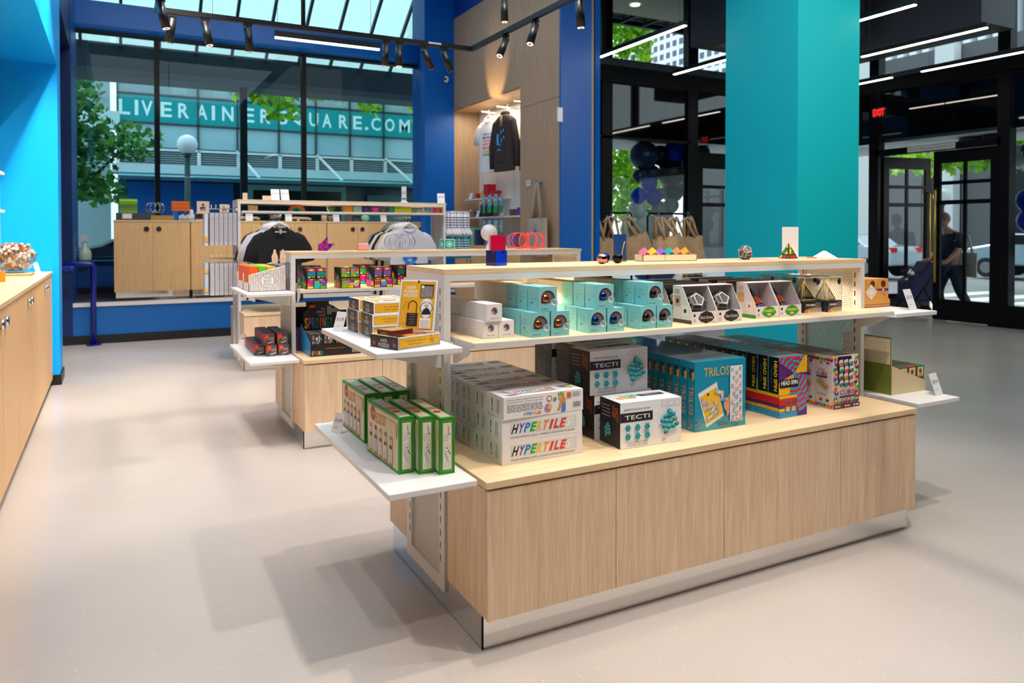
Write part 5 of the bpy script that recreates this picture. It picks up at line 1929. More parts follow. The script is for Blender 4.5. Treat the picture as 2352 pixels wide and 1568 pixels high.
gem('prism_cube', 'magenta and red glass cube balanced on the blue one', gemmat('gem_red', ('#e81898', '#e0184c', '#a80c3c')), (1.482, 2.937, ZT + .0665), R(-20))
def ball(name, label, loc, r, mat):
    b = MB(); b.ball((0, 0, r * .94), r, mat, 28); return tag(b.build(name, loc=loc), label, 'ball', 'metallic spinner balls')
ball('metal_ball', 'rose gold metallic ball on the top board', (1.985, 2.86, ZT), .025, C('#d89078', .12, 1.0))
ball('metal_ball', 'blue metallic ball behind the rose gold one', (2.06, 2.945, ZT), .025, C('#1c50b8', .12, 1.0))
ball('metal_ball', 'black metallic ball on the top board', (2.095, 2.89, ZT), .025, C('#2a2426', .1, .9))
b = MB(); b.box(-.026, -.02, 0, .026, .02, .006, C('#8a6a50')); b.box(-.034, -.002, .004, .034, .002, .135, C('#0a3a78', .4))
b.tube([(.003, -.012, .02), (.006, -.012, .05), (.014, -.012, .08), (.02, -.012, .1)], .0028, C('#b89a7c', .5), 6)
tag(b.build('blue_card_stand', loc=(2.21, 3.03, ZT), rz=R(-8)), 'upright dark blue card on a stand behind the metallic balls', 'card stand')
t = thing('cube_tray', 'pale wooden tray with burnt finger joint edges holding coloured cubes', 'tray', (2.30, 2.965, ZT), R(-5))
b = MB(); PW = C('#f2dfb8', .5); BN = C('#8a4a1c', .6)
w, d, h = .325, .075, .034
b.box(0, 0, 0, w, .005, h, PW); b.box(0, d - .005, 0, w, d, h, PW); b.box(0, 0, 0, .005, d, h, PW); b.box(w - .005, 0, 0, w, d, h, PW); b.box(0, 0, 0, w, d, .004, PW)
for i in range(22):
    b.box(.004 + i * .0147, -.0004, h - .0035, .0095 + i * .0147, .0056, h + .0003, BN); b.box(.004 + i * .0147, -.0004, 0, .0095 + i * .0147, .0056, .0035, BN)
for x in (0, .13, w - .0045):
    for j in range(3):
        b.box(x, -.0004, .006 + j * .011, x + .004, .0056, .0115 + j * .011, BN)
b.build('tray', t)
cc = [('#ea6a86', 'pink'), ('#f0c020', 'yellow'), ('#8a5ac8', 'purple'), ('#1ea898', 'teal'), ('#d88a50', 'brown'), ('#f2a01c', 'orange')]
for i, (c_, nm) in enumerate(cc):
    b = MB(); b.box(-.019, -.019, -.019, .019, .019, .019, C(c_, .3))
    o = b.build('colour_cube', loc=(2.335 + i * .049, 2.995 - i * .004, ZT + .038), bevel=.001)
    o.rotation_euler = (R(45), R(28), R(20)); tag(o, '%s cube tilted on its edge in the wooden tray' % nm, 'cube', 'coloured cubes in the wooden tray')
o = ball_puzzle(.042, ring='#f4f0ea', dark='#5a4c40'); o.location = (2.965, 2.945, ZT + .036); o.rotation_euler = (.2, .35, .4)
tag(o, 'black and white faceted ball puzzle on the top board', 'puzzle')
b = pyramid_mesh(.105, ['#1f9a4c', '#f2d41c', '#e02a1e', '#1f5ae0'], 4)
tag(b.build('pyramid_puzzle', loc=(3.30, 2.955, ZT), rz=R(16)), 'small coloured pyramid puzzle on the top board', 'puzzle')
b = MB(); b.box(-.048, -.001, 0, .048, .001, .175, C('#f2ecea', .5)); b.box(-.048, -.03, 0, .048, .001, .002, C('#f2ecea', .5))
tag(b.build('white_card', loc=(3.43, 3.06, ZT), rz=R(-24)), 'tall plain white card standing behind the pyramid puzzle', 'card')
b = MB(); b.hull([(-.065, -.03, 0), (.065, -.03, 0), (.065, .03, 0), (-.065, .03, 0), (-.006, -.004, .04), (.006, -.004, .04), (.006, .004, .04), (-.006, .004, .04)], C('#f4eeea', .5))
b.box(-.11, -.02, 0, -.05, .0, .006, C('#e8a048', .5))
tag(b.build('white_peak_card', loc=(3.545, 2.92, ZT), rz=R(-16)), 'low white folded peak shape at the right end of the top board', 'card')
# things glimpsed on the far side of the long shelf
for i, (x0, y0, w_, d_, h_, c_, nm) in enumerate(((1.70, 3.22, .14, .1, .13, '#e2d81c', 'lime yellow'), (2.14, 3.23, .12, .1, .125, '#e8d820', 'bright yellow'), (2.40, 3.14, .1, .12, .12, '#f4efe8', 'white lidded'), (1.42, 3.22, .2, .1, .03, '#f09a1c', 'flat orange'))):
    carton('shelf_box', w_, d_, h_, C(c_, .4), None, label='%s box at the far side of the near gondola shelf' % nm, loc=(x0, y0, 1.0765))

# ================================================================== MIDDLE GONDOLA GOODS
NE = ['#f01c8c', '#f2e21c', '#1cc8c8', '#58d02c', '#f07a1c', '#a83ae0']
def neon_art(seed, words=None):
    def f(cv):
        rg = random.Random(seed)
        for i in range(3):
            for j in range(3):
                cv.rect(.04 + i * .32, .06 + j * .31, .28, .26, C(NE[rg.randrange(6)], .3))
        if words:
            cv.rect(.05, .1, .4, .84, C('#58d02c', .3))
            cv.text(words[0], .3, .7, .34, .32, C('#f04cc0'), bold=.05); cv.text(words[1], .3, .3, .34, .32, C('#f2922c'), bold=.05)
            cv.disc(.78, .5, .13, PAPER); cv.disc(.78, .46, .08, C('#8ae05a'))
        else:
            cv.disc(.24, .5, .08, C('#a83ae0')); cv.rect(.4, .28, .26, .4, C('#1cc8d8')); cv.disc(.84, .5, .1, C('#8a3ad0'))
            cv.text('Super Duper', .7, .9, .5, .12, PAPER)
    return f
def neon_side(seed):
    def f(cv, q):
        rg = random.Random(seed)
        cv.poly([(.02, .02), (.98, .02), (.98, q), (.22, .97), (.02, .97)], C('#1a1618', .3))
        for (x, y, r) in ((.2, .2, .14), (.55, .2, .16), (.2, .6, .12), (.5, .5, .12), (.82, .2, .1)):
            cv.disc(x, y, r, C(NE[rg.randrange(6)], .3), 9)
    return f
def neon_top(seed):
    def f(cv):
        rg = random.Random(seed + 50)
        cv.rect(0, 0, 1, 1, C('#1a1618', .2)); cv.rect(.05, .7, .9, .24, C('#f01c8c', .3)); cv.rect(.3, .72, .35, .2, C('#f2e21c', .3))
        cv.rect(.08, .14, .84, .52, C(['#2a8c94', '#3aa860', '#8a5aa0', '#2a8c94'][seed % 4], .1)); cv.rect(.1, .03, .3, .09, PAPER); cv.rect(.5, .03, .34, .09, C('#58d02c'))
    return f
for di, (x, y, words, nm, sd) in enumerate(((1.222, 5.47, None, 'teal windowed neon', 0), (1.464, 5.44, ('NEE', 'DOH'), 'pink lettered neon', 1), (1.707, 5.42, None, 'purple windowed neon', 2), (1.95, 5.60, None, 'lime green neon', 3),
                                           (1.28, 5.86, None, 'rear left neon', 4), (1.72, 5.84, None, 'rear middle neon', 5), (2.2, 5.72, None, 'rear right neon', 6))):
    H0 = 1.0765
    t = wedge_display('neon_display', '%s toy counter display on the middle gondola shelf' % nm, (x, y, H0), 0, .146, .19, .15, .062, C('#1c181a', .35), None,
                      frontart=neon_art(sd * 7 + 1, words), sideart=neon_side(sd))
    src = carton('neon_toy_box', .068, .052, .072, C('#241c20', .35), neon_top(sd) if not words else neon_art(3, ('NEE', 'DOH')), back=neon_art(sd + 9))
    for k in range(2):
        for i in range(2):
            for j in range(3):
                if k == 1 and j == 0 and not words:
                    pass
                p = (x + .0045 + i * .069, y + .01 + j * .055 + k * .004, H0 + .004 + k * .074)
                lab = 'toy box in the %s display, %s %s column, %s' % (nm, ['lower', 'upper'][k], ['left', 'right'][i], nth(j))
                if i == 0 and j == 0 and k == 0:
                    src.location = p; tag(src, lab, 'box', 'neon toy boxes in counter displays')
                else:
                    dup(src, p, lab)
# black spring toy display on the worktop
SPR = ['#f2c41c', '#e8308c', '#1c8ce0', '#2aa84a', '#e8308c', '#f2c41c', '#1c8ce0', '#2aa84a']
t = thing('spring_toy_display', 'black counter display lettered in bright colours with a grey spring pipe', 'display box', (1.207, 5.291, .6145))
b = MB(); KB = C('#1b191e', .4); w, d = .36, .31
b.box(0, 0, 0, w, .003, .08, KB); b.box(0, 0, 0, w, d, .003, KB); b.box(w - .003, 0, 0, w, d, .1, KB)
b.prism([(0, 0), (d, 0), (d, .2), (0, .085)], 'X', 0, .003, C('#2a8cd0', .25))
b.box(.02, d - .004, 0, w - .02, d, .29, KB); b.prism([(.04, .29), (.075, .335), (.2, .34), (.235, .325), (.29, .29)], 'Y', d - .004, d, KB)
cv = Canvas(b, (.02, d - .004, .1), (1, 0, 0), (0, 0, 1), .32, .24)
rainbow_text(cv, 'SPROING!', .02, .42, .66, .34, SPR, bold=.02)
cv.text('THE', .44, .84, .1, .06, C('#b8b8b8')); cv.text('SPRING', .4, .75, .2, .07, C('#b8b8b8')); cv.text('THING', .42, .65, .17, .07, C('#b8b8b8'))
cv.disc(.2, .93, .08, C('#e0383c'), 14, ry=.035)
cv.rect(.54, .68, .1, .24, C('#8c9298')); cv.ring(.7, .66, .06, .15, C('#8c9298'), 14, 0, PI); cv.rect(.76, .14, .09, .52, C('#7c8288'))
for i in range(16):
    cv.rect(.76, .16 + i * .031, .09, .006, C('#4a5056'))
c2 = Canvas(b, (0, 0, 0), (1, 0, 0), (0, 0, 1), w, .08)
rainbow_text(c2, 'SPROING!', .02, .3, .22, .4, SPR, bold=.03); c2.rect(.28, .62, .4, .04, C('#c87a2c')); c2.rect(.82, .15, .15, .6, C('#8c8684'))
b.build('tray', t)
def spr_front(cv):
    cv.rect(.02, .04, .96, .92, KB); rainbow_text(cv, 'SPROING!', .08, .25, .7, .3, SPR, bold=.03)
    cv.disc(.2, .86, .13, C('#e0383c'), 12, ry=.06); cv.rect(.08, .5, .2, .28, C('#7c8288')); cv.rect(.62, .3, .14, .6, C('#9aa0a6')); cv.ring(.78, .5, .05, .14, C('#9aa0a6'), 10, 0, PI); cv.rect(.38, .46, .18, .28, C('#c8c8c8'))
sb = carton('spring_toy_box', .082, .082, .075, C('#2a272c', .35), spr_front, back=lambda cv: rainbow_text(cv, 'SPROING!', .05, .5, .9, .5, SPR, bold=.05))
n = 0
for k in range(2):
    for i in range(4):
        for j in range(3):
            p = (1.213 + i * .0865, 5.297 + j * .0865, .618 + k * .0755)
            lab = 'small black spring toy box, %s layer, %s column, %s' % (['lower', 'upper'][k], ORD[i], nth(j))
            if n == 0:
                sb.location = p; tag(sb, lab, 'box', 'black spring toy boxes')
            else:
                dup(sb, p, lab)
            n += 1
t = thing('spring_toy_display', 'second black counter display behind the first, mostly hidden', 'display box', (1.205, 5.68, .6145))
b = MB(); b.box(0, 0, 0, .33, .28, .12, KB); b.box(.0, .27, 0, .33, .28, .29, KB); b.box(.12, .272, .29, .3, .28, .33, C('#5a3a22'))
rainbow_text(Canvas(b, (0, 0, 0), (1, 0, 0), (0, 0, 1), .33, .12), 'SPROING!', .03, .5, .9, .6, SPR, bold=.02)
b.build('tray', t)
carton('purple_toy_box', .08, .2, .15, C('#5c4468', .35), None, label='dull purple box at the left end of the middle gondola worktop', loc=(1.16, 5.62, .6145))

# colour block puzzle display on the upper end shelf
t = thing('block_puzzle_display', 'white counter display covered in coloured polka dots with a round lettered badge', 'display box', (.843, 5.598, 1.0625))
b = MB(); w, d, ha, hb_ = .26, .56, .12, .187
WP = C('#f3ede6', .45)
b.prism([(0, 0), (w, 0), (w, hb_), (0, ha)], 'Y', 0, .004, WP); b.prism([(0, 0), (w, 0), (w, hb_), (0, ha)], 'Y', d - .004, d, WP)
b.box(0, 0, 0, w, d, .004, WP); b.box(0, 0, 0, .004, d, .06, WP); b.box(w - .004, 0, 0, w, d, hb_, WP); b.box(0, d * .45, 0, .004, d * .5, .12, WP)
cv = Canvas(b, (0, 0, 0), (1, 0, 0), (0, 0, 1), w, hb_)
DC = ['#e8402c', '#2a8cd0', '#f0922c', '#7cc242', '#d8307c', '#f2d41c']
k = 0
cx_, cy_ = .5, .41
f_ = cv.off()
for i in range(30):
    for j in range(22):
        x, y = .02 + i * .0335, .03 + j * .0445
        if i % 2:
            y += .022
        if y > .02 + .93 * (ha / hb_ + (1 - ha / hb_) * x) or (x - cx_) ** 2 + ((y - cy_) * hb_ / w) ** 2 < .035:
            continue
        cv.disc(x, y, .0115, C(DC[(i // 2 + j // 3) % 6] if i % 2 == 0 else '#3a2a5c'), 8, off=f_)
cv.ring(cx_, cy_, .178, .186, INK, 32)
for i, s_ in enumerate(('COLOUR', 'BLOCK', 'PUZZLE')):
    cv.text(s_, cx_, cy_ + .13 - i * .13, .2, .1, C('#4a464a'), rot=4)
b.build('tray', t)
MC = ['#f2641c', '#6cbf2c', '#f2b81c', '#16243c', '#e84c8c', '#3a8cd0']
def mini_front(c_):
    def f(cv):
        cv.disc(.5, .55, .3, PAPER, 20); cv.ring(.5, .55, .12, .2, C('#a8c8b8'), 12)
    return f
for i in range(4):
    src = carton('block_puzzle_box', .058, .085, .172, C(MC[i], .4), mini_front(MC[i]))
    for j in range(6):
        p = (.85 + i * .0618, 5.606 + j * .09, 1.067)
        lab = '%s block puzzle box in the polka dot display, %s' % (['orange', 'green', 'yellow', 'navy blue'][i], nth(j))
        if j == 0:
            src.location = p; tag(src, lab, 'box', 'block puzzle boxes in the polka dot display')
        else:
            dup(src, p, lab)
for i in range(2):
    b = MB(); o_ = .0
    b.prism([(-.018, 0), (.018, 0), (.022, .05), (.012, .072), (.006, .1), (-.006, .1), (-.012, .072), (-.022, .05)], 'Y', 0, .006, C('#e2c0a0', .6))
    Canvas(b, (-.02, 0, 0), (1, 0, 0), (0, 0, 1), .04, .1).text('o', .5, .3, .3, .14, C('#a07a5c'))
    tag(b.build('wooden_peg_figure', loc=(1.03 + i * .058, 5.63, 1.262)), '%s pale wooden pointed peg figure above the polka dot display' % ['left', 'right'][i], 'figure')

# red and black boxed puzzles on the lower end shelf
def rb_front(cv):
    cv.poly([(0, .25), (0, 1), (.7, 1)], C('#e03a24')); cv.disc(.28, .72, .14, C('#f07a1c')); cv.disc(.5, .88, .09, C('#4a2a9c'))
    cv.text('IMPOSSIBLE', .7, .66, .44, .07, PAPER); cv.text('TIN PUZZLES', .66, .52, .5, .09, PAPER, bold=.02); cv.rect(.4, .38, .5, .05, C('#d82a28')); cv.line(.35, .15, .88, .3, .08, C('#e8e8e8'))
def rb_side(cv):
    cv.poly([(0, .2), (1, .5), (1, 1), (0, 1)], C('#8a2434')); cv.disc(.3, .5, .14, C('#e06a5c')); cv.rect(.1, .08, .5, .08, C('#8a8684'))
rb = carton('tin_puzzle_box', .073, .062, .078, C('#55504e', .35), rb_front, side=rb_side, back=lambda cv: cv.rect(.04, .04, .92, .92, C('#3a3a4a', .3)))
n = 0
for (cx_, cy_, lay, nm) in ((.872, 5.572, 0, 'left column, bottom'), (.945, 5.49, 0, 'middle column, bottom'), (1.028, 5.495, 0, 'right column, bottom'), (.93, 5.50, 1, 'left upper column'), (1.02, 5.50, 1, 'right upper column')):
    for j in range(7):
        p = (cx_ + .001 * j, cy_ + j * .0635, .6095 + lay * .0785)
        lab = 'red and black tin puzzle box, %s, %s' % (nm, nth(j))
        if n == 0:
            rb.location = p; tag(rb, lab, 'box', 'red and black tin puzzle boxes')
        else:
            dup(rb, p, lab)
        n += 1
price_card('small white price card at the back of the lower end shelf of the middle gondola', (.86, 6.12, .6095), R(-62), '$8.99', 1)

# top board of the middle gondola
ZM = 1.3435
def facet(name, label, polys, loc, rz=0, cat='toy'):
    b = MB()
    for pts, m_ in polys:
        n0 = (pts[1] - pts[0]).cross(pts[2] - pts[0]).normalized() if False else None
        b.mesh(pts[0], pts[1], m_)
    return tag(b.build(name, loc=loc, rz=rz), label, cat)
FLW = noisy('floral_print', '#e0301e', '#5a1ca0', 60, .25, 2, .45, .52)
FLW2 = noisy('floral_print_violet', '#4a14a8', '#e84a6c', 55, .25, 2, .5, .6)
b = MB()
b.hull([(-.03, -.02, 0), (.03, -.02, 0), (.03, .04, 0), (-.03, .04, 0), (-.028, -.02, .055), (.032, -.02, .055), (.032, .04, .055), (-.028, .04, .055)], FLW)
b.mesh([(-.028, -.02, .055), (.032, -.02, .055), (.032, .04, .055), (.032, -.018, .112)], [(0, 1, 3), (1, 2, 3), (2, 0, 3), (0, 2, 1)], FLW)
b.mesh([(.032, -.02, .0), (.088, 0, .056), (.032, -.02, .055), (.032, .04, .055)], [(0, 1, 2), (1, 3, 2), (0, 3, 1), (0, 2, 3)], FLW2)
tag(b.build('geometric_toy', loc=(1.43, 5.83, ZM)), 'folded geometric toy with red and purple flower print on the middle top board', 'toy')
b = MB(); b.box(-.043, -.03, 0, .043, .03, .056, C('#f2a8a0', .3))
o = tag(b.build('pink_cube_toy', loc=(1.755, 5.86, ZM), bevel=.008), 'small pink squishy block on the middle top board', 'toy')
def ring_toy(name, label, loc, R_, r_, h_, col, nr, th=.003):
    b = MB()
    for i in range(nr):
        a = 2 * PI * i / nr
        pts = []
        for j in range(20):
            t_ = 2 * PI * j / 20
            rr = R_ / 2 * (1 + math.cos(t_))
            pts.append((rr * math.cos(a), rr * math.sin(a), h_ / 2 + h_ / 2 * math.sin(t_)))
        b.tube(pts, th, col, 6, closed=True)
    return tag(b.build(name, loc=loc), label, 'toy')
ring_toy('wire_ring_toy', 'shimmering wire ring toy in the middle of the middle top board', (2.03, 5.76, ZM + .003), .125, .01, .125, C('#c9c4d8', .12, 1.0), 12, .0022)
ring_toy('neon_ring_toy', 'neon red wire ring toy on the middle top board', (3.18, 5.74, ZM + .003), .165, .01, .135, C('#ff3a3a', .35, em=.25), 13, .0036)
b = MB(); b.box(-.05, -.04, 0, .05, .04, .088, C('#158c88', .35))
for wch, (o_, u_, W_) in {'f': ((-.05, -.04, 0), (1, 0, 0), .1), 'l': ((-.05, .04, 0), (0, -1, 0), .08)}.items():
    cv = Canvas(b, o_, u_, (0, 0, 1), W_, .088); cv.frame(.02, .02, .96, .96, .06, C('#bfe4d4'))
    for k in range(8):
        a = k * PI / 4; cv.disc(.5 + .26 * math.cos(a), .5 + .26 * math.sin(a), .1, C('#7ad8c8'), 6)
    cv.disc(.5, .5, .12, C('#e8f8f0'), 8)
tag(b.build('patterned_cube', loc=(2.46, 5.80, ZM), rz=R(4), bevel=.008), 'teal cube with a pale snowflake pattern on the middle top board', 'toy')
t = thing('sphere_stand', 'white glass sphere on a white cone stand on the middle top board', 'ornament', (2.85, 5.74, ZM))
b = MB(); b.lathe([(.058, 0), (.055, .01), (.036, .075), (.03, .09), (.0001, .09)], C('#f2f0f0', .3), n=24); b.build('stand', t)
b = MB(); b.ball((-.03, 0, .14), .072, C('#e6dedb', .08, coat=1), 28); b.build('sphere', t)
b = MB(); b.box(-.05, -.03, 0, .05, .03, .025, C('#b9a4c8', .5)); b.ball((-.03, -.02, .03), .012, C('#f2a05a'), 10); b.ball((.02, -.02, .03), .012, C('#f2a05a'), 10)
tag(b.build('game_tray', loc=(3.0, 5.86, ZM)), 'small lilac tray with orange pieces behind the glass sphere', 'toy')

# ================================================================== REAR GONDOLA: SHIRTS, PACKS, SOCKS
def shirt(name, mat, label, loc, rz=0, long=False, hood=False, art=None, group=None, sc=1.0):
    t = thing(name, label, 'shirt' if not hood else 'hoodie', loc, rz, group)
    b = MB()
    lv = [(0, .07, .012), (-.015, .09, .016), (-.04, .135, .02), (-.07, .18, .022), (-.12, .205, .024), (-.28, .215, .025), (-.45, .22, .025), (-.6, .225, .025), (-.74, .235, .025)]
    if long:
        lv = [(z, hw, th * 1.9) for z, hw, th in lv]
    n = 28
    vs = []
    rg = random.Random(len(label))
    for (z, hw, th) in lv:
        for j in range(n):
            a = 2 * PI * j / n
            x = hw * math.copysign(abs(math.cos(a)) ** .8, math.cos(a))
            wob = .004 * math.sin(9 * x * 3 + z * 7) * (1 if z < -.2 else .3)
            dip = -.05 * max(0, 1 - abs(x) / .08) * (1 if math.sin(a) < 0 else .4) if z == 0 else 0
            vs.append((x * sc, (th * math.copysign(abs(math.sin(a)) ** .8, math.sin(a)) + wob) * sc, (z + dip) * sc))
    fs = []
    for i in range(len(lv) - 1):
        for j in range(n):
            fs.append([i * n + (j + 1) % n, i * n + j, (i + 1) * n + j, (i + 1) * n + (j + 1) % n])
    b.mesh(vs, fs, mat, True)
    for sx in (-1, 1):
        end = (sx * .285, 0, -.35) if not long else (sx * .30, 0, -.70)
        mid = (sx * .255, 0, -.22) if not long else (sx * .30, 0, -.42)
        path = [Vector((sx * .145, 0, -.085)), Vector((sx * .20, 0, -.125)), Vector(mid), Vector(end)]
        rr = [.045, .06, .064, .066] if not long else [.05, .065, .055, .042]
        m0 = len(b.v)
        b.tube([p * sc for p in path], [r * sc for r in rr], mat, 12)
        for k in range(m0, len(b.v)):
            b.v[k].y *= (.28 if not long else .5)
    if hood:
        b.lathe([(.05, -.02), (.085, .0), (.095, .03), (.07, .06), (.04, .05)], mat, (0, .02, -.02), 16, 1.1, .6)
        b.box(-.12, -.062, -.72, .12, -.05, -.52, mat)
        for x in (-.02, .02):
            b.tube([(x, -.055, -.03), (x, -.06, -.14), (x * 1.2, -.06, -.2)], .004, C('#c8b088'), 5)
    else:
        b.tube([(-.075 * sc, -.012 * sc, .0), (-.05 * sc, -.026 * sc, -.035 * sc), (0, -.03 * sc, -.055 * sc), (.05 * sc, -.026 * sc, -.035 * sc), (.075 * sc, -.012 * sc, .0)], .006 * sc, mat, 6)
    if art:
        art(Canvas(b, (-.13 * sc, (-.033 if not long else -.056) * sc, -.55 * sc), (1, 0, 0), (0, 0, 1), .26 * sc, .36 * sc))
    b.build('fabric', t)
    return t


def hanger(label, loc, rz=0, col='#e9e6e2', group=None, wd=.13, sc=1.0):
    b = MB(); m_ = C(col, .4)
    b.tube([(-wd, 0, -.075), (-wd * .6, 0, -.03), (0, 0, .01), (wd * .6, 0, -.03), (wd, 0, -.075)], [.009, .013, .015, .013, .009], m_, 8)
    b.tube([(0, 0, .01), (0, 0, .045), (.018, 0, .06), (.022, 0, .078), (.008, 0, .092), (-.012, 0, .086)], .0028, CHROME, 6)
    return tag(b.build('clothes_hanger', loc=loc, rz=rz), label, 'hanger', group)


for gi, (gx, gy, seq, art) in enumerate(((1.60, 8.47, ['#0c0b0d', '#c9ccd6', '#c9ccd6', '#d8c8b0', '#161316'], 0), (3.10, 8.47, ['#c3c5cc', '#d9cfc2', '#c9b49a', '#0e0c0e', '#e2ddd2', '#0e0c0e', '#d8ccbc'], 1))):
    nm = ['left', 'right'][gi]
    b = MB(); b.tube([(gx, 8.98, 1.66), (gx, 8.42, 1.66), (gx, 8.41, 1.675)], .009, CHROME, 8)
    for i in range(len(seq)):
        pass
    tag(b.build('face_out_arm', loc=(0, 0, 0)), 'chrome hanging arm of the %s shirt group' % nm, 'rail')
    for i, c_ in enumerate(seq):
        def gart(cv, gi=gi):
            if gi == 0:
                cv.ring(.6, .42, .26, .36, C('#7c8490'), 24); cv.ring(.66, .34, .06, .12, C('#4a6a8c'), 16); cv.disc(.5, .3, .08, C('#a8b4c0'), 14)
            else:
                for k, (x, y) in enumerate(((.3, .6), (.5, .66), (.7, .6), (.4, .45), (.62, .46), (.3, .3), (.52, .28), (.74, .3), (.45, .12))):
                    cv.disc(x, y, .12, C(['#1c6cc8', '#2a84dc', '#1c58a8'][k % 3]), 6)
        cn = {'#0c0b0d': 'black', '#161316': 'black', '#0e0c0e': 'black', '#c9ccd6': 'light grey', '#c3c5cc': 'light grey'}.get(c_, 'cream')
        shirt('t_shirt', C(c_, .85), '%s t-shirt, %s in the %s hanging group of the rear gondola' % (cn, nth(i), nm),
              (gx - .012 * i, gy + i * .075, 1.545), 0, art=gart if i == 0 else None, group='t-shirts on the rear gondola', sc=1.1)
        hanger('white hanger of the %s shirt in the %s group' % (nth(i), nm), (gx - .012 * i, gy + i * .075, 1.585), 0, group='hangers on the rear gondola')
    # neck labels of the front shirt
    if gi == 0:
        b = MB(); b.box(-.06, 0, -.004, .06, .002, .004, PAPER); b.box(-.01, 0, -.02, .01, .002, .03, C('#b4d0d4'))
        tag(b.build('neck_label', loc=(gx, 8.405, 1.49)), 'small pale neck label on the front black shirt', 'label')

b = MB()
def pack_front(cv):
    cv.rect(.0, 0, 1, 1, C('#b9b8be', .4)); cv.rect(.35, .12, .3, .74, C('#9a99a2')); cv.rect(.0, .985, 1, .015, INK)
    cv.scribble(.4, .2, .2, .6, 14, C('#d8d8dc'), 4, .35)
pk = carton('hanging_pack', .040, .24, .36, C('#c6c5ca', .35), pack_front)
n = 0
for row, (z0, zn) in enumerate(((1.345, 'upper'), (.795, 'lower'))):
    b = MB()
    for yy in (8.80, 8.98):
        b.tube([(1.20, yy, z0 + .40), (.90, yy, z0 + .40), (.885, yy, z0 + .415)], .0035, CHROME, 6)
    b.box(1.19, 8.78, z0 + .38, 1.206, 9.0, z0 + .41, STEEL)
    tag(b.build('peg_hook'), 'chrome peg hooks carrying the %s row of grey packs' % zn, 'hook')
    for i in range(6):
        p = (1.158 - i * .047, 8.765, z0)
        lab = 'tall grey pack hanging on the rear gondola, %s row, %s' % (zn, ORD[i] + ' from the frame')
        if n == 0:
            pk.location = p; tag(pk, lab, 'pack', 'grey packs hanging on the rear gondola')
        else:
            dup(pk, p, lab)
        n += 1
    for i in range(6):
        b = MB(); b.tube([(0, 0, 0), (0, -.03, .02), (0, -.05, .045)], .004, C('#e8e4de'), 6)
        b.tube([(0, .0, 0), (.01, .03, .03)], .004, C('#e8e4de'), 6)
        tag(b.build('pack_tie', loc=(1.175 - i * .047, 8.86, z0 + .395)), None, None)
        bpy.data.objects[b and 'pack_tie' + ('' if row == 0 and i == 0 else '.%03d' % (row * 6 + i))]['label'] = 'pale tie above the %s grey pack of the %s row' % (ORD[i], zn)
        bpy.data.objects['pack_tie' + ('' if row == 0 and i == 0 else '.%03d' % (row * 6 + i))]['category'] = 'tie'
        bpy.data.objects['pack_tie' + ('' if row == 0 and i == 0 else '.%03d' % (row * 6 + i))]['group'] = 'ties on the grey packs'
b = MB(); b.box(.87, 8.80, 1.34, .905, 8.99, 1.69, C('#c9d8e4', .1)); b.box(.872, 8.79, 1.38, .9, 8.80, 1.44, C('#e8a02c')); tag(b.build('clear_pack'), 'clear plastic pack at the outer end of the upper grey row', 'pack')
b = MB(); b.box(.87, 8.80, .80, .905, 8.99, 1.15, C('#b0c4d8', .1)); b.box(.872, 8.79, .83, .9, 8.80, .87, C('#f0a828')); b.box(.872, 8.79, 1.04, .9, 8.80, 1.08, C('#f0a828')); tag(b.build('clear_pack'), 'clear plastic pack at the outer end of the lower grey row', 'pack')
# socks on the right end
def sock(mat1, mat2, label, loc):
    t = thing('sock_pair', label, 'socks', loc, group='sock pairs on the rear gondola')
    b = MB(); b.tube([(0, 0, 0), (0, 0, -.1), (.0, -.0, -.18), (.015, -.03, -.24), (.02, -.05, -.27)], [.022, .024, .024, .026, .02], mat1, 8); b.build('sock', t)
    b = MB()
    for k in range(5):
        b.cyl((0, 0, -.04 - k * .032), (0, 0, -.052 - k * .032), .0253, mat2, 8)
    b.build('pattern', t)
    b = MB(); b.box(-.02, -.01, -.005, .02, .01, .03, C('#d8d6d4')); b.build('header_card', t)
    return t
for row, (z, c1, c2, nm) in enumerate(((1.72, '#eceaf0', '#6c7488', 'upper row, white'), (1.43, '#138c94', '#d8dce0', 'lower row, teal'))):
    b = MB(); b.tube([(3.70, 8.86, z + .03), (4.08, 8.86, z + .03), (4.09, 8.86, z + .045)], .005, CHROME, 6); b.ball((4.09, 8.86, z + .05), .009, PAPER, 8)
    tag(b.build('peg_hook'), 'chrome peg hook carrying the %s socks' % nm, 'hook')
    p0 = None
    for i in range(8):
        lab = 'patterned sock pair on the rear gondola, %s, %s' % (nm, ORD[i] + ' from the frame')
        if p0 is None:
            p0 = sock(C(c1, .9), C(c2, .9), lab, (3.73, 8.86, z))
        else:
            dup(p0, (3.73 + i * .046, 8.86 + (.01 if i % 2 else -.01), z), lab, rz=R(random.uniform(-20, 20)))
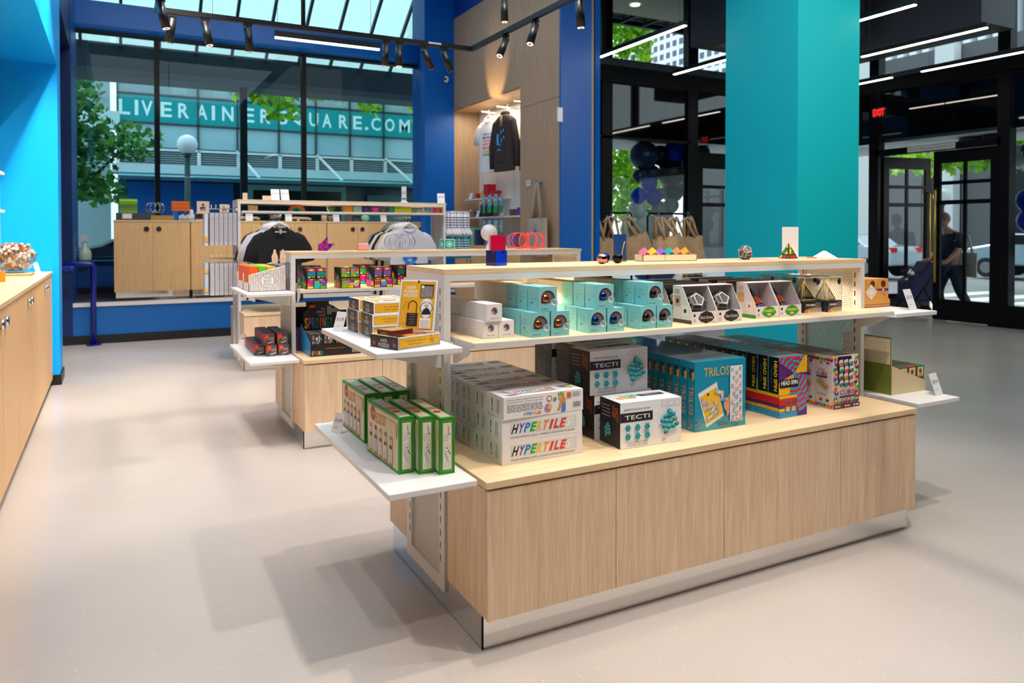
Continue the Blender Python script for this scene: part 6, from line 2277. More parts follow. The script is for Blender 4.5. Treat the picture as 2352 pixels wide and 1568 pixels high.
# small goods on the rear gondola
SH = 1.7245
goods = [(1.33, .10, .06, .062, '#e4c8a4', 'pale box with a dome print'), (2.42, .10, .07, .075, '#f2a41c', 'orange yellow box'), (2.53, .10, .07, .075, '#a8dcc8', 'pale mint box'),
         (2.83 + .0, .0, 0, 0, '', ''), (3.04, .22, .07, .075, '#c8dc1c', 'long lime green box'), (2.97, .06, .06, .07, '#1c9ca4', 'teal box'), (3.55, .05, .06, .07, '#a84a94', 'purple box'), (3.60, .06, .05, .07, '#e8742c', 'orange box at the right end')]
for (x, w, d, h, c_, nm) in goods:
    if w:
        carton('shelf_box', w, d, h, C(c_, .4), None, label='%s on the upper shelf of the rear gondola' % nm, loc=(x, 8.82, SH))
def bowl(label, x, c_, r=.05):
    b = MB(); b.lathe([(r * .6, 0), (r, r * .7), (r * 1.02, r * 1.3), (r * .96, r * 1.3), (r * .9, r * .7), (.0001, .006)], C(c_, .3), n=20); tag(b.build('coloured_bowl', loc=(x, 8.86, SH)), label, 'bowl')
bowl('dark green bowl on the upper shelf of the rear gondola', 2.27, '#1f6a58'); bowl('purple bowl on the upper shelf of the rear gondola', 2.68, '#4a3a8c', .055); bowl('pink bowl on the upper shelf of the rear gondola', 2.80, '#e84ab8', .055); bowl('small orange bowl on the upper shelf of the rear gondola', 3.0, '#f2a01c', .03)
b = MB(); b.ball((0, 0, .03), .03, C('#8c6a5c', .4), 12); b.ball((.05, 0, .025), .025, C('#6a5a54', .4), 12); tag(b.build('brown_toy', loc=(2.9, 8.84, SH)), 'brown rounded toy on the upper shelf of the rear gondola', 'toy')
b = MB()
for k, c_ in enumerate(('#e8503a', '#f2a02c', '#4ab06a', '#2a8cb8')):
    r1 = .09 - k * .018
    cv = Canvas(b, (-.1, k * .0006, 0), (1, 0, 0), (0, 0, 1), .2, .1)
    b.tube([(r1 * math.cos(PI * i / 16), 0, r1 * math.sin(PI * i / 16) * .85) for i in range(17)], .0088, C(c_, .4), 6)
tag(b.build('rainbow_toy', loc=(1.87, 8.86, SH)), 'wooden rainbow arch toy on the upper shelf of the rear gondola', 'toy')
b = MB()
for i in range(7):
    b.tube([(i * .035, 0, 0), (i * .035 + .012, 0, .07), (i * .035 + .03, 0, .0)], .006, C('#7cc82c' if i % 2 else '#c8dc1c', .4), 6)
tag(b.build('green_zigzag_toy', loc=(3.28, 8.86, SH)), 'green zigzag stacking toy on the upper shelf of the rear gondola', 'toy')
def wcard(label, loc, w, h, rz=0, c_='#e9d3b4', print_=True):
    b = MB(); b.box(0, 0, 0, w, .012, h, C(c_, .6))
    if print_:
        cv = Canvas(b, (0, 0, 0), (1, 0, 0), (0, 0, 1), w, h)
        for (x, y) in ((.5, .7), (.35, .4), (.65, .4), (.5, .45)):
            cv.disc(x, y, .12, C('#4a4440'), 7)
        cv.rect(.25, .2, .5, .06, C('#4a4440'))
    return tag(b.build('wooden_card', loc=loc, rz=rz), label, 'card')
ZG = 1.8515
wcard('leaning wooden card at the left end of the rear gondola top', (1.27, 8.83, ZG), .05, .075, R(-25), print_=False)
wcard('pale wooden card beside the price cards on the rear gondola top', (1.49, 8.86, ZG), .10, .05, 0, '#eed4b8', False)
price_card('left white price card on the rear gondola top', (1.63, 8.84, ZG), 0, '$24.99', 1.5)
price_card('right white price card on the rear gondola top', (1.74, 8.84, ZG), R(6), '$27.99', 1.5)
price_card('cream card at the right end of the rear gondola top', (3.66, 8.82, ZG), R(-15), '$9.99', 1.5)
b = MB(); b.lathe([(.05, 0), (.05, .012), (.0001, .012)], C('#e8e4e0'), n=16); b.box(-.03, -.004, .01, .03, .004, .2, C('#d4dce4', .2)); Canvas(b, (-.03, -.004, .02), (1, 0, 0), (0, 0, 1), .06, .17).text('GRAV', .5, .6, .7, .3, C('#b03a5c'), rot=80); Canvas(b, (-.03, -.004, .02), (1, 0, 0), (0, 0, 1), .06, .17).rect(.1, .1, .8, .12, C('#2a6ab0'))
tag(b.build('tall_sign_holder', loc=(3.17, 8.84, ZG)), 'tall narrow printed sign in a round base on the rear gondola top', 'sign')

# ================================================================== CABINETS ON THE WINDOW PLATFORM
def knob_disc(par, x, y, z, r=.035):
    b = MB(); b.cyl((x, y, z), (x, y - .012, z), r, CHROME, 18); b.box(x - r * .9, y - .016, z - .004, x + r * .9, y - .012, z + .004, C('#3a3a40', .3)); b.build('knob', par)
for i in range(5):
    x0 = -.008 + i * .985
    if x0 > 4.2:
        break
    t = thing('window_cabinet', 'oak cabinet with two doors and round knobs on the window platform, %s from the left' % ORD[i], 'cabinet', (x0, 11.75, .547), group='oak cabinets on the window platform')
    b = MB(); b.box(0.02, .03, 0, .96, .42, .106, MIRROR); b.build('plinth', t)
    b = MB(); b.box(0, 0.02, .106, .975, .45, 1.085, OAKLIT); b.build('carcass', t)
    b = MB(); b.box(-.004, -.006, 1.085, .981, .455, 1.109, OAKX); b.build('worktop', t)
    for k in range(2):
        b = MB(); b.box(.002 + k * .487, 0, .108, .485 + k * .487, .018, 1.083, OAKLIT); dr = b.build('door', t)
        knob_disc(dr, .408 + k * .158, 0, .985)
ZL = 1.6565
def stackb(label, x, w, h, cols, z=ZL, y=11.9):
    b = MB(); k = len(cols)
    for i, c_ in enumerate(cols):
        b.box(0, 0, i * h / k, w, .1, (i + 1) * h / k - .003, C(c_, .35))
    tag(b.build('stacked_case', loc=(x, y, z)), label, 'box')
stackb('clear display block with lime green lid stack on the left platform cabinet', .065, .225, .20, ['#8cb84a', '#6a9a3c', '#5a8a34', '#7aa43c', '#a8e01c'], ZL + .10)
stackb('bright orange stacked case on the platform cabinet', .735, .24, .14, ['#f2741c', '#f2641c', '#f27a24', '#f26a1c', '#f2741c'], ZL + .14)
stackb('blue stand under the orange case', .75, .06, .135, ['#1c6cc8'], ZL)
ring_toy('glass_ring_toy', 'chrome wire ring toy on the platform cabinet', (.52, 11.98, ZL + .11), .13, .01, .14, C('#c8ccd0', .08, 1.0), 12, .006)
b = MB(); b.box(0, 0, 0, .46, .16, .10, C('#54565c', .15)); b.box(.08, -.01, .02, .2, 0, .09, PAPER)
tag(b.build('display_stand', loc=(.02, 11.86, ZL)), 'low glossy grey display stand on the left platform cabinet', 'stand')
carton('gold_tray', .3, .12, .07, C('#b8924c', .3), None, label='gold coloured tray of small pieces on the platform cabinet', loc=(.46, 11.84, ZL))
b = MB()
for i in range(9):
    b.cyl((i * .024, 0, 0), (i * .024, 0, .07 + .01 * (i % 3)), .009, C('#e8e8ee', .2), 8)
tag(b.build('white_bottle_row', loc=(.83, 11.80, ZL)), 'row of little white tubes in front of the orange case', 'bottles')
b = MB(); b.cyl((0, 0, 0), (0, 0, .15), .03, C('#e0dcd6', .4), 16); b.cyl((0, 0, .15), (0, 0, .165), .02, C('#e0dcd6', .4), 12); tag(b.build('cream_bottle', loc=(1.0, 11.95, ZL)), 'cream bottle beside the orange case', 'bottle')
b = MB(); b.box(0, 0, 0, .6, .12, .02, OAKX); b.box(.02, .04, .02, .5, .06, .1, C('#3a2a24')); b.box(0, 0, .1, .6, .12, .115, OAKX); tag(b.build('wooden_riser', loc=(1.06, 11.9, ZL)), 'low wooden riser shelf on the second platform cabinet', 'shelf')
wcard('larger square wooden card with a molecule print on the riser', (1.075, 11.93, ZL + .115), .17, .17)
wcard('smaller square wooden card with a molecule print on the riser', (1.39, 11.93, ZL + .115), .13, .13)
for i, c_ in enumerate(('#e8402c', '#f2d01c', '#3ab04a', '#f0f0f0', '#f07a1c')):
    b = MB(); b.ball((0, 0, .022), .022, C(c_, .4), 10); tag(b.build('coloured_ball', loc=(1.24 + i * .035, 11.87, ZL + .02)), '%s ball on the riser' % ['red', 'yellow', 'green', 'white', 'orange'][i], 'ball', 'coloured balls on the riser')
for i, x in enumerate((1.8, 2.38, 3.12, 3.9)):
    price_card('white price card on the platform cabinets behind the rear gondola, %s from the left' % ORD[i], (x, 11.84, ZL), 0, '$29.99', 1.6)
for i, x in enumerate((1.72, 2.5)):
    b = MB(); b.tube([(-.15, 0, .03), (0, 0, .05), (.2, 0, .045), (.25, 0, .03)], .02, C('#c8ab84', .5), 8); b.cyl((.05, 0, 0), (.05, 0, .04), .02, OAK, 8)
    tag(b.build('wooden_balance_toy', loc=(x, 11.98, ZL)), '%s long wooden balance toy on the platform cabinets' % ['left', 'right'][i], 'toy')
b = MB(); b.ball((0, 0, .055), .07, C('#8cd0b0', .3), 16, sz=.8); tag(b.build('mint_ball_toy', loc=(3.62, 11.95, ZL)), 'mint green round toy on the platform cabinets', 'toy')
b = MB(); b.box(0, 0, 0, .1, .06, .1, C('#5a4a48', .4)); b.box(.12, 0, 0, .22, .06, .05, C('#4a3c3c', .4)); tag(b.build('dark_block_toy', loc=(3.3, 11.93, ZL)), 'dark little block toys on the platform cabinets', 'toy')
b = MB(); b.cyl((0, 0, 0), (0, 0, .1), .045, C('#c8b094', .4), 14); b.cyl((.1, 0, 0), (.1, 0, .09), .04, C('#8c7864', .4), 14); tag(b.build('brown_jars', loc=(2.95, 11.95, ZL)), 'pair of brown jars on the platform cabinets', 'jar')
# spray bottle on the sill
b = MB(); b.lathe([(.085, 0), (.09, .02), (.09, .1), (.075, .15), (.035, .2), (.028, .27), (.0001, .275)], C('#d8e4c8', .3), n=20)
b.box(-.05, -.03, .28, .05, .03, .38, C('#e8ece4', .4)); b.box(-.03, -.02, .26, .03, .02, .285, C('#b83a4a'))
tag(b.build('spray_bottle', loc=(-.40, 13.10, 1.063)), 'white spray bottle standing on the blue window sill', 'bottle')
# blue hand rail at the platform end
t = thing('hand_rail', 'dark blue tubular hand rail with a post at the platform corner', 'rail')
NV = C('#0a1e8c', .25)
b = MB(); b.tube([(-1.2, 11.28, 1.07), (-.3, 11.28, 1.07), (-.262, 11.28, 1.06), (-.25, 11.28, 1.02), (-.25, 11.28, .01)], .035, NV, 10); b.build('post_rail', t)
b = MB(); b.tube([(-1.2, 10.9, 1.03), (-.48, 10.9, 1.03)], .035, NV, 10); b.ball((-.48, 10.9, 1.03), .035, NV, 10); b.build('side_rail', t)
b = MB(); b.cyl((-.25, 11.28, 0), (-.25, 11.28, .014), .09, NV, 16); b.build('foot_plate', t)

# ================================================================== LEFT WALL CABINETS
for i, (ya, yb) in enumerate(((7.0, 8.46), (5.58, 6.995), (4.15, 5.575), (2.7, 4.145))):
    t = thing('wall_cabinet', 'oak cabinet run along the left wall, %s from the blue portal' % ORD[i], 'cabinet', (-.537, ya, 0), group='oak cabinets along the left wall')
    L = yb - ya
    b = MB(); b.box(-.4, 0, 0, -.03, L, .07, C('#7c644c', .5)); b.build('plinth', t)
    b = MB(); b.box(-.41, 0, .07, -.02, L, 1.082, OAKLIT); b.build('carcass', t)
    for k in range(2):
        b = MB(); b.box(-.02, .003 + k * L / 2, .072, 0, (k + 1) * L / 2 - .003, 1.078, OAKLIT); dr = b.build('door', t)
        b = MB(); yk = L / 2 - .09 if k == 0 else L / 2 + .09
        b.cyl((0, yk, 1.0), (.02, yk, 1.0), .028, CHROME, 14); b.build('knob', dr)
b = MB(); b.box(-.95, 2.7, 1.084, -.53, 8.5, 1.108, OAKY)
tag(b.build('long_worktop'), 'long pale oak worktop over the left wall cabinets', 'worktop')
for i, z in enumerate((1.93, 1.64)):
    b = MB(); b.box(-.95, 3.0, z, -.75, 7.0, z + .02, WHITE); tag(b.build('wall_shelf'), '%s white shelf tip at the left edge of the photo' % ['upper', 'lower'][i], 'shelf')
b = MB()
t = thing('glass_bowl', 'clear glass bowl on the left worktop filled with wooden pieces', 'bowl', (-.76, 7.72, 1.109))
b = MB(); b.box(-.13, -.16, 0, .13, .16, .012, C('#dcb888', .5)); b.box(-.13, -.16, .012, .13, .16, .018, C('#2c241e', .5)); b.box(-.13, -.16, .018, .13, .16, .028, C('#dcb888', .5)); b.build('board', t)
b = MB(); b.lathe([(.06, .03), (.10, .05), (.15, .13), (.17, .19), (.165, .19), (.145, .13), (.095, .055), (.0001, .04)], glassm('bowl_glass', '#eef2f2', .08), n=28); b.build('bowl', t)
b = MB(); rg = random.Random(4)
for i in range(230):
    a = rg.uniform(0, 2 * PI); z = .06 + .21 * rg.random(); rmax = (.08 + (z - .06) * .55) if z < .19 else .16 * max(0, 1 - ((z - .19) / .1) ** 2) ** .5
    r_ = rmax * rg.random() ** .5 * .93
    M = Matrix.Translation((r_ * math.cos(a), r_ * math.sin(a), z)) @ Quaternion((rg.gauss(0, 1), rg.gauss(0, 1), rg.gauss(0, 1), rg.gauss(0, 1))).normalized().to_matrix().to_4x4()
    s_ = rg.uniform(.009, .016)
    b.box(-s_ * 1.5, -s_ * .7, -s_ * .7, s_ * 1.5, s_ * .7, s_ * .7, C(['#d8b088', '#b87a4a', '#e8d8c8', '#8a4a24', '#e8ecea', '#c8a898'][rg.randrange(6)], .5), T=M)
o = tag(b.build('wooden_piece', loc=(-.76, 7.72, 1.109)), 'heap of tiny wooden puzzle pieces filling the glass bowl', 'puzzle pieces', kind='stuff')
carton('orange_box', .12, .05, .085, C('#f08a14', .4), lambda cv: (cv.disc(.4, .5, .22, C('#3a2210'), 18, a0=0, a1=PI), cv.disc(.4, .5, .2, C('#e8a04a'), 18, a0=PI, a1=2 * PI)),
       label='orange box with a round brown print at the left edge', loc=(-.86, 6.85, 1.1085))
carton('orange_block', .08, .04, .018, C('#f08a14', .4), None, label='small flat orange block before the orange box', loc=(-.85, 6.55, 1.1085))
price_card('tilted white price card near the portal end of the left worktop', (-.64, 8.40, 1.1085), R(60), '$19.99', 1.1)

# ================================================================== ALCOVE
hanger('white hanger of the alcove t-shirt', (5.2, 10.58, 3.30), R(90) + R(8))
def tart(cv):
    for k, c_ in enumerate(('#4a7ac8', '#7a3a4c', '#f07a8c', '#f04a3a', '#f28a2a', '#f2c42a', '#4ab02c')):
        cv.text(['HELLO', 'BE ALL', 'YOU', 'JOY', 'MIND', 'GAME', 'OPEN'][k], .5, .93 - k * .13, .8, .08, C(c_), bold=.03)
shirt('t_shirt', C('#eeeae8', .85), 'white t-shirt with rainbow lettering hanging in the oak alcove', (5.2, 10.58, 3.27), R(-90) + R(12), art=tart, sc=1.15)
hanger('white hanger of the alcove hoodie', (5.2, 9.95, 3.30), R(90))
def hart(cv):
    for k, (x, y, h_) in enumerate(((.2, .6, .4), (.3, .6, .4), (.55, .85, .12), (.75, .9, .1), (.6, .55, .14), (.45, .4, .1), (.8, .65, .1))):
        cv.rect(x - .06, y - h_ / 2, .1, h_, C('#4aa8f0'))
    cv.rect(.2, .2, .3, .05, C('#4aa8f0'))
shirt('hoodie', C('#3a302c', .9), 'dark brown hoodie with blue letter print hanging in the oak alcove', (5.14, 9.95, 3.25), R(-90) + R(6), long=True, hood=True, art=hart, sc=1.15)
shirt('hoodie', C('#3a302c', .9), 'second dark hoodie half hidden behind the alcove pier', (5.32, 9.40, 3.2), R(-90), long=True, hood=True, sc=1.15)
for i, yy in enumerate((10.59, 10.06, 9.52)):
    b = MB(); b.tube([(5.44, yy, 3.36), (5.08, yy, 3.36)], .013, WHITE, 8); b.ball((5.08, yy, 3.36), .018, WHITE, 8)
    tag(b.build('hanging_rod', loc=(0, 0, 0)), 'white hanging rod high in the oak alcove, %s from the left' % ORD[i], 'rod', 'rods in the alcove')
for z, nm in ((2.0, 'upper'), (1.705, 'lower')):
    b = MB(); b.box(5.1, 9.2 if z < 1.8 else 10.3, z, 5.44, 11.3, z + .022, WHITE); b.prism([(5.44, z), (5.2, z), (5.44, z - .12)], 'Y', 11.2, 11.21, STEEL) if False else None
    tag(b.build('alcove_shelf'), '%s white shelf in the oak alcove' % nm, 'shelf')
RED = C('#c8181c', .4)
for i, (y, z, h_, w_, c_, nm) in enumerate(((10.98, 2.0225, .09, .1, '#c8201c', 'small red box at the left'), (10.80, 2.0225, .12, .1, '#e0b060', 'tan box'), (10.62, 2.0225, .22, .16, '#d01418', 'tall red box'), (10.42, 2.0225, .11, .16, '#c8181c', 'low wide red box'),
                                          (11.0, 1.7275, .1, .12, '#1c2a4c', 'dark blue box'), (10.72, 1.7275, .2, .18, '#3a2a40', 'dark patterned box'), (9.45, 1.7275, .12, .22, '#6a3a9c', 'purple box'), (9.8, 1.7275, .1, .1, '#8c5a54', 'reddish box'))):
    carton('alcove_box', .14, w_, h_, C(c_, .4), None, label='%s on the %s alcove shelf' % (nm, 'upper' if z > 1.9 else 'lower'), loc=(5.2, y, z))
def blister(label, loc):
    t = thing('hanging_blister_pack', label, 'pack', loc, group='blister packs in the alcove')
    b = MB(); b.box(0, -.035, -.12, .01, .035, .08, C('#7ab8e0', .15)); b.prism([(-.035, .08), (.035, .08), (.018, .105), (-.018, .105)], 'X', 0, .01, C('#8cc0e8', .15)); b.build('blister', t)
    b = MB(); b.box(-.004, -.036, -.17, .011, .036, -.07, C('#2a9a54', .4)); b.ball((-.004, .0, .01), .02, C('#e8d83a'), 8); b.build('card', t)
    return t
p0 = None
for r_, z in enumerate((1.95, 1.56)):
    for i in range(6):
        lab = 'clear blue blister pack with green card in the alcove, %s row, %s' % (['upper', 'lower'][r_], ORD[i] + ' from the left')
        p = (5.02 + .03 * (i % 2), 10.40 - i * .105, z)
        if p0 is None:
            p0 = blister(lab, p)
        else:
            dup(p0, p, lab)
t = thing('alcove_cabinet', 'oak cabinet with small knobs at the foot of the alcove', 'cabinet', (4.99, 9.16, 0))
b = MB(); b.box(0.02, 0, 0, .44, 2.26, 1.28, OAKLIT); b.build('carcass', t)
for k in range(4):
    b = MB(); b.box(0, k * .565 + .002, .08, .018, k * .565 + .563, 1.27, OAKLIT); dr = b.build('door', t)
    b = MB(); yk = k * .565 + (.5 if k % 2 == 0 else .06); b.cyl((0, yk, 1.04), (-.02, yk, 1.04), .025, CHROME, 12); b.build('knob', dr)
for i, (y, h_, c_, nm) in enumerate(((11.0, .2, '#3a7a4a', 'dark green'), (10.86, .28, '#8cd0a8', 'mint green'), (10.7, .24, '#3a3a6c', 'navy'), (9.6, .16, '#b8a0d0', 'lilac'), (9.35, .2, '#7a5a9c', 'violet'))):
    carton('alcove_box', .12, .12, h_, C(c_, .4), None, label='%s box standing on the alcove cabinet' % nm, loc=(5.06, y, 1.2805))
b = MB(); b.box(5.1, 9.2, 1.70, 5.4, 9.5, 1.702, WHITE); b.box(5.06, 9.2, 1.62, 5.1, 9.5, 1.7, WHITE)
price_card('white price card on the upper alcove shelf', (5.13, 11.15, 2.0225), R(-75), '$14.99', 1.2)
price_card('white price card left on the lower alcove shelf', (5.13, 10.88, 1.7275), R(-75), '$12.99', 1.2)
price_card('white price card middle on the lower alcove shelf', (5.13, 10.02, 1.7275), R(-75), '$16.99', 1.2)
# tote bags on the hook of the oak pier
def tote(label, loc, rz, mat, art=None, lean=0, w=.36, h=.38, strap=.46, hr=.013):
    t = thing('tote_bag', label, 'bag', loc, rz)
    b = MB(); n_ = 10
    vs = []
    for s_ in (-1, 1):
        for i in range(n_ + 1):
            for j in range(n_ + 1):
                x = -w / 2 + w * i / n_; z = -h * j / n_
                y = s_ * (.012 + .022 * math.sin(PI * i / n_) * (.3 + .7 * j / n_)) + .006 * math.sin(14 * x + 3 * z)
                vs.append((x + lean * z, y, z - strap))
    k = (n_ + 1) ** 2
    fs = []
    for i in range(n_):
        for j in range(n_):
            a = i * (n_ + 1) + j
            fs.append([a, a + n_ + 1, a + n_ + 2, a + 1]); fs.append([k + a, k + a + 1, k + a + n_ + 2, k + a + n_ + 1])
    for i in range(n_):
        a = i * (n_ + 1); fs.append([a, k + a, k + a + n_ + 1, a + n_ + 1]) if False else None
        a2 = i * (n_ + 1) + n_; fs.append([a2, a2 + n_ + 1, k + a2 + n_ + 1, k + a2])
        fs.append([i, i + 1, k + i + 1, k + i]); a3 = n_ * (n_ + 1) + i; fs.append([a3, k + a3, k + a3 + 1, a3 + 1])
    b.mesh(vs, fs, mat, True)
    if art:
        art(Canvas(b, (-.14, -.046, -strap - .34), (1, 0, 0), (0, 0, 1), .28, .28))
    b.build('bag_body', t)
    for s_ in (-1, 1):
        b = MB(); m0 = 0
        b.tube([(-w * .25, s_ * .014, -strap - .02), (-w * .13, s_ * .012, -strap * .5), (-.012, s_ * .008, -.02), (0, s_ * .006, 0), (.012, s_ * .008, -.02), (w * .13, s_ * .012, -strap * .5), (w * .25, s_ * .014, -strap - .02)], hr, mat, 6)
        b.build('handle', t)
    return t
CAN = C('#b7a892', .9)
def dots_art(cv):
    for (x, y) in ((.5, .95), (.85, .9), (.3, .6), (.75, .4), (.2, .3), (.5, .25), (.7, .1), (.1, .1), (.25, .8)):
        cv.poly([(x - .07, y), (x, y + .07), (x, y - .07)], C('#1c6ab0')); cv.poly([(x, y + .07), (x + .07, y), (x, y - .07)], C('#d4dce4'))
    cv.poly([(.45, .75), (.7, .6), (.5, .45)], C('#1c6ab0'))
b = MB(); b.cyl((4.978, 8.56, 2.13), (4.90, 8.56, 2.13), .012, C('#2a8c98'), 10); b.cyl((4.90, 8.56, 2.12), (4.90, 8.56, 2.17), .014, C('#2a8c98'), 10)
tag(b.build('wall_hook'), 'small teal wall hook holding the tote bags on the oak pier', 'hook')
tote('natural canvas tote bag with blue and white cube print hanging on the oak pier', (4.88, 8.50, 2.13), R(-90), CAN, dots_art, w=.46, h=.5)
tote('second natural canvas tote bag hanging behind the printed one', (4.935, 8.62, 2.13), R(-84), CAN, None, w=.40, h=.46)
b = MB(); b.box(-.006, -.06, -.04, 0, .06, .04, C('#d4dae0')); Canvas(b, (-.006, .06, -.04), (0, -1, 0), (0, 0, 1), .12, .08).text('$9 $9', .5, .55, .6, .3, INK)
tag(b.build('wall_price_sign', loc=(4.972, 8.90, 2.15)), 'tiny pale price sign on the oak pier above the tote bags', 'sign')
b = MB(); b.box(-.035, -.03, -.09, .035, 0, .09, C('#f0f2f6', .4)); tag(b.build('wall_sensor', loc=(4.95, 8.075, 2.96), bevel=.006), 'white wall sensor box at the corner of the blue end wall', 'sensor')
b = MB(); b.ball((0, 0, 0), .045, C('#f0f0f0', .3), 14, sy=.5, sz=1.2); b.cyl((-.02, -.02, 0), (-.05, -.04, .0), .018, BLACK, 10)
tag(b.build('security_camera', loc=(4.83, 11.415, 3.99)), 'small white security camera on the blue column', 'camera')

# ================================================================== BAG RACKS NEAR THE ENTRANCE
for r_, (xa, xb, nm) in enumerate(((5.75, 6.70, 'left'), (6.99, 7.95, 'right'))):
    b = MB(); zt = 1.765
    b.tube([(xa, 8.9, .05), (xa, 8.9, zt - .05), (xa + .03, 8.9, zt), (xb - .03, 8.9, zt), (xb, 8.9, zt - .05), (xb, 8.9, .05)], .016, BLACK, 8)
    for x in (xa, xb):
        b.tube([(x, 8.6, .02), (x, 9.2, .02)], .016, BLACK, 8); b.cyl((x, 8.9, .02), (x, 8.9, .08), .018, BLACK, 8)
    tag(b.build('garment_rack'), '%s black tubular garment rack carrying kraft bags' % nm, 'rack', 'black garment racks')
KB2 = noisy('kraft_bag', '#cfae84', '#c09c70', 6, .8)
p0 = None
for r_, xs in enumerate(((5.92, 6.08, 6.24, 6.38, 6.52, 6.63), (7.10, 7.24, 7.38, 7.52, 7.66, 7.80))):
    for i, x in enumerate(xs):
        nm = ['left', 'right'][r_]
        lab = 'kraft coloured carrier bag hanging on the %s rack, %s from the left' % (nm, ORD[i])
        rz = R(random.uniform(-35, 10)); ln = R(random.uniform(-24, -6)) if (r_ == 1 or i > 3) else R(random.uniform(-3, 3))
        if p0 is None:
            p0 = tote(lab, (x, 8.86, 1.73), rz, KB2, w=.34, h=.5, strap=.31, hr=.021); p0['group'] = 'kraft carrier bags on the racks'
            p0.rotation_euler = (0, ln, rz)
        else:
            dup(p0, (x, 8.86 + .02 * (i % 2), 1.72 + random.uniform(-.02, .01)), lab, rot=(0, ln, rz))
        if i % 2 == 0:
            hanger('pale plastic hanger on the %s bag rack, near the %s bag' % (nm, ORD[i]), (x + .03, 8.82, 1.70), rz + R(20), '#b9b6b0', 'pale hangers on the bag racks')

# ================================================================== BALLOONS
def balloons(lst, grp, nm):
    for i, (x, y, z, r, c_, cn) in enumerate(lst):
        t = thing('balloon', '%s balloon %s' % (cn, nm), 'balloon', (x, y, z), group=grp)
        b = MB(); b.lathe([(1e-4, -1.12), (.1, -1.08), (.05, -1.02), (.3, -.92), (.66, -.68), (.92, -.3), (1.0, .05), (.93, .4), (.7, .74), (.4, .93), (1e-4, 1.0)], C(c_, .3, 0, .3, 0), n=24)
        for k in range(len(b.v)):
            b.v[k] = b.v[k] * r
        b.build('skin', t)
DB, RB, BK, GY, WH, DT = '#0a2a4c', '#0636c8', '#0c1016', '#8c9490', '#c4d2cc', '#123c44'
balloons([(8.50, 10.92, 2.86, .27, DB, 'big dark blue'), (8.92, 11.0, 2.90, .19, BK, 'black'), (9.22, 10.92, 2.93, .25, RB, 'bright blue, topmost right'), (9.12, 10.9, 2.55, .27, BK, 'big black middle'),
          (8.40, 10.95, 2.50, .12, DB, 'small dark blue'), (8.60, 10.9, 2.35, .15, RB, 'bright blue upper'), (8.36, 10.9, 2.14, .15, RB, 'bright blue lower left'), (8.63, 10.82, 2.12, .16, RB, 'bright blue nearest'),
          (8.85, 10.92, 2.18, .12, GY, 'small silver grey'), (8.78, 10.85, 1.90, .15, GY, 'silver grey lower left'), (9.06, 10.85, 1.97, .15, GY, 'silver grey lower right'), (9.22, 11.0, 2.24, .22, DT, 'dark teal'), (8.75, 11.05, 2.55, .18, DB, 'dark navy'),
          (8.40, 11.0, 1.9, .17, WH, 'pale white left'), (8.62, 11.05, 1.62, .22, WH, 'large pale white'), (8.98, 11.0, 1.66, .24, WH, 'large pale white right'), (8.30, 11.05, 1.52, .2, WH, 'pale white low left'),
          (8.75, 11.05, 1.25, .24, '#9cb4ac', 'pale grey green'), (8.55, 10.95, .82, .25, '#0a3a9c', 'blue low left'), (8.92, 10.92, .78, .26, '#0c44b0', 'blue low right'), (9.9, 10.95, 3.0, .15, DT, 'teal above the side door'), (9.55, 11.0, 2.45, .2, RB, 'blue behind the side door')],
         'balloons outside the shop window', 'in the column outside the shop window')
balloons([(12.95, 6.60, 2.75, .26, '#0a1c50', 'navy top'), (12.9, 6.72, 1.98, .2, RB, 'bright blue upper'), (12.9, 6.70, 1.66, .2, RB, 'bright blue lower'), (12.88, 6.52, 1.84, .14, '#b8c8cc', 'small silver'),
          (12.95, 6.64, .92, .15, RB, 'small bright blue low'), (12.95, 6.55, .58, .17, RB, 'bright blue lowest'), (12.95, 6.4, 1.3, .25, '#0a2a8c', 'dark blue middle'),
          (13.1, 7.75, 3.02, .22, '#5c646a', 'dark silver above the door left'), (13.1, 7.35, 3.04, .24, '#444c52', 'dark silver above the door'), (13.1, 6.95, 2.72, .2, '#dfe4e4', 'white behind the door top pane')],
         'balloons outside the entrance', 'in the garland outside the entrance')

# ================================================================== LIGHT FITTINGS
TB = C('#0c0b0c', .4)
t = thing('ceiling_track', 'black lighting track bent in three legs under the ceiling', 'light track')
b = MB()
b.box(.25, 5.635, 2.98, 2.635, 5.67, 3.015, TB); b.build('track_bar', t)
b = MB(); b.box(.25, 1.2, 2.98, .285, 5.635, 3.015, TB); b.build('track_bar', t)
b = MB(); b.box(2.60, 1.2, 2.98, 2.635, 5.635, 3.015, TB); b.build('track_bar', t)
b = MB(); b.cyl((1.24, 5.65, 3.01), (1.24, 5.65, 6.0), .010, TB, 8); b.cyl((1.24, 5.65, 3.2), (1.24, 5.65, 3.32), .014, TB, 8); b.build('stem', t)
for x in (.62, 1.06, 1.76):
    b = MB(); b.cyl((x, 5.65, 3.01), (x, 5.65, 6.0), .0015, C('#8c9498'), 4); b.build('cable', t)
b = MB(); b.box(2.23, 5.632, 2.995, 2.34, 5.634, 3.01, C('#c8cccc')); b.build('maker_strip', t)


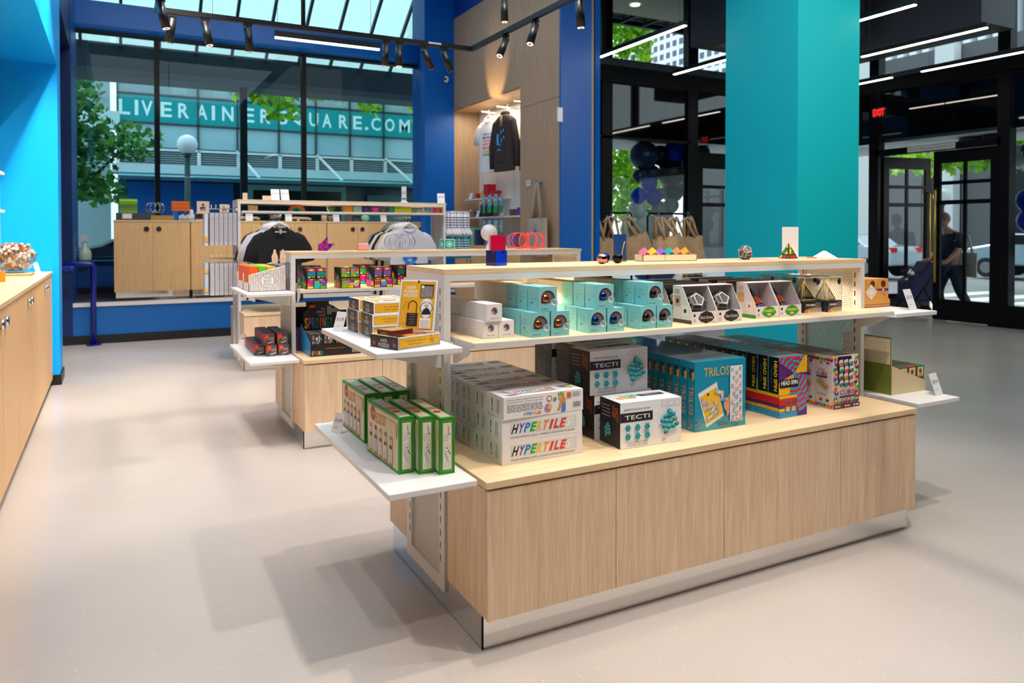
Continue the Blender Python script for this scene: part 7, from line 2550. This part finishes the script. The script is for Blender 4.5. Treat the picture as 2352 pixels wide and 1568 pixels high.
def track_head(label, loc, tilt, az, lit=True, drop=.05):
    t = thing('track_spotlight', label, 'spotlight', loc, group='black track spotlights')
    b = MB(); b.box(-.03, -.012, -.02, .03, .012, 0, TB); b.cyl((0, 0, -.02), (0, 0, -drop - .01), .007, TB, 8); b.build('stem', t)
    d = Vector((math.sin(tilt) * math.cos(az), math.sin(tilt) * math.sin(az), -math.cos(tilt)))
    p0 = Vector((0, 0, -drop)) - d * .02
    p1 = p0 + d * .165
    b = MB(); b.cyl(p0, p1, .0285, TB, 22); b.build('head', t)
    b = MB(); b.cyl(p1 + d * .0003, p1 + d * .0015, .0275, TB, 22); b.cyl(p1 + d * .001, p1 + d * .003, .0225, C('#ffe9cc', .3, em=1.2 if lit else .2), 18); b.cyl(p1 + d * .003, p1 + d * .0035, .012, C('#8a7a6c', .2, .8), 12); b.build('lens', t)
    return t
AZL, AZR = R(180), 0
for (lab, loc, tl, az, lit) in (
        ('black track spotlight nearest the top left corner, pointing down right', (.27, 5.3, 2.98), R(14), R(-20), True),
        ('black track spotlight, second from the left on the far track leg', (.36, 5.65, 2.98), R(10), R(150), False),
        ('black track spotlight with glowing lens, third from the left on the far leg', (.57, 5.65, 2.98), R(14), R(-40), True),
        ('black track spotlight just left of the light bar', (.855, 5.65, 2.98), R(8), R(40), False),
        ('black track spotlight just right of the light bar', (1.885, 5.65, 2.98), R(7), R(150), False),
        ('black track spotlight with glowing lens right of the light bar', (1.99, 5.65, 2.98), R(6), R(-120), True),
        ('black tilted track spotlight at the blue column', (2.20, 5.65, 2.98), R(28), R(10), False),
        ('black tilted track spotlight at the corner of the oak wall', (2.37, 5.65, 2.98), R(28), R(10), False),
        ('black tilted track spotlight on the near leg pointing left', (2.617, 5.05, 2.98), R(30), R(-152), True),
        ('black tilted track spotlight on the near leg, second, pointing left', (2.617, 4.60, 2.98), R(24), R(-152), True),
        ('black track spotlight before the blue end wall pointing straight down', (2.617, 4.02, 2.98), R(3), 0, True),
        ('black upright spotlight at the top edge above the oak wall', (2.66, 5.15, 3.30), R(2), 0, True)):
    track_head(lab, loc, tl, az, lit)
def light_bar(label, p0, p1, z, cables=True, grp=None, e=9, w=.05, h=.07):
    t = thing('linear_light', label, 'light', (p0[0], p0[1], z), group=grp)
    dx, dy = p1[0] - p0[0], p1[1] - p0[1]
    L = math.hypot(dx, dy); t.rotation_euler[2] = math.atan2(dy, dx)
    b = MB(); b.box(0, -w / 2, .012, L, w / 2, h, TB); b.build('housing', t)
    b = MB(); b.box(.004, -w / 2 + .003, 0, L - .004, w / 2 - .003, .012, C('#fff4e6', .5, em=e)); b.build('diffuser', t)
    if cables:
        for x in (.12, L - .12):
            b = MB(); b.cyl((x, 0, h), (x, 0, 6.0 - z), .002, C('#5a6064'), 4); b.build('cable', t)
    return t
light_bar('glowing light bar clipped under the black track before the window', (1.03, 5.60), (1.815, 5.60), 2.885, False, w=.03, h=.055, e=6)
for (lab, a, c, z) in (
        ('glowing linear light hanging left of the teal pillar, upper one', (5.96, 8.65), (5.93, 6.85), 3.9),
        ('glowing linear light partly hidden by the left edge of the teal pillar', (7.62, 9.06), (7.62, 7.30), 3.9),
        ('glowing linear light at the top edge right of the teal pillar', (7.555, 6.9), (7.555, 5.08), 3.9),
        ('long glowing linear light right of the teal pillar', (9.15, 6.94), (9.15, 5.25), 3.9),
        ('glowing linear light running off the right edge', (10.78, 7.15), (10.82, 5.3), 3.9),
        ('short glowing linear light low right of the teal pillar', (10.78, 9.4), (10.78, 7.63), 3.9),
        ('linear light behind the camera over the near aisle', (4.4, 2.6), (4.4, .8), 3.9)):
    light_bar(lab, a, c, z, grp='linear ceiling lights')

# ================================================================== PERSON OUTSIDE THE ENTRANCE
def person():
    t = thing('person', 'person in a dark top walking past the open entrance door with a canvas shoulder bag', 'person', (13.15, 8.15, -.08), R(-28))
    def skin(name, joints, edges, root, mat, sub=2):
        me = bpy.data.meshes.new(name)
        me.from_pydata([j[0] for j in joints], edges, [])
        o = bpy.data.objects.new(name, me); COL.objects.link(o); o.parent = t
        me.materials.append(mat)
        m = o.modifiers.new('skin', 'SKIN'); m.use_smooth_shade = True
        for i, j in enumerate(joints):
            r = j[1] if isinstance(j[1], tuple) else (j[1], j[1])
            me.skin_vertices[0].data[i].radius = r
            me.skin_vertices[0].data[i].use_root = (i == root)
        s = o.modifiers.new('sub', 'SUBSURF'); s.levels = sub; s.render_levels = sub
        return o
    # facing -x (towards the left of the photo), head bent down
    J = [((0, 0, 1.0), (.16, .13)), ((0, 0, 1.22), (.15, .115)), ((-.02, 0, 1.45), (.18, .12)), ((-.05, 0, 1.60), (.07, .06)), ((-.09, 0, 1.68), (.055, .055)),
         ((.02, .19, 1.52), .065), ((-.02, .24, 1.25), .052), ((-.22, .2, 1.08), .04), ((-.32, .18, 1.06), .032),
         ((.02, -.19, 1.52), .065), ((.0, -.25, 1.25), .052), ((-.18, -.22, 1.05), .04), ((-.28, -.2, 1.02), .032),
         ((-.02, .1, .92), .1), ((-.16, .1, .52), .072), ((-.05, .1, .12), .05), ((-.2, .1, .05), .04),
         ((.02, -.1, .92), .1), ((.12, -.1, .52), .072), ((.34, -.1, .16), .05), ((.24, -.1, .05), .04)]
    Eg = [(0, 1), (1, 2), (2, 3), (3, 4), (2, 5), (5, 6), (6, 7), (7, 8), (2, 9), (9, 10), (10, 11), (11, 12), (0, 13), (13, 14), (14, 15), (15, 16), (0, 17), (17, 18), (18, 19), (19, 20)]
    SK = C('#c9947a', .5)
    skin('body', J, Eg, 0, SK)
    JT = [((0, 0, 1.02), (.185, .15)), ((0, 0, 1.22), (.175, .14)), ((-.02, 0, 1.46), (.205, .145)), ((-.04, 0, 1.57), (.11, .09)), ((.02, .21, 1.5), .085), ((-.02, .26, 1.27), .075), ((.02, -.21, 1.5), .085), ((0, -.27, 1.27), .075)]
    o = skin('dark_top', JT, [(0, 1), (1, 2), (2, 3), (2, 4), (4, 5), (2, 6), (6, 7)], 0, C('#15161c', .85))
    JP = [((0, 0, 1.0), (.18, .15)), ((-.02, .1, .9), .118), ((-.16, .1, .52), .09), ((-.05, .1, .1), .068), ((.02, -.1, .9), .118), ((.12, -.1, .52), .09), ((.33, -.1, .18), .068)]
    skin('trousers', JP, [(0, 1), (1, 2), (2, 3), (0, 4), (4, 5), (5, 6)], 0, C('#1c2638', .85))
    b = MB(); b.ball((0, 0, 0), .095, SK, 20, .98, .82, 1.22)
    b.hull([(-.118, -.014, -.03), (-.085, -.014, -.03), (-.085, .014, -.03), (-.118, .014, -.03), (-.1, -.008, .02), (-.085, -.008, .02), (-.085, .008, .02), (-.1, .008, .02)], SK)
    for y in (-.03, .03):
        b.ball((-.086, y, .015), .011, C('#1c1614'), 8)
    for y in (-.082, .082):
        b.ball((.0, y, -.005), .024, SK, 8, .7, .4, 1.2)
    b.box(-.096, -.022, -.058, -.08, .022, -.05, C('#8a4a44'))
    hd_ = b.build('head', t, loc=(-.12, 0, 1.78)); hd_.rotation_euler = (0, R(-18), 0)
    b = MB(); b.ball((.018, 0, .028), .102, C('#8c6f52', .8), 20, 1.0, .88, 1.12); h2 = b.build('hair', t, loc=(-.12, 0, 1.78)); h2.rotation_euler = (0, R(-18), 0)
    for sy in (-1, 1):
        w0 = Vector((-.32, .18, 1.06)) if sy > 0 else Vector((-.28, -.2, 1.02))
        b = MB(); b.ball((0, 0, 0), .04, SK, 12, 1.0, .5, .8)
        for k in range(4):
            y = -.024 + k * .016
            L = [.055, .065, .06, .048][k]
            b.tube([(-.03, y, .0), (-.03 - L * .5, y, -.01), (-.03 - L * .85, y, -.035)], [.009, .0085, .007], SK, 6)
        b.tube([(-.01, -.03 * sy, 0), (-.04, -.045 * sy, -.012), (-.06, -.04 * sy, -.02)], [.011, .01, .008], SK, 6)
        b.build('hand', t, loc=w0 + Vector((-.03, 0, 0)))
    for i, (x, y, z) in enumerate(((-.12, .1, .0), (.27, -.1, .03))):
        b = MB(); b.hull([(-.16, -.05, 0), (.1, -.045, 0), (.1, .045, 0), (-.16, .05, 0), (-.12, -.035, .05), (.09, -.04, .1), (.09, .04, .1), (-.12, .035, .05)], C('#d8d8d4', .6)); b.build('shoe', t, loc=(x, y, z), bevel=.02)
    t2 = tote('light canvas shoulder bag carried by the person outside', (13.3, 7.92, 1.42), R(62), C('#b9b0a2', .9), None, w=.5, h=.42, strap=.3)
    t3 = thing('pushchair', 'dark blue pushchair pushed along outside the open door', 'pushchair', (12.62, 8.42, -.08), R(-28))
    NVY = C('#101c40', .8)
    b = MB(); b.prism([(-.25, .35), (.25, .35), (.3, .6), (.28, 1.0), (.1, 1.06), (-.02, .85), (-.25, .7)], 'Y', -.22, .22, NVY); b.build('seat', t3, bevel=.04)
    b = MB(); b.tube([(.3, .2, 1.0), (.36, .2, 1.06), (.36, -.2, 1.06), (.3, -.2, 1.0)], .015, BLACK, 8)
    for y in (-.22, .22):
        b.tube([(.3, y, 1.0), (-.3, y, .15)], .012, BLACK, 6); b.tube([(0, y, .6), (.28, y, .12)], .012, BLACK, 6)
    b.build('frame', t3)
    for x in (-.3, .28):
        for y in (-.24, .24):
            b = MB(); b.cyl((x, y - .02, .12), (x, y + .02, .12), .12, C('#101010', .8), 18); b.build('wheel', t3)
    b = MB(); rg = random.Random(2)
    for i in range(22):
        b.ball((rg.uniform(-.22, .1), rg.uniform(-.18, .18), rg.uniform(.68, .86)), rg.uniform(.03, .06), C(['#e8e4e0', '#b84a48', '#3a5a9c', '#e8b8a8', '#20242c'][rg.randrange(5)], .8), 8)
    b.build('blanket', t3)
person()
